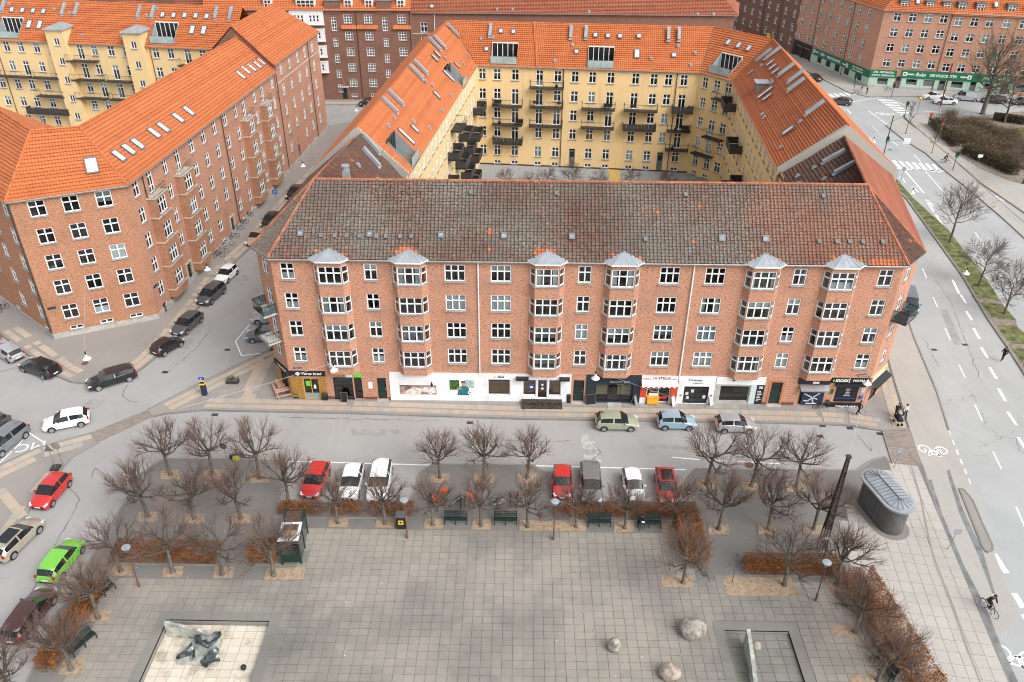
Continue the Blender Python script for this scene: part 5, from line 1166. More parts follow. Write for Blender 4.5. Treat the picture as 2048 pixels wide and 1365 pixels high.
# brick blocks that close the view at the top left
for nm, lab, x0, x1, y, h in (('apartment_building', 'brown brick block showing over the ridge at the top left', -140, -62, 178, 15.5),):
    BX = thing(nm, lab, 'building', (x0, y, 0)); F = Fac((x0, y+3), (x1, y-1)); wm = M(); hh = []
    for k in range(18):
        for z in (12.9, 9.8, 6.7, 3.6): hh.append(window(BX, F.T, 3+4.2*k, z, 1.4, 1.7, 2, rich=False))
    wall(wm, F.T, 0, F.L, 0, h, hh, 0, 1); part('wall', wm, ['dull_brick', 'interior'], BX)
    rf = M(); courses(rf, (F.P(0, -.4, h), F.P(F.L, -.4, h), F.P(F.L, 6, 22), F.P(0, 6, 22)), .4); part('roof_tiles', rf, ['red_tile'], BX)['kind'] = 'stuff'
    for k in range(6): gb = M(); gb.T = F.at(6+12*k, 0, h); gb.add([(-3, -.1, 0), (3, -.1, 0), (3, -.1, 2), (0, -.1, 4.2), (-3, -.1, 2)], ((0, 1, 2, 3, 4),)); part('gable', gb, ['dull_brick'], BX)
# ------------------------------------------------------------ ground, roads, pavements
from mathutils.geometry import tessellate_polygon
RDZ = -.12
def gp(pts, z=0.0): return [G(p[0], p[1], z) for p in pts]
def sheet(name, pts, z, m, holes=(), side=0.0, kind='structure', parent=None, grid=None):
    loops = [[Vector((p[0], p[1], z)) for p in pts]]+[[Vector((p[0], p[1], z)) for p in h] for h in holes]
    tri = tessellate_polygon(loops); vs = [p for l in loops for p in l]; mb = M()
    fs = []
    for t in tri:
        a, b, c = [vs[i] for i in t]; fs.append(t if (b-a).cross(c-a).z > 0 else t[::-1])
    mb.add(vs, fs)
    if side:
        for l in loops:
            for a, b in zip(l, l[1:]+l[:1]):
                d = Vector((0, 0, -side)); mb.q(a, b, b+d, a+d)
    o = part(name, mb, [m], parent, ID if parent is None else None)
    if kind: o['kind'] = kind
    if name == 'pavement': PAVE[:] = [o, 0]
    return o
PAVE = [None, 0]
def kerb(name, pts, w=.16, zt=.012, zb=-.14, close=False, step=1.4):
    """kerb stones laid end to end along a line"""
    mb = M(); pts = list(pts)+([pts[0]] if close else [])
    for a, b in zip(pts, pts[1:]):
        a, b = Vector((a[0], a[1], 0)), Vector((b[0], b[1], 0)); L = (b-a).length
        if L < .05: continue
        d = (b-a)/L; n = Vector((-d.y, d.x, 0)); k = max(1, int(L/step))
        for i in range(k):
            p, q_ = a+d*(L*i/k+.008), a+d*(L*(i+1)/k-.008)
            mb.add([p-n*w/2+Vector((0, 0, zb)), q_-n*w/2+Vector((0, 0, zb)), q_+n*w/2+Vector((0, 0, zb)), p+n*w/2+Vector((0, 0, zb)), p-n*w/2+Vector((0, 0, zt)), q_-n*w/2+Vector((0, 0, zt)), q_+n*w/2+Vector((0, 0, zt)), p+n*w/2+Vector((0, 0, zt))],
                ((4, 5, 6, 7), (0, 1, 5, 4), (2, 3, 7, 6), (1, 2, 6, 5), (3, 0, 4, 7)))
    o = part(name, mb, ['kerb_stone'], None, ID); o['kind'] = 'structure'; return o
POOL1 = [G(335, 1238), G(540, 1243)]; px0, px1, py1 = POOL1[0].x, POOL1[1].x, G(430, 1241).y; py0 = py1-6.2
qx0, qx1, qy1 = G(1449, 1263).x, G(1577, 1263).x, G(1510, 1262).y; qy0 = qy1-6.5
big = lambda a, b, c, d, e=.4: [(a-e, c-e), (b+e, c-e), (b+e, d+e), (a-e, d+e)]
road = sheet('road', [(-300, -60), (300, -60), (300, 420), (-300, 420)], RDZ, 'road_asphalt', holes=(big(px0, px1, py0, py1), big(qx0, qx1, qy0, qy1)))
aw_ = [(2090, 1480), (2018, 1365), (1944, 1193), (1881, 1038), (1897, 862), (1874, 787), (1829, 680), (1817, 645)]
w_av = gp(aw_, RDZ); dN = (w_av[-1]-w_av[-3]).normalized(); far = w_av[-1]+dN*98
sheet('avenue', w_av[:3]+gp([(1955, 1002), (1914, 908)], RDZ)+w_av[4:]+[far, far+Vector((38, 0, 0))]+gp([(2300, 330), (2600, 700), (2700, 1480)], RDZ), RDZ+.006, 'avenue_asphalt')
# main block pavement
mp = gp([(306, 833), (331, 827), (405, 820), (700, 826), (1050, 837.5), (1489, 844), (1650, 848), (1700, 851), (1765, 861), (1819, 858), (1790, 765), (1775, 714)])
pn = [Vector((43.0, 86, 0)), Vector((45.5, 128, 0)), Vector((36.5, 146, 0)), Vector((-18, 151.5, 0)), Vector((-25.3, 84, 0)), Vector((-27.5, 69, 0))]
sheet('pavement', mp+pn+gp([(560, 690), (400, 765), (295, 820)]), 0, 'old_asphalt', side=.15)
kerb('kerb', mp[:10]); kerb('kerb', gp([(295, 820), (400, 765), (560, 690)])+[pn[-1], pn[-2]])
cyc = gp([(1819, 858), (1790, 765), (1775, 714)], -.04)
sheet('cycle_track', cyc+[Vector((43.0, 86, -.04))]+[Vector((45.7, 128, 0)), Vector((48.2, 128, 0)), w_av[-1]+dN*10]+[w_av[-1], w_av[-2], w_av[-3], w_av[-4]]+gp([(1914, 908), (1955, 1002), (1990, 1110), (2018, 1180), (2040, 1230), (1990, 1290), (1944, 1193), (1881, 1038), (1844, 930)], -.04), -.04, 'cycle_asphalt', side=.1)
kerb('kerb', [w_av[-1], w_av[-2], w_av[-3], w_av[4]])
def slabrow(name, pts, off, w, l, m, z=0.0, rows=1, skip=0.0, gap=.012, h=.03, seed=1):
    """paving slabs in straight rows beside a line (off to its left)"""
    r = random.Random(seed); mb = M(); par = PAVE[0]; me = cached(('slab', w, l, m), lambda: M().box(gap/2, gap/2, -.05, l-gap/2, w-gap/2, h).mesh('paving_slab', [m]))
    for a, b in zip(pts, pts[1:]):
        a, b = Vector((a[0], a[1], z)), Vector((b[0], b[1], z)); L = (b-a).length; d = (b-a)/L; n = Vector((-d.y, d.x, 0))
        T = Matrix(((d.x, n.x, 0, a.x), (d.y, n.y, 0, a.y), (0, 0, 1, z), (0, 0, 0, 1)))
        for j in range(rows):
            for i in range(int(L/l)):
                if r.random() < skip: continue
                W = T @ TR(i*l, off+j*w, r.uniform(-.003, .004))
                if PAVE[1] < 300: link('paving_slab', me, par, W); PAVE[1] += 1
                else: mb.T = W; mb.box(gap/2, gap/2, -.05, l-gap/2, w-gap/2, h)
    mb.T = None
    if mb.f: part('paving_slabs', mb, [m], par)['kind'] = 'stuff'
fk = gp([(405, 820), (700, 826), (1050, 837.5), (1489, 844), (1650, 848), (1700, 851), (1765, 861)])
slabrow('paving_slabs', fk, .35, .62, .62, 'beige_slab', rows=1); slabrow('paving_slabs', fk, 1.15, .72, .72, 'beige_slab', rows=1)
slabrow('paving_slabs', fk, 2.05, .62, .8, 'grey_slab', skip=.1, rows=2)
slabrow('paving_slabs', gp([(560, 690), (310, 812)]), .35, .62, .7, 'beige_slab', rows=1); slabrow('paving_slabs', gp([(560, 690), (310, 812)]), 1.15, .72, .7, 'beige_slab', rows=1)
slabrow('paving_slabs', gp([(508, 800), (552, 712)]), .0, .8, .8, 'beige_slab', rows=2)
ek = gp([(1819, 858), (1790, 765), (1775, 714)])+[Vector((43, 86, 0))]
slabrow('paving_slabs', ek, .25, .62, .7, 'beige_slab', rows=2)
# drain lines beside the cycle track
dl = M(); 
for o_ in (.0, .12): 
    for a, b in zip(ek, ek[1:]):
        n = Vector((-(b-a).y, (b-a).x, 0)).normalized(); dl.add([a+n*(o_-.03)+Vector((0, 0, .006)), b+n*(o_-.03)+Vector((0, 0, .006)), b+n*(o_+.03)+Vector((0, 0, .006)), a+n*(o_+.03)+Vector((0, 0, .006))], ((3, 2, 1, 0),))
part('drain_channel', dl, ['dark_metal'], None, ID)['kind'] = 'structure'
# pavement of the left corner block
lk = gp([(-60, 640), (0, 667), (51, 705), (113, 751), (143, 764), (180, 767), (235, 762), (272, 746), (305, 720), (348, 674), (398, 613), (441, 551), (506, 490), (574, 411), (690, 288)])
lp = lk+[Vector((-30.5, 155, 0)), Vector((-37, 151, 0)), Vector((-42, 81, 0)), Vector((-51, 76.5, 0)), Vector((-64, 86, 0)), Vector((-75, 97, 0))]
sheet('pavement', lp, 0, 'old_asphalt', side=.15); kerb('kerb', lk)
slabrow('paving_slabs', lk[1:5], .3, .66, .8, 'beige_slab', skip=.12); slabrow('paving_slabs', lk[1:5], 1.3, .72, .8, 'beige_slab', skip=.12)
slabrow('paving_slabs', lk[7:], .3, .62, .8, 'beige_slab', skip=.1); slabrow('paving_slabs', lk[7:], 1.05, .72, .8, 'beige_slab', skip=.05)
slabrow('paving_slabs', [Vector((-40.2, 84, 0)), Vector((-36, 138, 0))], -1.2, .8, 2.2, 'grey_slab', skip=.3)
# pavement of the lower left corner and the sett crossing
wp = gp([(-60, 960), (0, 930), (75, 895), (182, 866), (195, 885), (141, 916), (124, 937), (70, 999), (45, 1040), (0, 1110), (-60, 1210)])
sheet('pavement', wp, 0, 'old_asphalt', side=.15); kerb('kerb', wp[3:11]); kerb('kerb', wp[:4])
wl = gp([(182, 866), (75, 895), (0, 930), (-60, 960)]); slabrow('paving_slabs', wl, .25, .7, .8, 'beige_slab', rows=1, skip=.05); slabrow('paving_slabs', wl, 1.1, .7, .8, 'beige_slab', rows=1, skip=.2)
slabrow('paving_slabs', gp([(124, 937), (70, 999), (20, 1070)])[::-1], .3, .7, .8, 'beige_slab', rows=1, skip=.1); slabrow('paving_slabs', gp([(-10, 985), (40, 1045)]), 0, .8, .8, 'beige_slab', rows=1)
def setts(name, quad, w, l, z, m='sett_stone', seed=3):
    a, b, c, d = quad; mb = M(); nu, nv = int((b-a).length/l), int((d-a).length/w); r = random.Random(seed)
    for i in range(nu):
        for j in range(nv):
            s = .5*(j % 2); P = []
            for u, v in ((i+s+.04, j+.05), (i+s+.96, j+.05), (i+s+.96, j+.95), (i+s+.04, j+.95)):
                u = min(u/nu, 1); v /= nv; P.append(a.lerp(b, u).lerp(d.lerp(c, u), v)+Vector((0, 0, z)))
            h = r.uniform(.004, .02); q_ = [p+Vector((0, 0, h)) for p in P]
            mb.add(P+q_, ((4, 5, 6, 7), (0, 1, 5, 4), (1, 2, 6, 5), (2, 3, 7, 6), (3, 0, 4, 7)))
    o = part(name, mb, [m], None, ID); o['kind'] = 'structure'; return o
qd = gp([(182, 866), (295, 820), (306, 833), (195, 885)], -.04); qd = [qd[3], qd[2], qd[1], qd[0]]; sheet('crossing', qd, -.045, 'old_asphalt', side=.1); setts('crossing_setts', qd, .2, .26, -.0)
qd = gp([(1786, 932), (1843, 931), (1822, 862), (1764, 862)], -.04); sheet('crossing', qd, -.03, 'old_asphalt', side=.1); setts('crossing_setts', qd, .22, .3, .012)
# the square
H1 = [(px0, py0), (px1, py0), (px1, py1), (px0, py1)]; H2 = [(qx0, qy0), (qx1, qy0), (qx1, qy1), (qx0, qy1)]
pz = gp([(327, 918), (420, 918), (570, 921), (568, 960), (555, 1004), (700, 1004), (819, 1004), (831, 982), (839, 946), (865, 929), (960, 929), (1066, 930), (1095, 946), (1102, 967), (1105, 1004), (1250, 1004), (1381, 1005), (1372, 964), (1392, 938), (1550, 940), (1716, 941), (1744, 922), (1770, 914), (1786, 932), (1844, 930), (1881, 1038), (1910, 1115), (1944, 1193), (1981, 1278), (2018, 1365), (2090, 1500)])
pz += gp([(-40, 1540), (20, 1440), (70, 1330), (105, 1240), (165, 1150), (205, 1075), (262, 985), (285, 945)])
plaza = sheet('plaza', pz, 0, 'plaza_asphalt', holes=(H1, H2), side=.15)
kerb('kerb', pz[:31]); kerb('kerb', pz[31:]+[pz[0]])
slabz = gp([(228, 1155), (445, 1163), (560, 1168), (608, 1125), (622, 1043), (860, 1045), (1100, 1050), (1385, 1060), (1398, 1172), (1440, 1152), (1560, 1160), (1665, 1172), (1700, 1230), (1800, 1420), (1830, 1500), (-80, 1500), (95, 1395), (170, 1290), (190, 1215)])
SP = [(p.x, p.y) for p in slabz]; TW, TH = .722, .602; cand = []
rim = .75
for j in range(int(26/TH), int(48/TH)):
    for i in range(-48, 48):
        cx, cy = i*TW+TW/2-.2, j*TH+TH/2
        if not inside((cx, cy), SP): continue
        if any(a-rim < cx < b+rim and c-1 < cy < d+rim for a, b, c, d in ((px0, px1, py0, py1), (qx0, qx1, qy0, qy1))): continue
        cand.append((cx, cy))
tm = [M().box(-TW/2+.013, -TH/2+.013, -.03, TW/2-.013, TH/2-.013, .03) for _ in range(1)]
tme = tm[0].mesh('paving_slab', ['plaza_slab'])
scr = lambda p: (Vector((p[0], p[1], 0))-Vector((0, 0, CAMZ)))
def inframe(p):
    d = scr(p); z = d.dot(FWD); return abs(d.dot(RGT)/z*FPX) < 1024 and -d.dot(UPV)/z*FPX < 682
vis = sorted([c for c in cand if inframe(c)], key=lambda c: scr(c).length)
single = set(vis[:300]); mb = M()
for c in cand:
    W = TR(c[0]+rnd.uniform(-.004, .004), c[1]+rnd.uniform(-.004, .004), rnd.uniform(-.006, .008)) @ RX(rnd.gauss(0, .006)) @ RY(rnd.gauss(0, .006))
    if rnd.random() < .012: W = W @ RX(rnd.uniform(-.05, .05)) @ RY(rnd.uniform(-.04, .04))
    if c in single: link('paving_slab', tme, plaza, W)
    else: mb.T = W; mb.box(-TW/2+.013, -TH/2+.013, -.03, TW/2-.013, TH/2-.013, .03)
mb.T = None; part('paving_slabs', mb, ['plaza_slab'], plaza)['kind'] = 'stuff'
# pale large slabs along the avenue
ppol = gp([(1700, 1000), (1735, 965), (1787, 934), (1843, 932), (1881, 1040), (1910, 1117), (1944, 1195), (1981, 1280), (2018, 1367), (2080, 1490), (1810, 1480), (1775, 1300), (1740, 1180), (1680, 1080)])
PP = [(p.x, p.y) for p in ppol]; mb = M(); lst = []
a = G(1881, 1040); b = G(2018, 1367); d = (a-b).normalized(); n = Vector((d.y, -d.x, 0))
T0 = Matrix(((d.x, -n.x, 0, b.x), (d.y, -n.y, 0, b.y), (0, 0, 1, 0), (0, 0, 0, 1)))
pme = M().box(.012, .012, -.03, .988, .818, .028).mesh('pavement_slab', ['pale_slab'])
for i in range(-8, 34):
    for j in range(0, 20):
        c = T0 @ Vector((i+.5, j*.83+.45, 0))
        if inside((c.x, c.y), PP): lst.append((i, j, c))
lst.sort(key=lambda t: scr(t[2]).length)
for k, (i, j, c) in enumerate(lst):
    W = T0 @ TR(i, j*.83+.04, rnd.uniform(-.004, .006)) @ RX(rnd.gauss(0, .003))
    link('pavement_slab', pme, plaza, W) if k < 300 else mb.add([W @ Vector(p) for p in [(x, y, z) for z in (-.03, .028) for y in (.012, .818) for x in (.012, .988)]], ((0, 2, 3, 1), (4, 5, 7, 6), (0, 1, 5, 4), (1, 3, 7, 5), (3, 2, 6, 7), (2, 0, 4, 6)))
if mb.f: part('pavement_slabs', mb, ['pale_slab'], plaza)['kind'] = 'stuff'
ch = gp([(1822, 932), (1842, 1000), (1858, 1080), (1873, 1135), (1905, 1215), (1935, 1300), (1962, 1370), (2000, 1470)]); dm_ = M()
for a, b in zip(ch, ch[1:]):
    n = Vector((-(b-a).y, (b-a).x, 0)).normalized()*.07; z = Vector((0, 0, .042)); dm_.q(a+n+z, a-n+z, b-n+z, b+n+z)
part('drain_channel', dm_, ['old_asphalt'], plaza)
# bicycle symbols, lane lines, zebra crossings
def mark(pts, px=True, z=None, name='road_marking', m='road_paint'):
    zz = (RDZ+.014) if z is None else z
    P = [G(u, v, RDZ) for u, v in pts] if px else [Vector(p) for p in pts]
    mb = M(); P = [Vector((p.x, p.y, zz)) for p in P]
    nrm = sum(((P[i]-P[0]).cross(P[i+1]-P[0]).z for i in range(1, len(P)-1)))
    mb.poly(P if nrm > 0 else P[::-1]); return part(name, mb, [m], road)
def line(a, b, w, n=1, fill=.5, z=None, m='road_paint'):
    """painted line between two ground points, broken into n dashes"""
    a, b = Vector(a), Vector(b); d = (b-a)/n; s = Vector((-(b-a).y, (b-a).x, 0)).normalized()*w/2
    for i in range(n):
        p = a+d*i; q_ = p+d*(fill if n > 1 else 1); mark([p-s, q_-s, q_+s, p+s], False, z, m=m)
L = lambda p, q_, w, n=1, fill=.5, z=None: line(G(*p, RDZ), G(*q_, RDZ), w, n, fill, z)
for a, b in (((1905, 560), (1918, 588)), ((1921, 590), (1932, 607)), ((1932, 623), (1944, 641)), ((1947, 657), (1959, 678)), ((1962, 695), (1975, 716)), ((1979, 735), (1993, 758)), ((1997, 778), (2011, 803)), ((2015, 824), (2033, 851)), ((2036, 875), (2060, 912)),
    ((1890, 500), (1905, 526)), ((1911, 533), (1918, 545)), ((1852, 400), (1868, 425)), ((1872, 430), (1884, 450))): L(a, b, .3)
for a, b in (((1866, 595), (1875, 615)), ((1890, 657), (1901, 681)), ((1918, 730), (1930, 756)), ((1950, 810), (1964, 842)), ((1986, 904), (2003, 939)), ((2032, 1014), (2052, 1060)), ((1845, 537), (1853, 557)), ((1825, 480), (1836, 505)), ((1950, 465), (1962, 482))): L(a, b, .14)
for a, b in (((1988, 1108), (2013, 1147)), ((2028, 1187), (2046, 1216)), ((2047, 1230), (2060, 1250))): L(a, b, .45)
for i in range(6):
    c = (1891+i*8.0, 866+i*19.5); mark([(c[0]-2, c[1]-5), (c[0]+8, c[1]-5), (c[0]+11, c[1]+5), (c[0]+1, c[1]+5)])
def bike_symbol(c, ang, s, z=None):
    zz = (RDZ+.016) if z is None else z; T = TR(c.x, c.y, 0) @ RZ(ang) @ Matrix.Diagonal((s, s, 1, 1))
    def P(x, y): p = T @ Vector((x, y, 0)); return (p.x, p.y, zz)
    def seg(a, b, w=.06):
        a, b = Vector(a+(0,)), Vector(b+(0,)); n = Vector((-(b-a).y, (b-a).x, 0)).normalized()*w; mark([P(*(a-n)[:2]), P(*(b-n)[:2]), P(*(b+n)[:2]), P(*(a+n)[:2])], False, zz)
    for cx in (-.55, .55):
        mb = M()
        for k in range(16):
            a0, a1 = k*math.pi/8, (k+1)*math.pi/8
            mb.q(P(cx+.42*math.cos(a0), .42*math.sin(a0)), P(cx+.42*math.cos(a1), .42*math.sin(a1)), P(cx+.31*math.cos(a1), .31*math.sin(a1)), P(cx+.31*math.cos(a0), .31*math.sin(a0)))
        part('road_marking', mb, ['road_paint'], road)
    for a, b in (((-.55, 0), (-.25, .55)), ((-.25, .55), (.3, .5)), ((.55, 0), (.3, .65)), ((-.55, 0), (0, 0)), ((0, 0), (.3, .5)), ((0, 0), (-.3, .65)), ((-.42, .65), (-.18, .65)), ((.3, .65), (.48, .68))): seg(a, b)
bike_symbol(G(1865, 901, RDZ), rad(172), 1.35, -.03); bike_symbol(G(2030, 1312, RDZ), rad(160), 1.5); bike_symbol(G(2012, 398, RDZ), rad(165), 1.6); bike_symbol(G(1770, 228, RDZ), rad(165), 1.8)
mark([(1999, 1217), (2003, 1216), (2017, 1246), (2015, 1258), (2002, 1247), (2010, 1243)]); mark([(1997, 1247), (2014, 1241), (2014, 1252), (2013, 1262)]); mark([(1996, 1246), (2012, 1266), (2009, 1240)])
sheet('wet_patch', gp([(1852, 965), (1862, 960), (1884, 1030), (1912, 1095), (1926, 1130), (1942, 1160), (1975, 1225), (2000, 1290), (2035, 1365), (2060, 1420), (2034, 1400), (2012, 1352), (1975, 1262), (1938, 1182), (1903, 1098), (1876, 1030)], RDZ), -.034, 'wet_asphalt'); sheet('wet_patch', gp([(1893, 945), (1898, 940), (1925, 1020), (1965, 1105), (1990, 1190), (1984, 1188), (1955, 1110), (1918, 1028)], RDZ), -.034, 'wet_asphalt')
mat('patch_asphalt', (.30, .298, .29), .85, var=.12, ns=1.2); mat('light_patch', (.40, .395, .38), .85, var=.25, ns=1.5); mat('tar', (.055, .052, .05), .6, var=.2)
for q_, m in ((((1160, 870), (1185, 870), (1205, 925), (1170, 926)), 'light_patch'), (((700, 858), (800, 860), (795, 872), (705, 871)), 'patch_asphalt'), (((180, 800), (215, 800), (190, 818), (150, 822)), 'patch_asphalt'), (((360, 690), (400, 640), (412, 648), (374, 700)), 'patch_asphalt'), (((1290, 890), (1380, 892), (1376, 900), (1292, 899)), 'patch_asphalt'), (((1880, 620), (1895, 620), (1925, 690), (1908, 690)), 'patch_asphalt'), (((1640, 262), (1665, 262), (1690, 285), (1670, 290)), 'light_patch'), (((470, 560), (490, 548), (500, 556), (480, 572)), 'patch_asphalt')): sheet('asphalt_patch', gp(q_, RDZ), RDZ+.009, m)
def tar(pts, w=.03, seed=1):
    r = random.Random(seed); P = gp(pts, RDZ+.011); mb = M(); Q = []
    for a, b in zip(P, P[1:]):
        k = max(2, int((b-a).length/.5)); Q += [a.lerp(b, i/k)+Vector((r.gauss(0, .07), r.gauss(0, .07), 0)) for i in range(k)]
    for a, b in zip(Q, Q[1:]):
        n = Vector((-(b-a).y, (b-a).x, 0)).normalized()*w*r.uniform(.3, 1); mb.q(a+n, a-n, b-n, b+n)
    part('tar_seam', mb, ['tar'], road)
for k, pts in enumerate((((255, 770), (245, 790), (262, 806), (290, 800)), ((130, 960), (160, 1000), (110, 1090), (60, 1190), (30, 1260)), ((180, 955), (190, 935), (230, 960)), ((560, 835), (700, 838), (900, 842)), ((1180, 880), (1200, 905), (1175, 930)), ((1870, 560), (1900, 600), (1930, 680), (1960, 760)), ((1850, 680), (1880, 740)), ((1690, 225), (1740, 262), (1800, 305)), ((420, 660), (390, 700), (330, 750)), ((1400, 885), (1440, 905), (1395, 920)), ((1715, 870), (1745, 905), (1735, 880)), ((1000, 880), (1080, 884), (1150, 882)), ((0, 745), (50, 728), (90, 770)))): tar(pts, seed=k)
for k, (px, py) in enumerate(((1760, 868), (1645, 852), (1700, 857), (1640, 873), (455, 700), (330, 745), (42, 925), (430, 830), (940, 846), (1868, 700), (1930, 690), (1780, 300))):
    p = G(px, py, RDZ); m_ = M(); m_.box(p.x-.3, p.y-.2, RDZ, p.x+.3, p.y+.2, RDZ+.014); part('road_gully', m_, ['dark_metal'], road)
mb = M(); r = random.Random(9)
for k in range(300):
    p = G(r.uniform(250, 1800), r.uniform(1060, 1360)); a = r.uniform(0, 3.14); s = r.uniform(.02, .065); u = Vector((math.cos(a), math.sin(a), 0))*s; v = Vector((-u.y, u.x, 0))*.5; z = Vector((0, 0, .05)); mb.q(p-u+z, p-v+z, p+u+z, p+v+z*1.3, r.choice((0, 0, 0, 0, 1)))
part('litter', mb, ['rust', 'poster_white'], plaza)['kind'] = 'stuff'
# traffic island, parking lines
isl_ = gp([(1919, 978), (1926, 978), (1945, 1000), (1962, 1040), (1985, 1090), (1985, 1100), (1974, 1105), (1966, 1096), (1948, 1050), (1930, 1005)]); sheet('traffic_island', isl_, .0, 'old_asphalt', side=.13); kerb('kerb', isl_, close=True, step=.8)
L((576, 923), (865, 931), .14); L((1066, 932), (1372, 940), .14); L((1345, 915), (1400, 920), .14); L((1420, 921), (1455, 923), .14); L((1475, 924), (1560, 928), .14)
for a, b in (((501, 648), (471, 683)), ((471, 683), (483, 712)), ((483, 712), (548, 704)), ((493, 661), (512, 661))): L(a, b, .13)
for a, b in (((0, 828), (90, 887)), ((90, 887), (67, 911)), ((57, 867), (30, 898)), ((24, 903), (-4, 930))): L(a, b, .13)
mc = text(None, 'MC', TR(0, 0, 0), 1.7, 'road_paint', 'road_marking', ext=.001); mc.parent = road; p = G(62, 893, RDZ); mc.matrix_basis = TR(p.x, p.y, RDZ+.012) @ RZ(rad(196)); mc['kind'] = 'structure'
# avenue junction markings
for i in range(8): a = (1776+i*13.2, 322+i*1.3); mark([(a[0]-6, a[1]-2), (a[0]+1, a[1]-2), (a[0]+16, a[1]+14), (a[0]+8, a[1]+14)])
L((1778, 337), (1892, 343), .35); mark([(1898, 329), (1906, 329), (1928, 341), (1920, 341)]); mark([(1909, 326), (1917, 326), (1942, 340), (1934, 340)]); mark([(1888, 326), (1895, 326), (1914, 340), (1906, 340)])
L((1810, 342), (1848, 387), .28); L((1850, 342), (1900, 400), .14); L((1828, 310), (1842, 325), .14); L((1783, 282), (1796, 292), .14); L((1744, 254), (1757, 263), .14); L((1772, 247), (1806, 248), .2)
for k in range(7): a = (1755+k*7.5, 199+k*5); mark([(a[0], a[1]), (a[0]+32-k*1.5, a[1]+1.5), (a[0]+35-k*1.5, a[1]+4), (a[0]+3, a[1]+2.6)])
for k in range(6): a = (1644+k*11, 190-k*1.0); mark([(a[0], a[1]), (a[0]+6, a[1]), (a[0]+16, a[1]+5.5), (a[0]+9, a[1]+5.5)])
for k in range(9): a = (1736+k*4.8, 222+k*3.6); mark([(a[0], a[1]), (a[0]+3.2, a[1]), (a[0]+5.5, a[1]+2), (a[0]+2, a[1]+2)])
for k in range(10): a = (1700+k*6.5, 204.5-k*1.1); mark([(a[0], a[1]), (a[0]+3.8, a[1]-.6), (a[0]+4, a[1]+.6), (a[0]+.3, a[1]+1.2)])
L((1848, 223), (1900, 226), .2); L((1790, 203), (1810, 211), .3)
for c, fl in (((1806, 362), 1), ((1832, 382), 1), ((1697, 225), 1), ((1742, 283), -1), ((1862, 410), 1)):
    x, y = c; mark([(x-6, y-8), (x-4.5, y-8.6), (x+6, y+3), (x+4, y+4)]); mark([(x-10, y-6), (x-2, y-9), (x-3, y-5.5)]); 
# grass strip with trees, cut by paths
mat('grass', (.135, .150, .055), .95, var=.5, ns=1.1, bmp=.6); mat('soil', (.24, .205, .16), .95, var=.3, ns=2, bmp=.4)
def strip(segs):
    for pts, m, nm in segs: sheet(nm, gp(pts), .0, m, side=.13)
strip([([(1773.5, 345), (1782, 345), (1826, 396), (1895, 458), (1974, 560), (2000, 600), (1950, 597), (1925, 549), (1881, 489), (1816, 400), (1792, 376)], 'grass', 'grass_verge'),
    ([(1974, 606), (2006, 610), (2032, 640), (1985, 636), (1960, 606)], 'grass', 'grass_verge'), ([(1994, 652), (2034, 653), (2075, 690), (2020, 687)], 'grass', 'grass_verge'), ([(2022, 697), (2080, 700), (2140, 780), (2070, 760)], 'grass', 'grass_verge'),
    ([(1950, 597), (2000, 600), (2006, 609), (1974, 605), (1960, 606), (1985, 636), (2032, 641), (2034, 652), (1994, 651), (2020, 687), (2075, 691), (2080, 699), (2022, 696), (2048, 730), (2044, 737), (1979, 640), (1945, 590)], 'soil', 'path')])
mk_ = gp([(1773, 346), (1792, 376), (1816, 400), (1881, 489), (1925, 550), (1979, 640), (2014, 690), (2048, 743), (2100, 830)]); kerb('kerb', mk_, w=.3)
m2 = gp([(1772, 251), (1806, 278), (1852, 307), (1890, 341), (1942, 382), (2010, 440), (2048, 475), (2110, 530), (2140, 520), (2060, 455), (1990, 395), (1919, 330), (1890, 299), (1822, 250), (1803, 234)])
sheet('central_reserve', m2, 0, 'cycle_asphalt', side=.13); kerb('kerb', m2, close=True)
rp_ = gp([(1806, 230), (1830, 228), (1900, 230), (2060, 236), (2300, 260), (2500, 520), (2160, 500), (2048, 425), (1960, 365), (1905, 318), (1840, 262), (1815, 240)]); sheet('pavement', rp_, 0, 'cycle_asphalt', side=.13); kerb('kerb', rp_, close=True)
slabrow('paving_slabs', gp([(1815, 241), (1840, 263), (1905, 319), (1960, 366), (2048, 426)])[::-1], -.9, .7, .8, 'beige_slab', rows=1)
kp = [KN.P(0, -5), KN.P(20, -5.5), KN.P(KN.L-4, -6)]+gp([(1700, 186), (1740, 194)])+[KS.P(9, -5.5), KS.P(KS.L, -5.5), KS.P(KS.L, 1), KS.P(0, .5), KN.P(0, 1)]
sheet('pavement', kp, 0, 'cycle_asphalt', side=.13); kerb('kerb', kp[:7]); slabrow('paving_slabs', kp[:3], 1.2, .8, .9, 'beige_slab', rows=2)
bp = [BRF.P(0, -6), BRF.P(BRF.L, -6), BRF.P(BRF.L, 1), BRF.P(0, 1)]; sheet('pavement', bp, -.004, 'old_asphalt', side=.13)
fp_ = [FCF.P(-20, -3.6), FCF.P(80, -3.6), FCF.P(80, 1), FCF.P(-20, 1)]; sheet('pavement', fp_, 0, 'old_asphalt', side=.13); kerb('kerb', fp_[:2]); slabrow('paving_slabs', fp_[:2], .5, .7, .8, 'beige_slab', rows=2)
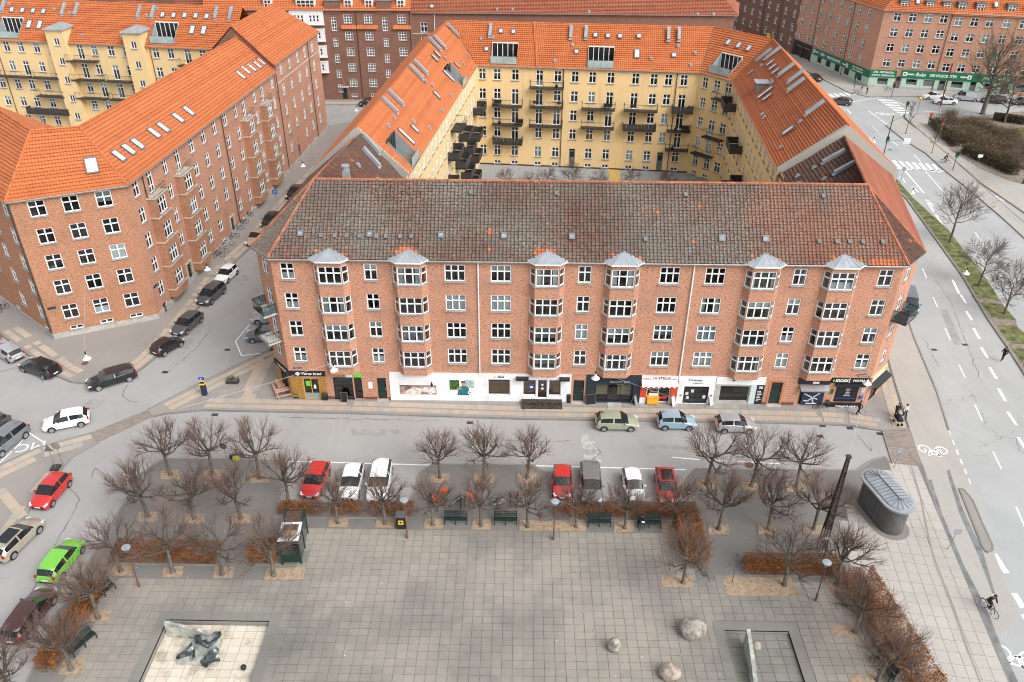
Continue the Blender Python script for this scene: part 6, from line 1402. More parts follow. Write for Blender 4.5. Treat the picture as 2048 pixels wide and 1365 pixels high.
# courtyard floor
cyd = [Vector((-12, 84, 0)), Vector((28, 86, 0)), Vector((31, 123.5, 0)), Vector((27, 128.4, 0)), Vector((-7, 131.5, 0))]
mat('yard_grey', (.30, .31, .31), .85, var=.12); mat('yard_yellow', (.55, .36, .11), .85, var=.12)
sheet('courtyard', cyd, .012, 'yard_grey')
for pts in ([(14.2, 131), (16, 130.8), (16, 119), (27, 117), (26, 111), (2, 112), (-2, 117), (14.2, 119)],): sheet('courtyard_path', [Vector((x, y, 0)) for x, y in pts], .02, 'yard_yellow')
sheet('lawn', [Vector(p+(0,)) for p in ((3, 111), (25, 110), (25, 92), (0, 92))], .024, 'grass'); sheet('yard', [Vector(p+(0,)) for p in ((-94, 146.5), (-53, 141), (-44, 127), (-47, 92), (-60, 99), (-94, 110))], .012, 'yard_grey')
# park ground behind the hedge
pk_ = gp([(1868, 246), (1900, 300), (1960, 338), (2020, 362), (2090, 375), (2300, 330), (2300, 225), (2060, 222), (1960, 232)], .0); sheet('park_ground', pk_, .03, 'soil'); sheet('park_lawn', gp([(2000, 262), (2040, 256), (2300, 250), (2300, 320), (2030, 300)]), .036, 'grass')
# tree pits with straw-coloured gravel
mat('pit_gravel', (.345, .255, .175), .95, var=.22, ns=3.5, bmp=.4)
def pit(pts, border=True, z=.045):
    P = gp(pts); sheet('tree_pit', P, z, 'pit_gravel', side=.1)
    if border:
        c = sum(P, Vector())/len(P); kerb('pit_edging', [c+(p-c)*1.04 for p in P], w=.1, zt=.06, zb=0, close=True, step=.3)
PITS = [[(659, 1036), (697, 1036), (695, 1055), (656, 1054)], [(753, 1038), (791, 1038), (789, 1056), (750, 1055)], [(850, 1039), (887, 1039), (886, 1058), (847, 1058)], [(946, 1040), (982, 1040), (981, 1060), (942, 1060)],
    [(1040, 1041), (1172, 1046), (1172, 1064), (1038, 1062)], [(1229, 1045), (1268, 1045), (1267, 1066), (1227, 1065)], [(1324, 1046), (1362, 1046), (1362, 1068), (1323, 1066)], [(1322, 1152), (1384, 1153), (1386, 1176), (1324, 1175)],
    [(1445, 1156), (1583, 1156), (1594, 1194), (1452, 1192)], [(1649, 1158), (1690, 1160), (1700, 1185), (1660, 1184)], [(1662, 1250), (1705, 1250), (1720, 1278), (1672, 1276)], [(1700, 1352), (1755, 1352), (1770, 1390), (1710, 1390)],
    [(226, 1130), (266, 1130), (263, 1153), (222, 1152)], [(328, 1133), (368, 1133), (364, 1156), (324, 1155)], [(430, 1134), (470, 1134), (466, 1157), (426, 1157)], [(534, 1137), (612, 1136), (606, 1160), (528, 1160)],
    [(180, 1219), (224, 1222), (214, 1246), (172, 1243)], [(128, 1320), (174, 1322), (164, 1352), (116, 1350)]]
for p in PITS: pit(p, False)
for c in ((880, 957), (968, 957), (1055, 957), (1413, 970), (1503, 973), (1592, 975), (1437, 1060), (1536, 1060), (1627, 1060), (341, 950), (426, 950), (519, 957), (296, 1034), (389, 1038), (482, 1038)):
    x, y = c; pit([(x-19, y-9), (x+19, y-9), (x+19, y+10), (x-19, y+10)])
# basins
def basin(x0, x1, y0, y1, dep, m, lab):
    t = M(); w_ = .72
    for a, b, c, d in ((x0-w_, x1+w_, y1, y1+w_), (x0-w_, x0, y0, y1), (x1, x1+w_, y0, y1)):
        n = max(1, int(max(b-a, d-c)/1.2)); 
        for i in range(n):
            if b-a > d-c: t.box(a+(b-a)*i/n+.005, c, -.02, a+(b-a)*(i+1)/n-.005, d, .05)
            else: t.box(a, c+(d-c)*i/n+.005, -.02, b, c+(d-c)*(i+1)/n-.005, .05)
    o = part('basin', t, ['rim_slab'], None, ID); o['kind'] = 'structure'
    wl_ = M(); z = -dep
    for a, b, c, d in ((x0, y1, x1, y1), (x0, y0, x0, y1), (x1, y1, x1, y0)): wl_.q((a, b, z), (c, d, z), (c, d, .0), (a, b, .0))
    wl_.box(x0, y1-.14, z, x1, y1-.02, -.06); wl_.box(x0+.02, y0, z, x0+.12, y1-.14, -.1)
    part('basin_wall', wl_, ['kerb_stone'], o)
    fl = M(); fl.q((x0, y0, z-.02), (x1, y0, z-.02), (x1, y1, z-.02), (x0, y1, z-.02)); part('basin_bed', fl, ['old_asphalt'], o)
    nx, ny = int((x1-x0)/.78), int((y1-y0)/.62); tl = M().box(.014, .014, -.03, (x1-x0)/nx-.014, (y1-y0)/ny-.014, .02).mesh('basin_slab', [m])
    for i in range(nx):
        for j in range(ny): link('basin_slab', tl, o, TR(x0+(x1-x0)*i/nx, y0+(y1-y0)*j/ny, z+rnd.uniform(-.003, .003)))
    return z
BZ1 = basin(px0, px1, py0, py1, .38, 'pool_slab', ''); BZ2 = basin(qx0, qx1, qy0, qy1, .2, 'moss_slab', '')
# ------------------------------------------------------------ vehicles
def paint(name, c, metal=.0): return mat('paint_'+name, c, .28, metal, var=0, spec=.5, coat=.8)
paint('red', (.50, .022, .018)); paint('dark_red', (.52, .02, .02)); paint('white', (.80, .81, .82)); paint('black', (.010, .011, .013)); paint('grey', (.085, .092, .098), .3); paint('mid_grey', (.20, .215, .225), .3)
paint('silver', (.44, .46, .48), .4); paint('sage', (.30, .33, .235)); paint('sky', (.30, .42, .52), .2); paint('gold', (.46, .41, .33), .4); paint('lime', (.17, .52, .05)); paint('brown', (.065, .022, .018), .1); paint('blue_grey', (.13, .165, .205), .3); paint('bronze', (.11, .085, .06), .3)
# station: distance from nose / L, half-width factor, low z, belt z, top z, roof?  (z in fractions of height)
KIND = {
 'hatch': [(0, .78, .20, .36, .40, 0), (.03, .93, .15, .43, .48, 0), (.13, .985, .14, .52, .58, 0), (.25, 1, .14, .60, .655, 0), (.43, 1, .14, .635, .985, 1), (.585, 1, .14, .645, 1, 1), (.615, 1, .14, .65, 1, 1), (.80, .995, .14, .665, .97, 1), (.90, .98, .15, .67, .92, 1), (.975, .93, .18, .62, .66, 0), (1, .84, .24, .46, .50, 0)],
 'sedan': [(0, .78, .20, .37, .41, 0), (.03, .93, .15, .45, .49, 0), (.13, .985, .14, .54, .59, 0), (.27, 1, .14, .62, .665, 0), (.43, 1, .14, .65, .985, 1), (.55, 1, .14, .655, 1, 1), (.575, 1, .14, .66, 1, 1), (.70, .995, .14, .67, .965, 1), (.78, .985, .14, .67, .90, 1), (.90, .97, .16, .66, .72, 0), (.98, .9, .2, .60, .68, 0), (1, .84, .25, .48, .52, 0)],
 'wagon': [(0, .78, .20, .36, .41, 0), (.03, .93, .15, .44, .49, 0), (.12, .985, .14, .53, .59, 0), (.25, 1, .14, .61, .66, 0), (.40, 1, .14, .64, .985, 1), (.54, 1, .14, .65, 1, 1), (.565, 1, .14, .655, 1, 1), (.78, .995, .14, .665, .98, 1), (.94, .97, .15, .66, .93, 1), (.985, .92, .18, .62, .66, 0), (1, .84, .24, .46, .50, 0)],
 'mpv': [(0, .78, .20, .38, .43, 0), (.03, .93, .15, .46, .50, 0), (.11, .985, .14, .54, .60, 0), (.19, 1, .14, .60, .65, 0), (.40, 1, .14, .63, .97, 1), (.55, 1, .14, .64, 1, 1), (.575, 1, .14, .64, 1, 1), (.80, .995, .14, .65, .98, 1), (.93, .97, .15, .65, .93, 1), (.985, .92, .18, .60, .64, 0), (1, .84, .24, .45, .49, 0)],
 'van': [(0, .78, .18, .34, .38, 0), (.02, .93, .13, .42, .46, 0), (.09, .985, .12, .50, .54, 0), (.15, 1, .12, .54, .58, 0), (.29, 1, .12, .56, .97, 1), (.41, 1, .12, .56, 1, 1), (.43, 1, .12, .56, 1, 1), (.80, 1, .12, .56, 1, 1), (.97, .99, .12, .56, .98, 1), (.985, .97, .14, .55, .60, 0), (1, .92, .18, .42, .46, 0)]}
SIZE = {'hatch': (4.0, 1.74, 1.47), 'small': (3.6, 1.64, 1.50), 'sedan': (4.6, 1.80, 1.45), 'wagon': (4.65, 1.82, 1.49), 'mpv': (4.4, 1.80, 1.62), 'van': (5.0, 1.92, 1.95)}
def car_meshes(kind, col, L, Wd, H, rz=None):
    st = KIND[kind]; hw = Wd/2; body = M(); gl4 = {k: M() for k in ('windscreen', 'rear_window', 'side_window', 'side_window2')}
    rings = []
    for d, f, zl, zb, zt, roof in st:
        x = L*(.5-d); w_ = hw*f
        if roof: pts = [(0, zl*H), (.9*w_, zl*H), (w_, zl*H+.1), (w_, zb*H*.72), (.965*w_, zb*H), (.94*w_, zb*H+.02), (.76*w_, zt*H-.06), (0, zt*H)]
        else: pts = [(0, zl*H), (.9*w_, zl*H), (w_, zl*H+.1), (w_, zb*H*.78), (.96*w_, zb*H*.95), (.88*w_, zb*H+.01), (.74*w_, zt*H-.02), (0, zt*H)]
        rings.append([Vector((x, y, z)) for y, z in pts])
    wide = [r for r in st if r[5]]; i0 = st.index(wide[0]); i1 = st.index(wide[-1])
    n = len(st)
    def quad(mb, i, j, s):
        P = [rings[i][j], rings[i+1][j], rings[i+1][j+1], rings[i][j+1]]
        P = [Vector((p.x, p.y*s, p.z)) for p in P]
        mb.add(P if s > 0 else P[::-1], ((3, 2, 1, 0),))
    for i in range(n-1):
        for j in range(7):
            side_glass = j == 5 and i0-1 <= i < i1 and not (st[i+1][0]-st[i][0] < .04)
            if kind == 'van' and j == 5 and i > i0: side_glass = False
            ws = j == 6 and i in (i0-1, i1)
            for s in (1, -1): quad(gl4['windscreen' if i == i0-1 else 'rear_window'] if ws else gl4['side_window' if s > 0 else 'side_window2'] if side_glass else body, i, j, s)
    for k, sgn in ((0, 1), (n-1, -1)):
        r = rings[k]; P = [Vector((p.x, p.y, p.z)) for p in r[:]]+[Vector((p.x, -p.y, p.z)) for p in r[::-1] if p.y > 0]
        body.add(P, (tuple(range(len(P))),) if sgn < 0 else (tuple(range(len(P)-1, -1, -1)),))
    def weld(mb, name, mats, sm):
        me = mb.mesh(name, mats); b = bmesh.new(); b.from_mesh(me); bmesh.ops.remove_doubles(b, verts=b.verts, dist=.0005); bmesh.ops.recalc_face_normals(b, faces=b.faces); b.to_mesh(me); b.free(); me.shade_smooth(); me.set_sharp_from_angle(angle=rad(sm)); return me
    doors = []
    for a, b in ((i0-1, i0+1), (i0+2, i1-1)):
        for s in (1, -1):
            mb = M()
            for i in range(a, b):
                P = [Vector((rings[i+k][j].x*(1-.0), (rings[i+k][j].y+.006)*s, rings[i+k][j].z-(.012 if j == 4 else -.02 if j == 2 else 0))) for k, j in ((0, 2), (1, 2), (1, 3), (0, 3), (0, 4), (1, 4))]
                mb.add(P, ((0, 1, 2, 3), (3, 2, 5, 4)))
            hx = rings[b][3].x+.12; mb2 = M(); mb2.box(hx, s*(hw+.004), rings[b][4].z-.12, hx+.16, s*(hw+.02), rings[b][4].z-.085)
            doors.append((mb.mesh('door', [col]), mb2.mesh('door_handle', [col])))
    return weld(body, 'body', [col], 35), [weld(g, k.rstrip('2'), ['car_glass'], 50) for k, g in gl4.items()], doors
def wheel_meshes(r):
    t = M(); t.lathe([(r*.62, -.1), (r*.96, -.1), (r, -.07), (r, .07), (r*.96, .1), (r*.7, .1), (r*.62, .075)], 20); ti = t.mesh('wheel', ['tyre'], 50)
    m = M(); m.lathe([(r*.69, .05), (r*.69, .104), (r*.6, .085), (r*.18, .09), (.02, .1)], 20); 
    for k in range(5):
        a = k*2*math.pi/5; c, s = math.cos(a), math.sin(a)
        m.add([(c*r*.2-s*.035, s*r*.2+c*.035, .1), (c*r*.2+s*.035, s*r*.2-c*.035, .1), (c*r*.6+s*.03, s*r*.6-c*.03, .11), (c*r*.6-s*.03, s*r*.6+c*.03, .11)], ((0, 1, 2, 3),))
    ri = m.mesh('rim', ['rim'], 50)
    a = M(); n = 12; ra = r*1.17
    for k in range(n):
        a0, a1 = -.25+k*(math.pi+.5)/n, -.25+(k+1)*(math.pi+.5)/n
        a.q((math.cos(a0)*ra, 0, math.sin(a0)*ra), (math.cos(a1)*ra, 0, math.sin(a1)*ra), (0, 0, 0), (0, 0, 0))
    ar = M().add([(math.cos(-.3+k*(math.pi+.6)/14)*ra, 0, math.sin(-.3+k*(math.pi+.6)/14)*ra) for k in range(15)], (tuple(range(15)),)).mesh('wheel_arch', ['car_black_trim'])
    return ti, ri, ar
def car(label, kind, col, f, r, size=None, ctr=None, group='parked cars', cat='car', plate='plate', roofglass=False, z=RDZ+.012, rail=False, opened=False):
    """f, r: photograph points on the ground under nose and tail"""
    a, b = G(f[0], f[1], z), G(r[0], r[1], z); d = (a-b); d.z = 0; d.normalize(); c = (a+b)/2 if ctr is None else G(ctr[0], ctr[1], z)
    L, Wd, H = size or SIZE[kind]; kk = 'hatch' if kind == 'small' else kind
    T = Matrix(((d.x, -d.y, 0, c.x), (d.y, d.x, 0, c.y), (0, 0, 1, z), (0, 0, 0, 1)))
    t = thing('parked_car' if cat == 'car' else cat, label, cat, T, group); colm = 'paint_'+col
    bm_, gm_, drs = cached(('car', kk, col, L), lambda: car_meshes(kk, colm, L, Wd, H))
    link('body', bm_, t, T); [link(g.name.split('.')[0], g, t, T) for g in gm_]
    for k, (dm1, dm2) in enumerate(drs):
        o = link('door', dm1, t, T); link('door_handle', dm2, o, T)
    wr = .31 if L < 4.3 else .335
    ti, ri, ar = cached(('wheel', wr), lambda: wheel_meshes(wr))
    for x in (L*.5-L*.19, -L*.5+L*.185):
        for s in (1, -1):
            Wm = T @ TR(x, s*(Wd/2-.075), wr) @ (RX(rad(-90)) if s > 0 else RX(rad(90)))
            o = link('wheel', ti, t, Wm); link('rim', ri, o, Wm); link('wheel_arch', ar, t, T @ TR(x, s*(Wd/2+.006), wr))
    def bx(name, m, x, y, z0, sx, sy, sz, rz=0, par=t, ry=0):
        link(name, cached(('bx', m, sx, sy, sz), lambda: M().box(-sx/2, -sy/2, -sz/2, sx/2, sy/2, sz/2).mesh(name, [m])), par, T @ TR(x, y, z0) @ RZ(rz) @ RY(ry))
    st = KIND[kk]
    for s in (1, -1):
        bx('headlight', 'headlight', L*.5-.17, s*Wd*.365, st[1][3]*H*.99, .34, .26, .12, -s*.42, ry=.3)
        bx('taillight', 'taillight', -L*.5+.085, s*Wd*.40, st[-2][3]*H*.93, .14, .2, .24, s*.25)
        bx('mirror', colm, L*(.5-st[3][0])-.32, s*(Wd/2+.07), st[4][3]*H+.06, .12, .18, .13)
    bx('grille', 'car_black_trim', L*.5-.015, 0, st[0][3]*H*.86, .06, Wd*.5, .14); bx('bumper', 'car_black_trim', L*.5-.03, 0, st[0][2]*H+.05, .1, Wd*.62, .1); bx('bumper', 'car_black_trim', -L*.5+.03, 0, st[-1][2]*H+.02, .08, Wd*.66, .12)
    bx('number_plate', plate, L*.5+.005, 0, st[0][2]*H+.17, .04, .5, .11); bx('number_plate', plate, -L*.5-.0, 0, st[-1][2]*H+.2, .04, .5, .11)
    if roofglass: bx('sunroof', 'car_glass', L*(.5-.63), 0, H-.012, L*.33, Wd*.58, .03)
    if rail:
        for s in (1, -1): bx('roof_rail', 'steel', L*(.5-.64), s*Wd*.36, H-.01, L*.36, .04, .05)
    return t
gC = 'cars parked along the streets'; gB = 'cars parked nose-in beside the square'
car('sage green hatchback parked at the shop kerb, leftmost of three there', 'hatch', 'sage', (1276, 853), (1192, 852), ctr=(1233, 853), group=gC)
car('light blue small hatchback parked between the green and silver cars at the shops', 'small', 'sky', (1388, 854), (1318, 853), ctr=(1351, 852), group=gC)
car('silver small hatchback parked at the shop kerb, rightmost of three there', 'hatch', 'silver', (1506, 858), (1434, 857), (3.7, 1.68, 1.49), ctr=(1469, 858), group=gC)
car('red hatchback parked nose-in at the left end of the left bay', 'hatch', 'red', (623, 990), (644, 940), ctr=(633, 970), group=gB)
car('white hatchback parked nose-in between red hatchback and white estate car', 'hatch', 'white', (698, 995), (712, 940), ctr=(704, 974), group=gB)
car('white estate car parked nose-in at the right of the left bay', 'wagon', 'white', (754, 998), (766, 930), ctr=(760, 972), group=gB)
car('red hatchback parked nose-in beside the curved kerb of the bicycle stand', 'small', 'red', (1124, 994), (1124, 940), ctr=(1124, 975), group=gB)
car('dark grey estate car parked nose-in next to a red hatchback', 'wagon', 'mid_grey', (1183, 1000), (1178, 938), ctr=(1181, 977), group=gB)
car('white small hatchback parked nose-in between grey estate and black-roofed red car', 'small', 'white', (1270, 1000), (1258, 945), ctr=(1265, 981), group=gB)
car('red car with dark glass roof parked nose-in at the right end', 'hatch', 'dark_red', (1336, 1006), (1327, 955), ctr=(1332, 983), group=gB, roofglass=True)
car('glossy black estate car crossing the mouth of the side street', 'wagon', 'black', (183, 776), (270, 750), ctr=(226, 765), group='cars driving')
car('black tiny hatchback parked at the beige kerb, tail towards the junction', 'small', 'black', (362, 683), (312, 712), (3.44, 1.63, 1.47), ctr=(337, 700), group=gC)
car('grey hatchback parked behind the black tiny hatchback, nose towards the square', 'hatch', 'grey', (352, 677), (400, 637), (4.25, 1.79, 1.47), ctr=(376, 656), group=gC)
car('dark grey compact people carrier parked between grey hatchback and white small car', 'mpv', 'grey', (400, 619), (450, 575), (4.3, 1.8, 1.58), ctr=(424, 597), group=gC)
car('white small car parked in the left street ahead of a grey people carrier', 'small', 'white', (436, 575), (474, 540), ctr=(455, 557), group=gC)
car('brownish grey saloon parked beside the dark roof corner in the left street', 'sedan', 'gold', (500, 498), (535, 464), ctr=(516, 482), group=gC)
car('black hatchback parked just beyond the brownish grey saloon', 'hatch', 'black', (526, 464), (560, 430), ctr=(543, 448), group=gC)
car('black saloon parked furthest up the left street under the parking sign', 'sedan', 'black', (575, 410), (610, 370), ctr=(592, 391), group=gC)
car('silver saloon half hidden behind the left corner of the red block', 'sedan', 'silver', (500, 640), (585, 640), ctr=(545, 643), group=gC)
car('blue grey car below the corner balcony beside the silver saloon', 'hatch', 'blue_grey', (489, 680), (570, 676), ctr=(531, 678), group=gC)
car('black car parked below the brown brick block in the far street', 'hatch', 'black', (712, 212), (765, 206), ctr=(738, 211), group=gC)
car('silver hatchback parked at the left edge beside the tiled pavement', 'hatch', 'silver', (-8, 690), (50, 722), (4.2, 1.75, 1.45), ctr=(18, 712), group=gC)
car('black estate car parked behind the silver hatchback at the left', 'wagon', 'black', (48, 728), (117, 752), ctr=(83, 744), group=gC)
car('dark red car cut off by the left edge of the picture', 'hatch', 'dark_red', (-70, 655), (4, 688), ctr=(-30, 676), group=gC)
car('white hatchback driving out across the left junction', 'hatch', 'white', (92, 857), (179, 840), ctr=(136, 850), group='cars driving')
car('grey people carrier parked in front of the motorcycle bay at the left', 'mpv', 'mid_grey', (-20, 915), (40, 868), ctr=(14, 892), group=gC)
car('dark grey car behind the grey people carrier at the left edge', 'hatch', 'grey', (-60, 885), (8, 843), ctr=(-22, 866), group=gC)
car('bright red hatchback driving down the street left of the square', 'hatch', 'red', (82, 1018), (132, 960), (3.85, 1.7, 1.5), ctr=(106, 992), group='cars driving')
car('pale gold hatchback with black glass roof driving away at the left', 'hatch', 'gold', (72, 1052), (5, 1118), (4.45, 1.75, 1.49), ctr=(38, 1088), roofglass=True, group='cars driving')
car('lime green hatchback parked under bare trees at the left hedge', 'hatch', 'lime', (152, 1095), (98, 1165), (4.2, 1.75, 1.45), ctr=(127, 1130), group=gC)
car('dark maroon estate car parked under bare trees at the lower left', 'wagon', 'brown', (100, 1190), (28, 1290), ctr=(64, 1240), group=gC)
car('blue grey van with yellow number plate parked behind the kiosk corner', 'van', 'blue_grey', (1822, 640), (1806, 580), (4.7, 1.85, 1.82), ctr=(1815, 613), group=gC, cat='van', plate='yellow_plate')
car('bronze hatchback driving through the far junction', 'hatch', 'bronze', (1664, 207), (1698, 212), (4.3, 1.8, 1.5), ctr=(1681, 209), group='cars driving')
car('black saloon parked at the avenue beside the locksmith pavement', 'sedan', 'black', (1610, 152), (1640, 164), ctr=(1626, 160), group=gC)
car('white saloon parked below the green shop front', 'sedan', 'white', (1842, 198), (1884, 198), ctr=(1865, 198), group=gC)
car('white saloon with rounded roof driving past the parked white saloon', 'sedan', 'white', (1866, 207), (1912, 209), ctr=(1889, 208), group='cars driving')
car('silver grey delivery van parked below the green shop front', 'van', 'silver', (1902, 200), (1958, 204), ctr=(1931, 201), group=gC, cat='van')
car('dark estate car parked behind the big bare tree trunk', 'wagon', 'black', (1963, 205), (2008, 207), ctr=(1986, 206), group=gC)
car('dark car parked at the right edge below the locksmith block', 'hatch', 'grey', (2018, 208), (2064, 210), ctr=(2042, 209), group=gC)
# ------------------------------------------------------------ bicycles
def bike_parts():
    wv = []
    w_ = M(); n = 18; R_ = .34; w_.tube([(R_*math.cos(k*2*math.pi/n), 0, R_*math.sin(k*2*math.pi/n)) for k in range(n+1)], .022, 4, cap=False)
    for k in range(8): a = k*math.pi/4; w_.tube(((0, 0, 0), (R_*math.cos(a), 0, R_*math.sin(a))), .004, 3)
    wheel = w_.mesh('wheel', ['tyre'])
    return wheel
def bike(label, p, ang, m='black_metal', lean=.12, group='parked bicycles', z=.0, seat='black_metal', basket=False, W=None):
    W = (TR(p.x, p.y, z) @ RZ(ang) @ RX(lean)) if W is None else W
    t = thing('bicycle', label, 'bicycle', W, group); wh = cached('bwheel', bike_parts)
    for x in (-.52, .52): link('wheel', wh, t, W @ TR(x, 0, .34))
    f = M(); A, B, C_, D, E_ = (-.52, 0, .34), (-.1, 0, .32), (-.25, 0, .82), (.32, 0, .85), (.52, 0, .34)
    for a, b in ((A, B), (B, C_), (A, C_), (C_, (.36, 0, .78)), (B, (.37, 0, .72)), (D, E_)): f.tube((a, b), .02, 4)
    link('frame', cached(('bf', m), lambda: f.mesh('frame', [m])), t, W)
    h = M(); h.tube(((.32, 0, .85), (.30, 0, 1.0)), .015, 4); h.tube(((.18, -.28, 1.0), (.3, -.2, 1.02), (.3, .2, 1.02), (.18, .28, 1.0)), .014, 4); link('handlebar', cached('bh', lambda: h.mesh('handlebar', ['steel'])), t, W)
    s = M(); s.tube(((-.25, 0, .8), (-.27, 0, .94)), .014, 4); s.box(-.4, -.07, .93, -.16, .07, .99); link('saddle', cached(('bs', seat), lambda: s.mesh('saddle', [seat])), t, W)
    g = M(); g.tube(((-.86, 0, .5), (-.75, 0, .66), (-.52, 0, .73), (-.35, 0, .68)), .025, 4); link('mudguard', cached('bg', lambda: g.mesh('mudguard', ['black_metal'])), t, W)
    if basket: b = M(); b.box(.38, -.18, .78, .7, .18, 1.02); link('basket', cached('bb', lambda: b.mesh('basket', ['dark_metal'])), t, W)
    return t
mat('bike_white', (.7, .7, .7), .4, var=0); mat('orange_bag', (.72, .10, .015), .6, var=.1)
for k, (px, py, an, m, lb) in enumerate(((874, 1013, 95, 'black_metal', 'black bicycle with orange-red delivery bag, leftmost at the square stand'), (889, 1004, 92, 'black_metal', 'black bicycle carrying an orange bag beside the white bicycle'), (906, 1005, 60, 'bike_white', 'white bicycle lying across the stand behind the left bench'), (920, 1010, 98, 'black_metal', 'black bicycle between white bicycle and green-seated bicycle'), (929, 1008, 90, 'dark_green', 'dark green bicycle left of the orange-bag bicycle at the right'),
    (940, 1010, 84, 'black_metal', 'black bicycle with red-orange bag at the right of the left bench'), (1000, 1013, 10, 'bike_white', 'pale framed bicycle parked sideways behind the second bench'), (1019, 1004, 94, 'black_metal', 'black bicycle with child seat left of the tree at the stand'), (1034, 1002, 88, 'black_metal', 'black bicycle right of the child-seat bicycle at the stand'), (1048, 1011, 30, 'bike_white', 'white bicycle tangled at the right end of the stand'))):
    bike(lb, G(px, py), rad(an), m, lean=.1 if k != 2 else .75, group='bicycles at the square stand')
for px, py, lb, zz in ((873, 1016, 'red-orange delivery bag on the leftmost bicycle', .75), (888, 1000, 'orange delivery bag on a black bicycle', .75), (941, 1010, 'red-orange delivery bag near the right end of the left bench', .75)):
    b = M(); p = G(px, py); b.box(p.x-.24, p.y-.22, zz, p.x+.24, p.y+.22, zz+.4); b.box(p.x-.26, p.y-.24, zz+.4, p.x+.26, p.y+.24, zz+.46); tag(part('delivery_bag', b, ['orange_bag']), lb, 'bag', 'orange delivery bags')
for k, (px, py) in enumerate(((437, 516), (446, 508), (457, 493), (468, 478), (478, 462), (488, 450), (499, 436), (336, 612), (8, 622))):
    bike(['dark bicycle leaning nearest the white hanging lamp at the brick wall', 'dark bicycle second from the lamp along the brick wall', 'pale bicycle standing out from the brick wall', 'dark bicycle left of the arched door', 'dark bicycle beside the arched door', 'dark bicycle beyond the arched door', 'dark bicycle furthest along the left brick wall', 'dark bicycle behind the rubbish bin at the brick corner', 'dark bicycle leaning at the far left brick wall'][k], G(px, py), rad(20+k*7), 'bike_white' if k == 2 else 'black_metal', group='bicycles along the left brick block')
bike('black bicycle leaning on the kiosk advert', G(1640, 818), rad(8), 'black_metal', basket=True, group='bicycles along the shops')
bike('dark bicycle with basket beside the green shop corner', G(1712, 188), rad(10), 'black_metal', group='bicycles at the far junction'); bike('dark bicycle against the green shop wall', G(1775, 183), rad(5), 'black_metal', group='bicycles at the far junction')
for k, px in enumerate((770, 780, 790)): bike('dark bicycle %s in the row below the brown brick block' % ('left', 'middle', 'right')[k], G(px-22, 197), rad(75+9*k), 'black_metal', group='bicycles in the far street')
# ------------------------------------------------------------ trees
mat('bark', (.105, .085, .066), .95, var=.4, ns=5, bmp=.8); mat('mossy_bark', (.135, .12, .095), .95, var=.4, ns=5, bmp=.6); mat('twig', (.14, .102, .08), .9, var=.35, ns=1.5); mat('tip_twig', (.20, .118, .095), .9, var=.3, ns=1.5); mat('pale_twig', (.17, .135, .095), .9, var=.3, ns=1.5)
def rvec(r): return Vector((r.gauss(0, 1), r.gauss(0, 1), r.gauss(0, 1))).normalized()
def branch(mb, p, d, l, r0, r1, n, r, bend=.25, up=.15, segs=3, m=0):
    pts = [p]; q_ = Vector(d).normalized()
    for i in range(segs):
        q_ = (q_+rvec(r)*bend+Vector((0, 0, up))).normalized(); pts.append(pts[-1]+q_*(l/segs))
    mb.tube(pts, [r0+(r1-r0)*i/segs for i in range(segs+1)], n, m, cap=False); return pts, q_
def pollard(seed, th=2.2, R_=3.0):
    """pruned street tree: short trunk, thick knuckled limbs, dense fan of thin shoots"""
    r = random.Random(seed); tr, cr = M(), M(); nl = 10
    lean = Vector((r.uniform(-.12, .12), r.uniform(-.12, .12), 0))
    tr.tube([(0, 0, -.05), (0, 0, .12), lean*.4+Vector((0, 0, th*.5)), lean+Vector((0, 0, th)), lean*1.3+Vector((0, 0, th+.6))], [.25, .155, .125, .12, .08], 9)
    top = lean+Vector((0, 0, th)); nl = 13; c0 = top+Vector((0, 0, .9)); ph = r.uniform(0, 6.28)
    sx, sy, sz = r.uniform(.88, 1.12), r.uniform(.88, 1.12), r.uniform(.85, 1.0)
    def room(p):
        d = p-c0; return max(.22, R_*r.uniform(.86, 1.08)-Vector((d.x/sx, d.y/sy, d.z/sz)).length)
    for k in range(nl):
        z = -.22+1.18*(k+.5)/nl; a = ph+k*2.4+r.uniform(-.25, .25); q = math.sqrt(max(0, 1-z*z)); d = Vector((q*math.cos(a), q*math.sin(a), z))
        if r.random() < .1: continue
        pts, q_ = branch(cr, top+Vector((0, 0, r.uniform(-.15, .6))), d, R_*r.uniform(.42, .66), .07, .036, 6, r, .3, .14, 4, 0)
        for b in range(5):
            p2, q2 = branch(cr, pts[r.randint(2, 4)], (q_+rvec(r)*.7+Vector((0, 0, .15))), R_*r.uniform(.18, .34), .033, .018, 4, r, .35, .12, 3, 0)
            for c in range(4):
                p3, q3 = branch(cr, p2[r.randint(1, 3)], q2+rvec(r)*.7+(p2[1]-c0).normalized()*.3, min(room(p2[2]), R_*r.uniform(.12, .26)), .016, .009, 3, r, .4, .12, 3, 0)
                for e in range(4):
                    s3 = p3[r.randint(1, 3)]; branch(cr, s3, q3+rvec(r)*.6+(s3-c0).normalized()*.3+Vector((0, 0, .25)), min(room(s3), r.uniform(.45, 1.0)), .008, .004, 3, r, .26, .12, 2, r.choice((1, 2, 2)))
    return tr.mesh('trunk', ['mossy_bark'], 60), cr.mesh('crown', ['bark', 'twig', 'tip_twig'])
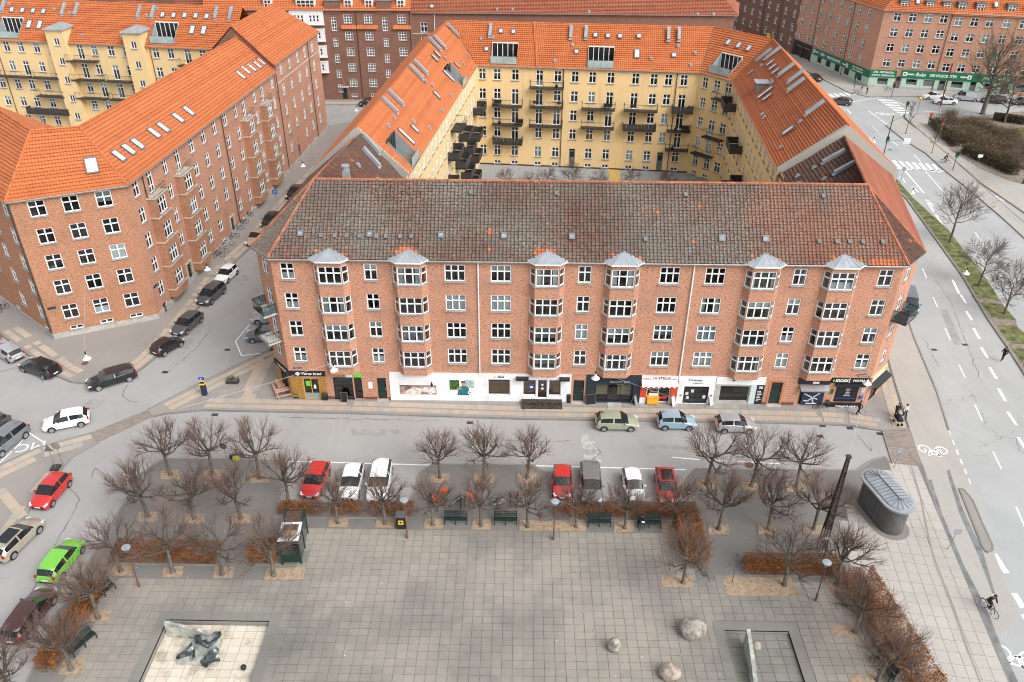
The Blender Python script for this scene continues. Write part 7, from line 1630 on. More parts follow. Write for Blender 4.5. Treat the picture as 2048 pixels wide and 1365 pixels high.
def bare(seed, H, R_, th, tr0, m=('bark', 'pale_twig'), n1=9, n2=6, n3=6, up=.12):
    r = random.Random(seed); tr, cr = M(), M(); pts, q_ = [], None
    P = [Vector((0, 0, -.05)), Vector((0, 0, .2))]+[Vector((r.uniform(-.1, .1)*k, r.uniform(-.1, .1)*k, th+(H*.75-th)*k/3)) for k in range(4)]
    tr.tube(P, [tr0*1.6, tr0*1.05, tr0*.85, tr0*.6, tr0*.4, tr0*.2], 8)
    for k in range(n1):
        t = k/(n1-1); z = th+(H*.75-th)*t; a = k*2.4+r.uniform(-.3, .3); el = .35+.7*t
        d = Vector((math.cos(a)*math.cos(el), math.sin(a)*math.cos(el), math.sin(el))); l = R_*(1.05-.5*t)
        p1, q1 = branch(cr, Vector((0, 0, z)), d, l, tr0*.42*(1-.5*t), tr0*.14, 5, r, .2, up, 4, 0)
        for b in range(n2):
            p2, q2 = branch(cr, p1[r.randint(1, 4)], (q1+rvec(r)*.8), R_*r.uniform(.3, .5), tr0*.11, tr0*.05, 4, r, .3, up, 3, 0)
            for c in range(n3):
                p3, q3 = branch(cr, p2[r.randint(1, 3)], (q2+rvec(r)*.7), R_*r.uniform(.16, .3), .018, .008, 3, r, .25, up, 2, 1)
                for e in range(2): branch(cr, p3[r.randint(1, 2)], q3+rvec(r)*.7, R_*r.uniform(.08, .16), .009, .006, 3, r, .2, .1, 1, 1)
    return tr.mesh('trunk', [m[0]], 60), cr.mesh('crown', [m[0], m[1]])
PV = [pollard(100+k) for k in range(6)]
def tree(label, p, meshes, rz=0.0, s=1.0, group=None, name='bare_tree', cat='tree', z=0.03, tilt=(0, 0)):
    W = TR(p.x, p.y, z) @ RX(tilt[0]) @ RY(tilt[1]) @ RZ(rz) @ Matrix.Scale(s, 4); t = thing(name, label, cat, W, group)
    link('trunk', meshes[0], t, W); link('crown', meshes[1], t, W); return t
gT = 'pruned bare trees on the square'
ORD = ('first', 'second', 'third', 'fourth', 'fifth', 'sixth', 'seventh', 'eighth')
TREES = []
for nm, row, s in (('in the upper left back row', ((341, 950), (426, 950), (519, 957)), 1.03), ('in the second row beside the red car', ((296, 1034), (389, 1038), (482, 1038), (578, 1008)), 1.06), ('in the row along the left cross hedge', ((242, 1143), (346, 1145), (445, 1150), (548, 1152)), 1.02), ('in the lower left corner row', ((197, 1237), (143, 1340), (30, 1400)), 1.0),
        ('in the back row between the bays', ((880, 957), (968, 957), (1055, 957)), .97), ('in the row of straw pits', ((676, 1047), (771, 1049), (866, 1051), (962, 1052), (1055, 1055), (1152, 1055), (1249, 1057), (1346, 1055)), .86), ('in the upper right back row', ((1413, 970), (1503, 973), (1592, 975)), 1.06), ('in the row left of the mast', ((1437, 1060), (1536, 1060), (1627, 1060)), 1.06), ('near the right tall hedge', ((1366, 1167), (1568, 1171)), 1.0), ('along the hedge on the right', ((1672, 1170), (1709, 1265), (1755, 1362)), 1.0)):
    for k, c in enumerate(row):
        i = len(TREES); r = random.Random(i*7+3)
        TREES.append(tree('bare pruned tree, %s from the %s %s' % (ORD[k], 'top' if 'hedge on' in nm or 'corner' in nm else 'left', nm), G(*c), PV[(i*5+k) % 6], r.uniform(0, 6.28), s*r.uniform(.94, 1.07), gT, z=.04))
sap = bare(5, 3.4, .7, .9, .03, ('twig', 'twig'), 5, 3, 3)
tree('thin young sapling standing alone in the large straw pit', G(1464, 1166), sap, .3, 1, cat='sapling', name='sapling')
YT = bare(21, 6.6, 1.1, 1.8, .07, ('bark', 'pale_twig'), 10, 5, 5, .25); WT = bare(33, 5.6, 2.9, 1.6, .13, ('bark', 'twig'), 11, 8, 8, .02); BT = bare(41, 14.5, 6.5, 4.2, .42, ('mossy_bark', 'pale_twig'), 16, 9, 8, .06); MT = bare(51, 8.2, 3.6, 2.4, .16, ('bark', 'twig'), 12, 9, 8, .1)
tree('slender young bare tree in the central reserve nearest the crossing', G(1811, 268), YT, .5, 1.0, 'avenue trees'); tree('slender young bare tree in the central reserve beside the benches', G(1863, 307), YT, 2.2, .85, 'avenue trees')
tree('tall bare fan-shaped tree on the grass strip', G(1899, 485), MT, 1.0, .92, 'avenue trees'); tree('low spreading bare tree in the middle of the grass strip', G(1957, 572), WT, 0, .95, 'avenue trees'); tree('low spreading bare tree at the lower end of the grass strip', G(2008, 628), WT, 2.0, .95, 'avenue trees')
tree('huge bare tree in front of the green locksmith shop', G(1965, 228), BT, .4, 1.0, 'park trees'); tree('dark spreading bare tree in the park at the right edge', G(2008, 246), WT, 3.0, 1.7, 'park trees'); tree('bare tree trunk at the right edge beside the park path', G(2046, 368), MT, 1.0, 1.0, 'park trees'); tree('tall bare tree cut off by the right edge beyond the park', G(2070, 215), BT, 2.4, .85, 'park trees')
tree('thin bare tree in the yard of the left yellow block', Vector((-84, 124, 0)), MT, 1.4, .9, 'yard trees'); tree('wide bare shrub in the courtyard behind the dark roof', Vector((4, 119, 0)), WT, .4, .62, 'yard trees', 'bare_shrub', 'shrub'); tree('small bare shrub in the courtyard beside the yellow path', Vector((12, 118, 0)), WT, 2.2, .6, 'yard trees', 'bare_shrub', 'shrub')
for k, (x, y, lb) in enumerate(((-2.5, 120.5, 'bare twiggy shrub at the left end of the courtyard bed'), (1, 117.5, 'bare twiggy shrub second in the courtyard bed'), (8, 120.5, 'bare twiggy shrub in the middle of the courtyard bed'), (17, 121.5, 'low bare shrub right of the yellow courtyard path'), (22, 119, 'bare shrub before the right courtyard door'))): tree(lb, Vector((x, y, 0)), WT, k*1.3, .5+.08*(k % 3), 'yard trees', 'bare_shrub', 'shrub')
tree('thin sapling in the courtyard near the bicycle rack', Vector((26.5, 113, 0)), sap, 1, 1.0, cat='sapling', name='sapling')
# ------------------------------------------------------------ beech hedges with brown winter leaves
def leafmat(name, stops):
    m, t, b = nodes(name); out = ramp(t, isl(t), stops); out = mixc(t, out, (.02, .012, .008), ramp(t, nz(t, pos(t), 1.3, 3), [(.5, 0.), (.8, .55)]))
    t.links.new(out, b.inputs['Base Color']); b.inputs['Roughness'].default_value = .8; b.inputs['Specular IOR Level'].default_value = .2; MATS[name] = m
leafmat('beech_leaf', [(0, (.17, .062, .02)), (.35, (.31, .11, .028)), (.6, (.42, .17, .042)), (.8, (.22, .095, .035)), (1, (.13, .08, .036))])
leafmat('dark_leaf', [(0, (.030, .036, .018)), (.4, (.06, .05, .026)), (.7, (.09, .06, .032)), (1, (.045, .05, .022))])
leafmat('dry_leaf', [(0, (.16, .115, .065)), (.4, (.23, .17, .10)), (.7, (.12, .09, .055)), (1, (.28, .20, .125))])
def hedge(label, a, b, w_, h, n, m='beech_leaf', name='hedge', seed=1, ls=.055, twigs=1.0, sparse=.3, kind=None, cat='hedge', hz0=0.0):
    """leafy hedge from ground point a to b"""
    r = random.Random(seed); L = (b-a).length; d = (b-a)/L; nn = Vector((-d.y, d.x, 0)); mb = M(); tw = M()
    W = Matrix(((d.x, nn.x, 0, a.x), (d.y, nn.y, 0, a.y), (0, 0, 1, hz0), (0, 0, 0, 1)))
    for i in range(n):
        x = r.uniform(0, L); q_ = r.random()
        if noise.noise(Vector((x*.9+seed*3, 0, seed))) < -.25 and r.random() < sparse*2: continue
        y = r.gauss(0, .33)*w_; y = max(-w_*.6, min(w_*.6, y)); top = h*(1+.13*noise.noise(Vector((x*1.3, y*2, seed)))); z = top*(1-r.random()**1.8*.95)
        if r.random() < .45: y = (w_/2+r.gauss(0, .05))*r.choice((-1, 1))
        u = rvec(r)*ls*r.uniform(.7, 1.4); v = u.cross(rvec(r)).normalized()*ls*r.uniform(.6, 1.1); p = Vector((x, y, z))
        mb.v += [p-u, p+v*.6, p+u, p-v*.6]; k = len(mb.v)-4; mb.f.append((k, k+1, k+2, k+3)); mb.m.append(0)
    for i in range(int(L*26*twigs)):
        p = Vector((r.uniform(0, L), r.gauss(0, .25)*w_, r.uniform(0, h*.5)))
        branch(tw, p, Vector((r.gauss(0, .4), r.gauss(0, .5), 1)), h*r.uniform(.5, .95), .016, .006, 3, r, .2, .1, 2)
    t = thing(name, label, cat, W, None, kind); o = link('leaves', mb.mesh('leaves', [m]), t, W); o['kind'] = 'stuff'; link('stems', tw.mesh('stems', ['twig']), t, W)['kind'] = 'stuff'; return t
HG = lambda lb, p, q_, w_, h, n, s, **k: hedge(lb, G(*p), G(*q_), w_, h, n, seed=s, **k)
HG('rusty brown beech hedge behind the left parking bay', (560, 1022), (828, 1024), .95, .75, 9000, 1, sparse=.6)
HG('rusty brown beech hedge behind the right parking bay', (1106, 1027), (1392, 1028), .95, .85, 11000, 2, sparse=.35)
HG('brown beech hedge left half of the cross row at the left', (234, 1112), (340, 1114), 1.3, 1.15, 7000, 3)
HG('brown beech hedge right half of the cross row at the left', (350, 1114), (440, 1116), 1.3, 1.15, 6500, 4)
HG('brown beech hedge block beside the green glass shelter', (500, 1112), (560, 1114), 1.5, 1.25, 4500, 5)
HG('tall brown beech hedge beside the right end bench', (1368, 1052), (1392, 1142), 1.6, 1.9, 9000, 6, twigs=2.5)
HG('rusty beech hedge in front of the lattice mast', (1486, 1138), (1680, 1142), 1.15, 1.15, 11000, 7)
HG('long brown beech hedge along the pale pavement at the right', (1705, 1165), (1850, 1400), 2.1, 1.7, 20000, 8, twigs=3)
HG('long brown beech hedge beside the lime green and maroon cars', (200, 1178), (92, 1345), 1.1, 1.15, 12000, 9, twigs=2)
for nm_, a, b in (('hedge_kerb', (545, 1036), (830, 1038)), ('hedge_kerb', (1100, 1043), (1390, 1044)), ('hedge_kerb', (226, 1128), (440, 1132)), ('hedge_kerb', (496, 1130), (562, 1131)), ('hedge_kerb', (1484, 1152), (1660, 1155))): kerb(nm_, gp([a, b]), w=.12, zt=.10)
HG('clipped dark hedge between the avenue pavement and the park', (1862, 250), (1912, 296), 1.3, 1.4, 5000, 10, m='dark_leaf', ls=.12); HG('clipped dark hedge at the lower edge of the park', (1925, 306), (2030, 352), 1.3, 1.4, 6000, 11, m='dark_leaf', ls=.12); HG('dark evergreen hedge across the park at the right edge', (1985, 240), (2070, 252), 1.5, 1.3, 4000, 12, m='dark_leaf', ls=.13)
mb = M(); tw = M(); r = random.Random(77)
for i in range(150):
    f = r.random(); c = G(1888+f*160+r.uniform(-12, 30), 256+f*66+r.uniform(-30, 22)); s = r.uniform(1.0, 2.1)
    for k in range(80): branch(tw, c+Vector((r.gauss(0, .5), r.gauss(0, .5), 0)), Vector((r.gauss(0, .5), r.gauss(0, .5), 1)), s*r.uniform(.6, 1.2), .022, .01, 3, r, .25, .05, 2, r.choice((0, 0, 1)))
    for k in range(110):
        p = c+Vector((r.gauss(0, .8), r.gauss(0, .8), s*r.random()**.6)); u = rvec(r)*.09; v = u.cross(rvec(r)).normalized()*.06; mb.q(p-u, p+v, p+u, p-v)
t = thing('shrubbery', 'tangled bare brown shrubs filling the park behind the dark hedge', 'shrubs', G(1960, 290), None, 'stuff'); part('stems', tw, ['pale_twig', 'twig'], t)['kind'] = 'stuff'; part('leaves', mb, ['dry_leaf'], t)['kind'] = 'stuff'
# ------------------------------------------------------------ benches, lamps, shelter, pavilion, mast
def bench(label, p, ang):
    W = TR(p.x, p.y, .03) @ RZ(ang); t = thing('park_bench', label, 'bench', W, 'green park benches'); Lb = 1.9
    sl_ = cached('bslat', lambda: M().box(-Lb/2, -.045, 0, Lb/2, .045, .035).mesh('seat_slat', ['bench_green'])); bk = cached('bback', lambda: M().box(-Lb/2, -.018, -.055, Lb/2, .018, .055).mesh('back_slat', ['bench_green']))
    for k in range(4): link('seat_slat', sl_, t, W @ TR(0, -.3+k*.12, .44+.004*k))
    for k in range(3): link('back_slat', bk, t, W @ TR(0, .17+.05*k, .60+k*.14) @ RX(-.3))
    def leg():
        m = M(); m.box(-.03, -.36, 0, .03, -.30, .44); m.box(-.03, .1, 0, .03, .16, .46); m.box(-.03, -.36, .40, .03, .16, .44); m.add([(-.03, .13, .44), (.03, .13, .44), (.03, .32, .96), (-.03, .32, .96), (-.03, .17, .44), (.03, .17, .44), (.03, .36, .96), (-.03, .36, .96)], ((0, 1, 2, 3), (4, 7, 6, 5), (0, 4, 5, 1), (3, 2, 6, 7), (0, 3, 7, 4), (1, 5, 6, 2))); return m.mesh('leg', ['black_metal'])
    for x in (-Lb/2+.06, 0, Lb/2-.06): link('leg', cached('bleg', leg), t, W @ TR(x, 0, 0))
    return t
bench('green slatted bench first from the left behind the bicycle stand', G(912, 1044), 0); bench('green slatted bench second from the left behind the bicycle stand', G(1011, 1045), 0); bench('empty green slatted bench in front of the right hedge', G(1198, 1049), 0); bench('green slatted bench with a seated person at its left end', G(1297, 1051), 0)
bench('green slatted bench beside the upper half of the left hedge', G(206, 1192), rad(62)); bench('green slatted bench beside the lower half of the left hedge', G(166, 1292), rad(62)); bench('dark bench half hidden by the right hedge', G(1765, 1340), rad(-68))
for k, (px, py) in enumerate(((1150, 838), (1185, 850))): pass
mat('lamp_glass', (.30, .345, .385), .5, .1, var=.05, spec=.6)
def lamp(label, p, H=4.1):
    W = TR(p.x, p.y, .03); t = thing('street_lamp', label, 'lamp', W, 'rusty park lamps with glass disc heads'); m = M(); m.lathe([(.085, 0), (.085, .75), (.05, .8), (.04, H-.5)], 10); part('post', m, ['rust'], t, W)
    h = M(); h.lathe([(.05, H-.5), (.09, H-.45), (.26, H-.12), (.32, H-.05), (.32, H), (.02, H+.05)], 18); part('lamp_head', h, ['lamp_glass'], t, W, smooth=35); b = M(); b.lathe([(.07, H-.62), (.07, H-.5)], 8); part('collar', b, ['dark_metal'], t, W); return t
lamp('rusty park lamp beside the bin in front of the left hedge', G(815, 1077)); lamp('rusty park lamp in the straw strip in the middle of the square', G(1107, 1080)); lamp('rusty park lamp beside the left cross hedge', G(279, 1174)); lamp('rusty park lamp in front of the hedge by the lattice mast', G(1631, 1202), 4.0)
# glass shelter
p = G(592, 1098); W = TR(p.x, p.y, .03) @ RZ(rad(4)); t = thing('shelter', 'dark green glass shelter with leaf-covered roof beside the left hedge', 'shelter', W); mat('leaf_litter', (.10, .055, .04), .9, var=.6, ns=9); mat('flaking_white', (.68, .69, .71), .6, var=.3, ns=8)
for x in (-.7, .7):
    for y in (-1.6, 0, 1.6): m = M(); m.box(x-.05, y-.05, 0, x+.05, y+.05, 2.4); part('post', m, ['dark_green'], t, W)
for x, y0, y1 in ((.7, -1.55, -.05), (.7, .05, 1.55), (-.7, .05, 1.55)): m = M(); m.box(x-.012, y0, .25, x+.012, y1, 2.25); part('glass_panel', m, ['pale_glass'], t, W)
for x0, x1, y in ((-.65, .65, 1.6), (-.65, .65, -1.6)): m = M(); m.box(x0, y-.02, .25, x1, y+.02, 1.0 if y < 0 else 2.2); part('back_panel', m, ['dark_green'], t, W)
m = M(); m.box(-.8, -1.7, 2.4, .8, 1.7, 2.5); part('roof', m, ['dark_green'], t, W); m = M(); m.box(-.6, .25, 2.5, .6, 1.55, 2.53); m.box(-.6, -.55, 2.5, .5, .1, 2.525); part('leaf_litter', m, ['leaf_litter'], t, W)
m = M(); [m.box(*b) for b in ((-.78, -1.68, 2.5, .78, -1.45, 2.56), (-.78, .08, 2.5, .78, .28, 2.56), (-.78, -1.45, 2.5, -.58, .08, 2.56), (.58, -1.45, 2.5, .78, .08, 2.56))]; part('roof_frame', m, ['flaking_white'], t, W); m = M(); m.box(-.55, -1.4, 2.5, .55, .05, 2.52); part('leaf_litter', m, ['pit_gravel'], t, W)
m = M(); m.box(-.55, .2, .42, .3, 1.4, .48); part('seat', m, ['rust'], t, W)
# litter bin
p = G(804, 1054); W = TR(p.x, p.y, .03); t = thing('litter_bin', 'large black litter bin with yellow panel beside the park lamp', 'bin', W); m = M(); m.box(-.38, -.34, .08, .38, .34, 1.3); part('body', m, ['black_metal'], t, W); m = M(); m.box(-.42, -.38, 1.3, .42, .38, 1.38); part('lid', m, ['dark_zinc'], t, W); m = M(); m.box(-.2, -.365, .55, .2, -.345, .98); part('panel', m, ['sign_yellow'], t, W); m = M(); m.box(.345, -.2, .5, .365, .2, 1.0) if False else m.box(.385, -.2, .55, .4, .2, .98); part('panel', m, ['sign_yellow'], t, W); m = M(); m.lathe([(.1, 0), (.1, .01)], 10); m.box(-.12, -.04, .01, .1, .04, .02); part('emblem', m, ['black_metal'], t, W @ TR(0, -.367, .78) @ RX(rad(90)))
# oval pavilion
A, B = Vector((29.55, 51.3, 0)), Vector((30.2, 48.65, 0)); d = (B-A).normalized(); c = (A+B)/2; hl = (B-A).length/2; W = Matrix(((d.x, -d.y, 0, c.x), (d.y, d.x, 0, c.y), (0, 0, 1, -.17), (0, 0, 0, 1)))
t = thing('kiosk_pavilion', 'dark oval pavilion with ribbed zinc roof on the pale pavement', 'pavilion', W)
def stadium(R_, n=14): return [(hl+R_*math.cos(a), R_*math.sin(a)) for a in [-math.pi/2+math.pi*i/n for i in range(n+1)]]+[(-hl+R_*math.cos(a), R_*math.sin(a)) for a in [math.pi/2+math.pi*i/n for i in range(n+1)]]
def ring(mb, R0, z0, R1, z1, m=0):
    a, b = stadium(R0), stadium(R1); k = len(a)
    for i in range(k): j = (i+1) % k; mb.q((*a[i], z0), (*a[j], z0), (*b[j], z1), (*b[i], z1), m)
m = M(); ring(m, .98, 0, .98, 2.75); part('wall', m, ['dark_metal'], t, W, smooth=30)
sd = stadium(1.0); 
for i in range(0, len(sd), 1):
    a, b = Vector((*sd[i], 0)), Vector((*sd[(i+1) % len(sd)], 0)); n_ = max(1, round((b-a).length/.5))
    for k in range(n_):
        q0, q1 = a.lerp(b, k/n_+.03/n_), a.lerp(b, (k+1)/n_-.03/n_); z0, z1 = Vector((0, 0, .12)), Vector((0, 0, 2.7)); part('wall_panel', M().q(q0+z0, q1+z0, q1+z1, q0+z1), ['grey_panel'], t, W)
m = M(); ring(m, .98, 2.75, 1.3, 2.8); ring(m, 1.3, 2.8, 1.3, 2.95); ring(m, 1.3, 2.95, 1.03, 2.99); ring(m, 1.03, 2.99, 1.01, 3.08); part('roof_rim', m, ['zinc'], t, W, smooth=30)
m = M(); s2 = stadium(1.01); k = len(s2)
for i in range(k):
    a, b = s2[i], s2[(i+1) % k]; ca = (max(-hl, min(hl, a[0])), 0, 3.3); cb = (max(-hl, min(hl, b[0])), 0, 3.3); m.add([(*a, 3.08), (*b, 3.08), cb, ca], ((0, 1, 2, 3),))
part('roof', m, ['zinc'], t, W); 
for i in range(0, k, 2): a = s2[i]; part('roof_rib', M().tube(((*a, 3.1), (max(-hl, min(hl, a[0])), 0, 3.32)), .022, 4), ['dark_zinc'], t, W)
for k in range(1, 8):
    x = -hl+2*hl*k/8
    for s in (1, -1): part('roof_rib', M().tube(((x, s*1.01, 3.1), (x, 0, 3.32)), .022, 4), ['dark_zinc'], t, W)
part('roof_ridge', M().tube(((-hl, 0, 3.33), (hl, 0, 3.33)), .04, 5), ['dark_zinc'], t, W)
ps = [W @ Vector((x, y, 0)) for x, y in stadium(1.5)]; mb = M(); r = random.Random(4); po = sheet('sett_ring', [(q_.x, q_.y) for q_ in ps], .036, 'sett_stone')
# lattice mast
p = G(1640, 1106); tp = Vector((-.25, -.6, 10.2)); W = TR(p.x, p.y, 0); t = thing('lattice_mast', 'tall rusty lattice mast leaning over the right hedge', 'mast', W); b0, b1 = .26, .08
cn = lambda s, u: Vector((s[0]*(b0+(b1-b0)*u), s[1]*(b0+(b1-b0)*u), 0))+tp*u
S4 = ((-1, -1), (1, -1), (1, 1), (-1, 1))
for s in S4: part('leg', M().tube((cn(s, 0), cn(s, 1)), (.06, .04), 4), ['mast_wood'], t, W)
n = 15
for i in range(n):
    for k in range(4):
        a, b = S4[k], S4[(k+1) % 4]; part('brace', M().tube((cn(a if i % 2 else b, i/n), cn(b if i % 2 else a, (i+1)/n)), .022, 3), ['mast_wood'], t, W)
for k in range(4): part('plank', M().q(cn(S4[k], .28), cn(S4[(k+1) % 4], .28), cn(S4[(k+1) % 4], .995), cn(S4[k], .995)), ['mast_wood'], t, W)
part('cap', M().box(tp.x-.16, tp.y-.16, tp.z, tp.x+.16, tp.y+.16, tp.z+.12), ['dark_metal'], t, W); sg = M(); sg.box(-.55, -.03, -.12, .55, 0, .12); o = part('street_name_plate', sg, ['poster_white'], t, W @ TR(.15, -.55, 2.1)); text(o, 'Toftegårds Plads', W @ TR(.15, -.585, 2.1), .13, 'ink')
# hanging street lamps on wires
mat('lamp_white', (.80, .80, .78), .5, var=0); mat('wire', (.45, .45, .46), .5, var=0)
def hang(label, p, wires):
    short = label.split('lamp ', 1)[1]
    W = TR(p.x, p.y, p.z); t = thing('hanging_lamp', label, 'lamp', W, 'white lamps hung on wires over the streets'); m = M(); m.lathe([(.06, .45), (.09, .42), (.12, .25), (.36, .05), (.38, 0), (.36, 0), (.1, .2)], 16); part('lamp_shade', m, ['lamp_white'], t, W, smooth=40); m = M(); m.lathe([(.06, .45), (.06, .8)], 8); part('lamp_stem', m, ['black_metal'], t, W)
    for q_ in wires: m = M(); a = p+Vector((0, 0, .8)); m.tube((a, (a+q_)/2-Vector((0, 0, .12)), q_), .012, 3); tag(part('wire', m, ['wire']), 'thin wire from the %s to the lamp %s' % ('facade' if q_ is wires[0] else 'mast', short), 'wire', 'wires of the hanging lamps')
mtop = Vector((p.x+tp.x, p.y+tp.y, 10.2)); hang('white hanging lamp over the shop pavement at the beauty salon', G(1191, 757, 6.2), [MF.P(27.5, 0, 8.0), mtop]); hang('white hanging lamp in front of the kiosk corner', G(1734, 768, 6.2), [MF.P(55, 0, 8), mtop]); hang('white hanging lamp in front of the glass shop', G(668, 741, 6.2), [MF.P(6.5, 0, 8), Vector((-28, 54, 7))])
hang('white hanging lamp over the pavement at the left junction', G(174, 718, 6.2), [LS.P(5, 0, 8.5)]); hang('white hanging lamp over the left street by the white car', G(415, 540, 6.2), [LE.P(14, 0, 8)]); hang('white hanging lamp in the left street near the far block', G(606, 333, 6.2), [LE.P(50, 0, 8)]); hang('white hanging lamp in the far street below the brown block', G(713, 222, 6.2), [FCF.P(24, 0, 8)]); hang('white hanging lamp over the grass strip at the avenue', G(1932, 548, 6.2), [G(1960, 500, 8)]); hang('white hanging lamp over the avenue behind the right roof', G(1747, 284, 6.2), [G(1770, 250, 8)]); hang('white hanging lamp over the upper avenue lane', G(1824, 387, 6.2), [G(1840, 340, 8)])
# signs, posts, traffic lights
def post(name, label, cat, p, H, heads, group=None, pm='steel', r_=.035, lean=0):
    W = TR(p.x, p.y, .02) @ RY(lean); t = thing(name, label, cat, W, group); part('post', M().tube(((0, 0, -.1), (0, 0, H)), r_, 6), [pm], t, W)
    for nm, fn, m in heads: mb = M(); fn(mb); part(nm, mb, m if isinstance(m, list) else [m], t, W)
    return t
disc = lambda z, r_, y=-.05: (lambda mb: (setattr(mb, 'T', TR(0, y, z) @ RX(rad(90))), mb.lathe([(r_, 0), (r_, .02)], 18)))
bx_ = lambda *b: (lambda mb: mb.box(*b)); gS = 'road signs'
post('road_sign', 'round grey-backed road sign at the left crossing', 'sign', G(128, 934), 2.6, [('sign_plate', disc(2.4, .38), 'steel')], gS); post('road_sign', 'triangular road sign seen from behind at the left crossing', 'sign', G(112, 938), 2.5, [('sign_plate', lambda mb: mb.add([(-.42, -.04, 2.0), (.42, -.04, 2.0), (0, -.04, 2.72), (-.42, -.06, 2.0), (.42, -.06, 2.0), (0, -.06, 2.72)], ((0, 1, 2), (5, 4, 3), (0, 3, 4, 1), (1, 4, 5, 2), (2, 5, 3, 0))), 'dark_zinc'), ('concrete_foot', bx_(-.35, -.35, 0, .35, .35, .22), 'dark_metal')], gS)
t = post('road_sign', 'blue parking sign on the pavement of the left street', 'sign', G(555, 418), 2.9, [('sign_plate', bx_(-.35, -.06, 2.3, .35, -.04, 2.9), 'blue')], gS); text(t, 'P', TR(G(555, 418)) @ TR(0, -.075, 2.6), .5, 'poster_white')
post('road_sign', 'small blue arrow sign behind the oval pavilion', 'sign', G(1788, 936), 2.2, [('sign_plate', bx_(-.22, -.06, 1.7, .22, -.04, 2.25), 'zinc')], gS); post('road_sign', 'tilted pale blue sign at the cycle lane kerb', 'sign', G(1894, 1100), 2.2, [('sign_plate', bx_(-.3, -.06, 1.75, .3, -.04, 2.25), 'zinc')], gS, lean=.12)
post('road_sign', 'round red sign behind the trees at the left of the square', 'sign', G(457, 935), 2.6, [('sign_plate', disc(2.4, .3), 'rust')], gS); post('road_sign', 'round sign on the grass strip near the crossing', 'sign', G(1800, 368), 2.7, [('sign_plate', disc(2.5, .36), 'steel')], gS); post('road_sign', 'white sign on the pavement beside the park hedge', 'sign', G(1952, 340), 2.5, [('sign_plate', bx_(-.4, -.05, 2.1, .4, -.03, 2.6), 'poster_white')], gS); post('road_sign', 'round red sign against the young tree in the reserve', 'sign', G(1877, 280), 3.2, [('sign_plate', disc(2.9, .2), 'sign_red')], gS)
mat('sky_blue', (.16, .33, .44), .5, var=0); mat('green_light', (.02, .55, .22), .4, var=0); mat('red_light', (.7, .03, .03), .4, var=0)
sig = lambda z, m: [('signal_head', bx_(-.2, -.3, z, .2, .1, z+.95), 'black_metal'), ('signal_lamp', bx_(-.12, -.33, z+(.08 if m == 'green_light' else .65), .12, -.3, z+(.32 if m == 'green_light' else .88)), m)]; gL = 'traffic lights'
t = post('traffic_light', 'tall signal mast with gantry sign beyond the right roof', 'traffic light', G(1768, 307), 6.6, sig(2.0, 'green_light')+[('arm', lambda mb: mb.tube(((0, 0, 2.2), (3.4, 0, 2.2)), .04, 5), 'dark_metal'), ('sign_plate', bx_(2.8, -.06, 1.7, 4.0, -.02, 2.7), 'blind')], gL, 'dark_metal', .08)
for lb, px, py, m, H in (('signal post at the cycle crossing with green light lit', 1905, 341, 'green_light', 3.2), ('signal post beside the young tree with green light lit', 1808, 236, 'green_light', 3.2), ('signal post at the locksmith corner with red light', 1782, 196, 'red_light', 3.2), ('signal post in front of the left locksmith window', 1707, 181, 'green_light', 3.2)): post('traffic_light', lb, 'traffic light', G(px, py), H, sig(H-1.0, m), gL, 'dark_metal', .06)
post('street_lamp', 'yellow-topped beacon post at the far corner', 'beacon', G(1833, 229), 3.0, [('lamp_head', lambda mb: mb.lathe([(.12, 2.9), (.28, 3.0), (.28, 3.3), (.1, 3.4)], 10), 'sign_yellow')], None, 'dark_metal')
pm_ = G(1884, 208); post('lamp_mast', 'tall dark mast in front of the white saloon cars', 'mast', G(1881, 212), 8.4, [], None, 'rust', .14)
W = TR(G(410, 790)); t = thing('parking_meter', 'blue parking meter with yellow and blue top at the left crossing', 'parking meter', W); part('body', M().box(-.22, -.18, 0, .22, .18, 1.5), ['ink'], t, W); part('collar', M().box(-.25, -.21, 1.3, .25, .21, 1.45), ['sign_yellow'], t, W); part('sign', M().box(-.25, -.06, 1.62, .25, .06, 2.05), ['sign_yellow'], t, W); sg = part('sign', M().box(-.25, -.08, 1.8, .25, .08, 2.1), ['blue'], t, W); text(sg, 'P', W @ TR(0, -.095, 1.95), .24, 'poster_white')
def planter(label, p, w_, d_, h, m, plant='potted shrub', seed=1):
    W = TR(p.x, p.y, .02); t = thing('planter', label, 'planter', W, 'street planters'); part('box', M().box(-w_/2, -d_/2, 0, w_/2, d_/2, h), [m], t, W); part('soil', M().box(-w_/2+.05, -d_/2+.05, h, w_/2-.05, d_/2-.05, h+.01), ['soil'], t, W); r = random.Random(seed); mb = M()
    for k in range(60): q_ = Vector((r.uniform(-w_/2, w_/2)*.8, r.uniform(-d_/2, d_/2)*.8, h)); branch(mb, q_, Vector((r.gauss(0, .5), r.gauss(0, .5), 1)), r.uniform(.2, .6), .012, .006, 3, r, .3, .1, 2)
    for k in range(120): q_ = Vector((r.gauss(0, w_*.3), r.gauss(0, d_*.3), h+r.random()*.4)); u = rvec(r)*.05; v = u.cross(rvec(r)).normalized()*.04; mb.q(q_-u, q_+v, q_+u, q_-v, 1)
    part('plant', mb, ['twig', 'pot_plant'], t, W)['kind'] = 'stuff'
planter('long dark planter box beside the parking meter', G(466, 766), 1.2, .55, .4, 'dark_metal'); planter('square black planter left of the bakery door', G(594, 795), .55, .5, .5, 'black_metal', seed=2); planter('square black planter right of the bakery door', G(651, 799), .55, .5, .5, 'black_metal', seed=3)
mat('teak', (.48, .28, .20), .7, var=.2, ns=4)
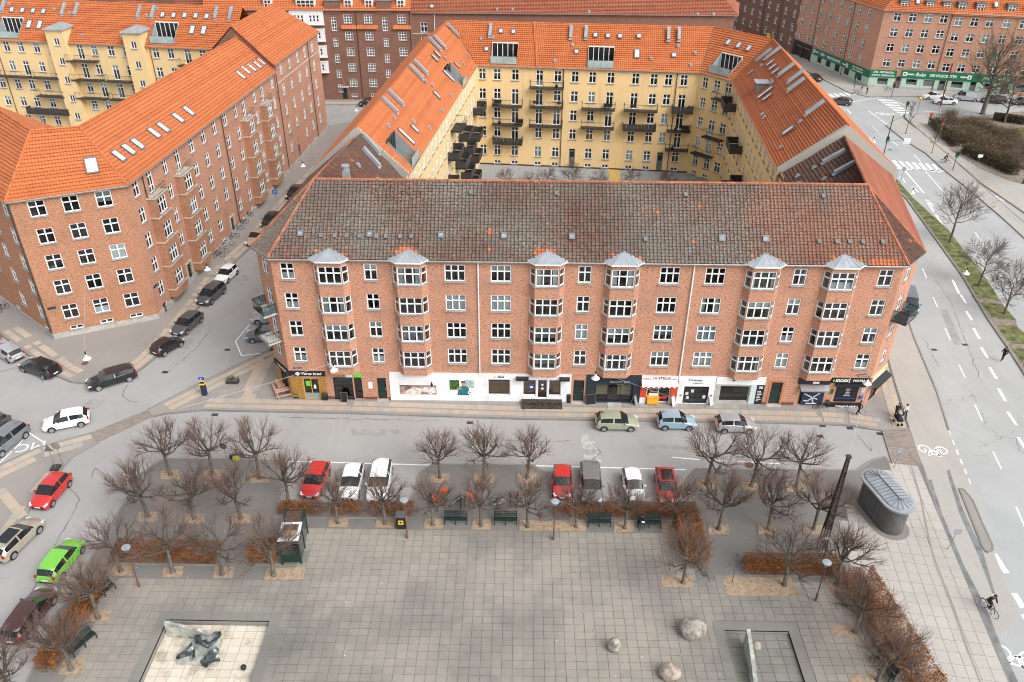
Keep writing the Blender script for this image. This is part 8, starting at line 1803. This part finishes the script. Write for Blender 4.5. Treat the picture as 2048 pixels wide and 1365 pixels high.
for k, (px, py) in enumerate(((562, 778), (568, 792))):
    p = G(px, py); W = TR(p.x, p.y, .02) @ RZ(rad(-62 if k == 0 else 25)); t = thing('picnic_table', ('wooden bench set against the chamfered bakery wall', 'wooden picnic table in front of the bakery corner')[k], 'table', W)
    for j in range(4): part('table_slat', M().box(-.8, -.36+j*.18, .72, .8, -.2+j*.18, .76), ['teak'], t, W)
    for y in (-.75, .6): part('seat', M().box(-.8, y, .42, .8, y+.2, .46), ['teak'], t, W)
    for x in (-.6, .6): part('leg', M().tube(((x, -.68, 0), (x, -.25, .72)), .04, 4), ['teak'], t, W); part('leg', M().tube(((x, .68, 0), (x, .25, .72)), .04, 4), ['teak'], t, W); part('cross_bar', M().box(x-.03, -.7, .36, x+.03, .7, .42), ['teak'], t, W)
def aboard(label, p, m, ang=0, w_=.6, words=None):
    W = TR(p.x, p.y, .02) @ RZ(ang); t = thing('pavement_sign', label, 'sign', W, 'pavement signs outside the shops')
    for s in (-1, 1): part('board', M().add([(-w_/2, s*.3, 0), (w_/2, s*.3, 0), (w_/2, s*.04, 1.0), (-w_/2, s*.04, 1.0), (-w_/2, s*.27, 0), (w_/2, s*.27, 0), (w_/2, s*.01, 1.0), (-w_/2, s*.01, 1.0)], ((0, 1, 2, 3), (7, 6, 5, 4), (0, 3, 7, 4), (1, 5, 6, 2), (3, 2, 6, 7))), [m], t, W)
    part('frame', M().tube(((-w_/2, -.3, 0), (-w_/2, -.04, 1.02), (w_/2, -.04, 1.02), (w_/2, -.3, 0)), .025, 4), ['steel'], t, W)
aboard('black folding pavement sign in front of the glass shop', G(690, 802), 'sign_black'); aboard('dark chalk pavement sign between brick door and beauty salon', G(1180, 806), 'sign_black', rad(10), 1.0); aboard('dark pavement sign in front of the beauty salon window', G(1268, 808), 'zinc', rad(60)); aboard('white and red pavement sign beside the pizzeria', G(1343, 810), 'poster_white', rad(50)); aboard('white pavement sign in front of the white hairdresser', G(1419, 808), 'poster_white', rad(40))
W = TR(G(1304, 808)); t = thing('counter_box', 'orange yellow counter box in front of the pizzeria', 'counter', W); part('body', M().box(-.55, -.25, .1, .55, .25, .85), ['orange_box'], t, W); part('top', M().box(-.6, -.3, .85, .6, .3, .9), ['orange_box'], t, W); [part('leg', M().box(x, -.2, -.02, x+.06, -.14, .1), ['black_metal'], t, W) for x in (-.5, .44)]
W = TR(G(1137, 805)); t = thing('litter_bin', 'slim black bin beside the parcel shop wall', 'bin', W); part('body', M().lathe([(.2, 0), (.2, .9)], 12), ['black_metal'], t, W); part('lid', M().lathe([(.22, .9), (.22, .95), (.1, 1.0)], 12), ['dark_metal'], t, W)
W = TR(G(328, 622)) @ RZ(.4); t = thing('wheelie_bin', 'black wheelie bin at the left brick corner', 'bin', W); part('body', M().box(-.3, -.35, .05, .3, .35, 1.0), ['black_metal'], t, W); part('lid', M().box(-.33, -.4, 1.0, .33, .38, 1.07), ['dark_metal'], t, W)
mat('bundle_yellow', (.36, .33, .04), .6, var=.8, ns=4); W = TR(G(474, 918)) @ RZ(.2); t = thing('wrapped_bundle', 'yellow and black wrapped bundle under the third back row tree', 'bundle', W); part('cover', M().lathe([(.42, 0), (.45, .2), (.3, .42), (.1, .48)], 8), ['bundle_yellow'], t, W, smooth=50); part('strap', M().box(-.6, -.08, .1, .6, .08, .5), ['black_metal'], t, W)
for k, (px, py) in enumerate(((170, 727), (1745, 735), (1500, 930))): m = M(); p = G(px, py); m.lathe([(.36, -.02), (.36, .012)], 20, (p.x, p.y)); part('manhole_cover', m, ['rust'], None, ID)['kind'] = 'structure'
# benches, hydrant, rail at the park
for k, (a, lb) in enumerate((((1915, 290), 'dark park bench furthest up the park hedge'), ((1938, 306), 'dark park bench with cream bag nearer along the park hedge'))): bench(lb, G(*a), rad(-50))
W = TR(G(1861, 236)); t = thing('hydrant_post', 'short red post box at the park corner', 'post', W); part('body', M().box(-.18, -.15, .2, .18, .15, 1.0), ['sign_red'], t, W); part('foot', M().box(-.1, -.1, 0, .1, .1, .2), ['dark_metal'], t, W)
m = M(); a, b = G(1826, 246), G(1838, 258); m.tube((a, a+Vector((0, 0, 1)), b+Vector((0, 0, 1)), b), .03, 5); m.tube((a+Vector((0, 0, .5)), b+Vector((0, 0, .5))), .02, 4); tag(part('hand_rail', m, ['steel']), 'steel tube rail at the pavement edge near the park corner', 'rail')
# ------------------------------------------------------------ stones and sculpture
mat('boulder', (.30, .28, .245), .9, var=.4, ns=2.2, bmp=1.0); mat('boulder_pink', (.36, .30, .25), .9, var=.35, ns=2.5, bmp=1.0); mat('bronze', (.13, .145, .15), .38, .55, var=.5, ns=3); mat('pale_stone', (.36, .375, .33), .9, var=.35, ns=2, bmp=.6)
def rock(label, p, s, m, seed, z=.03):
    b = bmesh.new(); bmesh.ops.create_icosphere(b, subdivisions=4, radius=1)
    for v in b.verts:
        c = v.co.copy(); v.co += c*(.16*noise.noise(c*1.1+Vector((seed, 0, 0)))+.05*noise.noise(c*3+Vector((0, seed, 0)))); v.co = Vector((v.co.x*s[0], v.co.y*s[1], v.co.z*s[2]+s[2]*.75))
    me = bpy.data.meshes.new('boulder'); b.to_mesh(me); b.free(); me.materials.append(MATS[m]); me.shade_smooth(); o = link('boulder', me, None, TR(p.x, p.y, z)); tag(o, label, 'boulder', 'rounded boulders on the square'); return o
rock('largest grey boulder beside the mossy basin', G(1384, 1268), (.95, .8, .68), 'boulder', 1); rock('egg-shaped boulder standing left of the largest boulder', G(1228, 1300), (.46, .42, .62), 'boulder', 5); rock('pinkish boulder at the lower edge of the square', G(1338, 1352), (.72, .58, .52), 'boulder_pink', 9); rock('small reddish boulder inside the mossy basin', G(1511, 1298, -.2), (.36, .32, .42), 'boulder_pink', 13, -.2)
def slab_wall(label, a, b, h, th, seed, m, z, tilt=0.0):
    r = random.Random(seed); d = (b-a); L = d.length; d = d/L; n_ = 9; mb = M(); W = Matrix(((d.x, -d.y, 0, a.x), (d.y, d.x, 0, a.y), (0, 0, 1, z), (0, 0, 0, 1))) @ RX(tilt)
    hs_ = [h*(1-.5*(i/n_)*.9+r.uniform(-.07, .07)) for i in range(n_+1)]
    for i in range(n_):
        x0, x1 = L*i/n_, L*(i+1)/n_; A_, B_ = hs_[i], hs_[i+1]; mb.add([(x0, 0, 0), (x1, 0, 0), (x1, th, 0), (x0, th, 0), (x0, 0, A_), (x1, 0, B_), (x1, th, B_), (x0, th, A_)], ((0, 1, 5, 4), (2, 3, 7, 6), (4, 5, 6, 7))+(((3, 0, 4, 7),) if i == 0 else ())+(((1, 2, 6, 5),) if i == n_-1 else ()))
    mb.v = [W @ p for p in mb.v]; return tag(part('stone_slab', mb, [m]), label, 'sculpture')
slab_wall('jagged pale stone wall standing at the back of the cream basin', G(336, 1274, BZ1), G(416, 1281, BZ1), 1.5, .2, 3, 'pale_stone', BZ1); slab_wall('tall upright pale stone slab in the mossy basin', G(1486, 1290, BZ2), G(1503, 1378, BZ2), 1.7, .26, 7, 'pale_stone', BZ2)
pts = gp([(374, 1283), (446, 1281), (431, 1334), (356, 1331)], BZ1); W = TR(pts[0]); mb = M(); mb.prism([(q_.x, q_.y) for q_ in pts], BZ1+.02, BZ1+.26); sc = tag(part('sculpture_plinth', mb, ['pale_stone']), 'flat pale stone plinth carrying three bronze forms', 'plinth')
def bronze(label, p, L, Wd, seed, rz):
    """twisted, folded sheet of bronze"""
    r = random.Random(seed); nu, nv = 18, 7; T = RZ(rz); top, bot = [], []
    for i in range(nu+1):
        u = i/nu; tw = -.5+1.9*u+.5*math.sin(u*6+seed); wv = Wd*(.55+.45*math.sin(math.pi*u))*(1+.15*math.sin(u*17+seed)); cz = .28+.22*math.sin(u*5.2+seed); cy = .22*math.sin(u*6.3+seed*2)
        for j in range(nv+1):
            v = j/nv*2-1; fold = .13*math.cos(v*4+seed+u*3); q = Vector((L*(u-.5), cy+wv*v*math.cos(tw)-fold*math.sin(tw), cz+wv*v*math.sin(tw)*.75+fold*math.cos(tw))); q.z = max(.03, q.z); top.append(T @ q); bot.append(T @ (q-Vector((0, 0, .05))))
    k = len(top); ix = lambda i, j: i*(nv+1)+j; fs = []
    for i in range(nu):
        for j in range(nv): fs += [(ix(i, j), ix(i+1, j), ix(i+1, j+1), ix(i, j+1)), (k+ix(i, j), k+ix(i, j+1), k+ix(i+1, j+1), k+ix(i+1, j))]
        fs += [(ix(i, 0), k+ix(i, 0), k+ix(i+1, 0), ix(i+1, 0)), (ix(i, nv), ix(i+1, nv), k+ix(i+1, nv), k+ix(i, nv))]
    o = link('bronze_form', M().add(top+bot, fs).mesh('bronze_form', ['bronze'], 50), None, TR(p.x, p.y, p.z)); return tag(o, label, 'sculpture', 'bronze forms in the cream basin')
zb = BZ1+.24; bronze('twisted bronze form at the back of the stone plinth', G(418, 1283, zb), 1.75, .42, 1, .45); bronze('folded bronze form at the front right of the stone plinth', G(424, 1322, zb), 1.35, .55, 3, 1.3); bronze('shell-shaped bronze form at the left of the stone plinth', G(376, 1312, zb), 1.2, .48, 5, -.4)
W = TR(G(489, 1343, BZ1)); t = thing('globe_lamp', 'small dark globe lamp in the corner of the cream basin', 'lamp', W); part('globe', M().lathe([(.03, .2)]+[(.2*math.sin(a), .42-.2*math.cos(a)) for a in [.3+i*.5 for i in range(6)]], 14), ['black_metal'], t, W, smooth=60); part('stem', M().lathe([(.05, 0), (.05, .22)], 8), ['steel'], t, W)
# ------------------------------------------------------------ people
for n_, c in (('navy', (.012, .016, .028)), ('black_cloth', (.010, .010, .011)), ('olive', (.05, .058, .04)), ('cream_cloth', (.55, .48, .42)), ('denim', (.04, .055, .085)), ('hair', (.03, .02, .014)), ('shoe_white', (.7, .7, .7))): mat(n_, c, .85, var=.15, ns=5)
def skin_mesh(name, pts, edges, rads, m, par, W, sub=1):
    me = bpy.data.meshes.new(name); me.from_pydata([tuple(p) for p in pts], edges, []); me.materials.append(MATS[m]); o = link(name, me, par, W)
    bpy.context.view_layer.objects.active = o; sk = o.modifiers.new('skin', 'SKIN'); sk.use_smooth_shade = True
    for v, r_ in zip(me.skin_vertices[0].data, rads): v.radius = (r_, r_)
    me.skin_vertices[0].data[0].use_root = True; ss = o.modifiers.new('sub', 'SUBSURF'); ss.levels = ss.render_levels = sub; return o
def person(label, W, J, jacket, trousers, shoes='black_cloth', hair='hair', group='people'):
    """J: joints pelvis, chest, neck, head, arms (sho, elb, wri) and legs (hip, knee, ank, toe) per side"""
    t = thing('person', label, 'person', W, group); s = [Vector(J[k]) for k in ('pel', 'che', 'nec', 'hea')]
    pts = list(s); ed = [(0, 1), (1, 2), (2, 3)]; rd = [.10, .13, .05, .085]
    top = Vector(J['hea'])+(Vector(J['hea'])-Vector(J['nec'])).normalized()*.11; pts.append(top); ed.append((3, 4)); rd.append(.06)
    for sd_ in 'LR':
        a = [Vector(q_) for q_ in J['a'+sd_]]; i = len(pts); pts += a; ed += [(1, i), (i, i+1), (i+1, i+2)]; rd += [.055, .04, .03]
        hd = a[2]+(a[2]-a[1]).normalized()*.09; pts.append(hd); ed.append((i+2, i+3)); rd.append(.03)
        l = [Vector(q_) for q_ in J['l'+sd_]]; i = len(pts); pts += l; ed += [(0, i), (i, i+1), (i+1, i+2), (i+2, i+3)]; rd += [.075, .055, .04, .035]
    skin_mesh('body', pts, ed, rd, 'skin', t, W)
    jp = [s[0]+(s[1]-s[0])*.05, s[1], s[2]-(s[2]-s[1])*.25]; je = [(0, 1), (1, 2)]; jr = [.145, .165, .09]
    for sd_ in 'LR': a = [Vector(q_) for q_ in J['a'+sd_]]; i = len(jp); jp += a; je += [(1, i), (i, i+1), (i+1, i+2)]; jr += [.085, .065, .05]
    skin_mesh('jacket', jp, je, jr, jacket, t, W)
    tp_ = [s[0]]; te = []; tr_ = [.13]
    for sd_ in 'LR': l = [Vector(q_) for q_ in J['l'+sd_]]; i = len(tp_); tp_ += l[:3]; te += [(0, i), (i, i+1), (i+1, i+2)]; tr_ += [.10, .075, .058]
    skin_mesh('trousers', tp_, te, tr_, trousers, t, W)
    for sd_ in 'LR': l = [Vector(q_) for q_ in J['l'+sd_]]; skin_mesh('shoe', [l[2]-Vector((0, 0, .02)), l[3]], [(0, 1)], [.055, .045], shoes, t, W)
    hb = M(); c = Vector(J['hea'])+Vector((-.015, 0, .045)); hb.lathe([(.112*math.sin(a), .0+.115*math.cos(a)) for a in (1.75, 1.4, 1.0, .6, .2)], 12); hb.v = [q_+c for q_ in hb.v]; part('hair', hb, [hair], t, W, smooth=60); nb = M(); f = Vector(J['hea']); nb.add([f+Vector((.09, -.018, .0)), f+Vector((.09, .018, .0)), f+Vector((.125, 0, -.015)), f+Vector((.088, 0, .05))], ((0, 1, 2), (0, 2, 3), (1, 3, 2))); part('nose', nb, ['skin'], t, W); return t
def walk(st=.28, up=True):
    return dict(pel=(0, 0, .95), che=(.02, 0, 1.32), nec=(.03, 0, 1.50), hea=(.05, 0, 1.63), aL=((.02, .2, 1.42), (-.1, .24, 1.15), (.05, .25, .95)), aR=((.02, -.2, 1.42), (.08, -.24, 1.15), (.25, -.22, 1.0)), lL=((0, .09, .9), (.2, .09, .5), (.28, .09, .09), (.42, .09, .04)), lR=((0, -.09, .9), (.02, -.09, .48), (-.25, -.09, .14), (-.14, -.09, .04)))
def stand(): return dict(pel=(0, 0, .95), che=(.02, 0, 1.32), nec=(.03, 0, 1.50), hea=(.05, 0, 1.63), aL=((.02, .2, 1.42), (.05, .24, 1.15), (.3, .16, 1.05)), aR=((.02, -.2, 1.42), (.05, -.24, 1.15), (.3, -.16, 1.05)), lL=((0, .09, .9), (.06, .09, .5), (.0, .09, .09), (.15, .09, .04)), lR=((0, -.09, .9), (.0, -.09, .48), (-.08, -.09, .1), (.05, -.09, .04)))
def ride(): return dict(pel=(-.28, 0, 1.05), che=(-.05, 0, 1.42), nec=(.02, 0, 1.57), hea=(.07, 0, 1.7), aL=((-.03, .2, 1.48), (.1, .26, 1.2), (.24, .24, 1.06)), aR=((-.03, -.2, 1.48), (.1, -.26, 1.2), (.24, -.24, 1.06)), lL=((-.25, .09, 1.0), (.1, .1, .75), (-.05, .1, .3), (.1, .1, .24)), lR=((-.25, -.09, 1.0), (.12, -.1, .85), (-.02, -.1, .48), (.12, -.1, .42)))
def sit(): return dict(pel=(0, 0, .55), che=(.12, 0, .92), nec=(.2, 0, 1.08), hea=(.26, 0, 1.2), aL=((.12, .2, 1.0), (.2, .24, .74), (.42, .1, .72)), aR=((.12, -.2, 1.0), (.2, -.24, .74), (.42, -.1, .72)), lL=((.05, .1, .54), (.48, .14, .52), (.5, .16, .09), (.65, .18, .04)), lR=((.05, -.1, .54), (.48, -.14, .52), (.55, -.2, .09), (.7, -.22, .04)))
PP_ = lambda px, py, an, z=.02: TR(G(px, py).x, G(px, py).y, z) @ RZ(rad(an))
person('person in dark clothes sitting on the bench and reading', TR(G(1283, 1050).x, G(1283, 1050).y-.0, .03) @ RZ(rad(-90)), sit(), 'navy', 'denim'); rb = M(); rb.box(-.12, -.09, 0, .12, .09, .02); p = G(1283, 1050); tag(part('book', rb, ['poster_white'], None, TR(p.x, p.y-.5, .79)), 'small white book in the hands of the seated person', 'book')
person('person in olive jacket and white shoes striding past the kiosk', PP_(1716, 832, 178), walk(), 'olive', 'black_cloth', 'shoe_white'); person('person in black jacket walking behind the pushchair, left of the pair', PP_(1790, 836, -80), stand(), 'black_cloth', 'navy'); person('person in cream scarf and dark trousers, right of the pair with pushchair', PP_(1806, 838, -85), walk(), 'cream_cloth', 'navy')
person('person in black crossing the avenue beside the grass strip', PP_(2004, 722, 200), walk(), 'black_cloth', 'black_cloth'); person('person in black standing beside the bicycle at the locksmith corner', PP_(1733, 189, 150), stand(), 'black_cloth', 'black_cloth'); person('person in pale trousers at the left of the locksmith corner', PP_(1722, 187, 150), stand(), 'black_cloth', 'cream_cloth')
for lb, px, py, an, bl in (('cyclist in black bent over the handlebar on the cycle lane', 1976, 1222, -72, 'black bicycle ridden along the cycle lane at the right'), ('cyclist in black on the far cycle crossing', 1890, 327, -20, 'dark bicycle ridden over the far cycle crossing')):
    W = PP_(px, py, an, RDZ+.02); bike(bl, None, 0, 'black_metal', W=W, group='bicycles being ridden'); person(lb, W, ride(), 'black_cloth', 'black_cloth')
W = PP_(1795, 848, -82); t = thing('pushchair', 'dark blue pushchair pushed by the pair at the kiosk corner', 'pushchair', W, None); part('seat', M().add([(-.35, -.22, .45), (.4, -.22, .5), (.4, .22, .5), (-.35, .22, .45), (-.45, -.22, .85), (.42, -.2, .72), (.42, .2, .72), (-.45, .22, .85)], ((0, 3, 2, 1), (4, 5, 6, 7), (0, 1, 5, 4), (1, 2, 6, 5), (2, 3, 7, 6), (3, 0, 4, 7))), ['navy'], t, W); hd = M(); hd.lathe([(.26*math.sin(a), .26*math.cos(a)) for a in (1.6, 1.2, .8, .4, .1)], 12, (-.1, 0)); hd.v = [q_+Vector((0, 0, .8)) for q_ in hd.v]; part('hood', hd, ['navy'], t, W, smooth=60); part('handle', M().tube(((-.4, -.2, .7), (-.62, -.2, 1.05), (-.62, .2, 1.05), (-.4, .2, .7)), .018, 5), ['black_metal'], t, W)
for x, y in ((-.35, -.24), (-.35, .24), (.38, -.2), (.38, .2)): m = M(); m.lathe([(.14, -.03), (.14, .03)], 14); m.v = [RX(rad(90)) @ q_ for q_ in m.v]; part('wheel', m, ['tyre'], t, W @ TR(x, y, .14)); part('strut', M().tube(((x, y*.9, .14), (x*.3, y*.8, .5)), .014, 4), ['black_metal'], t, W)
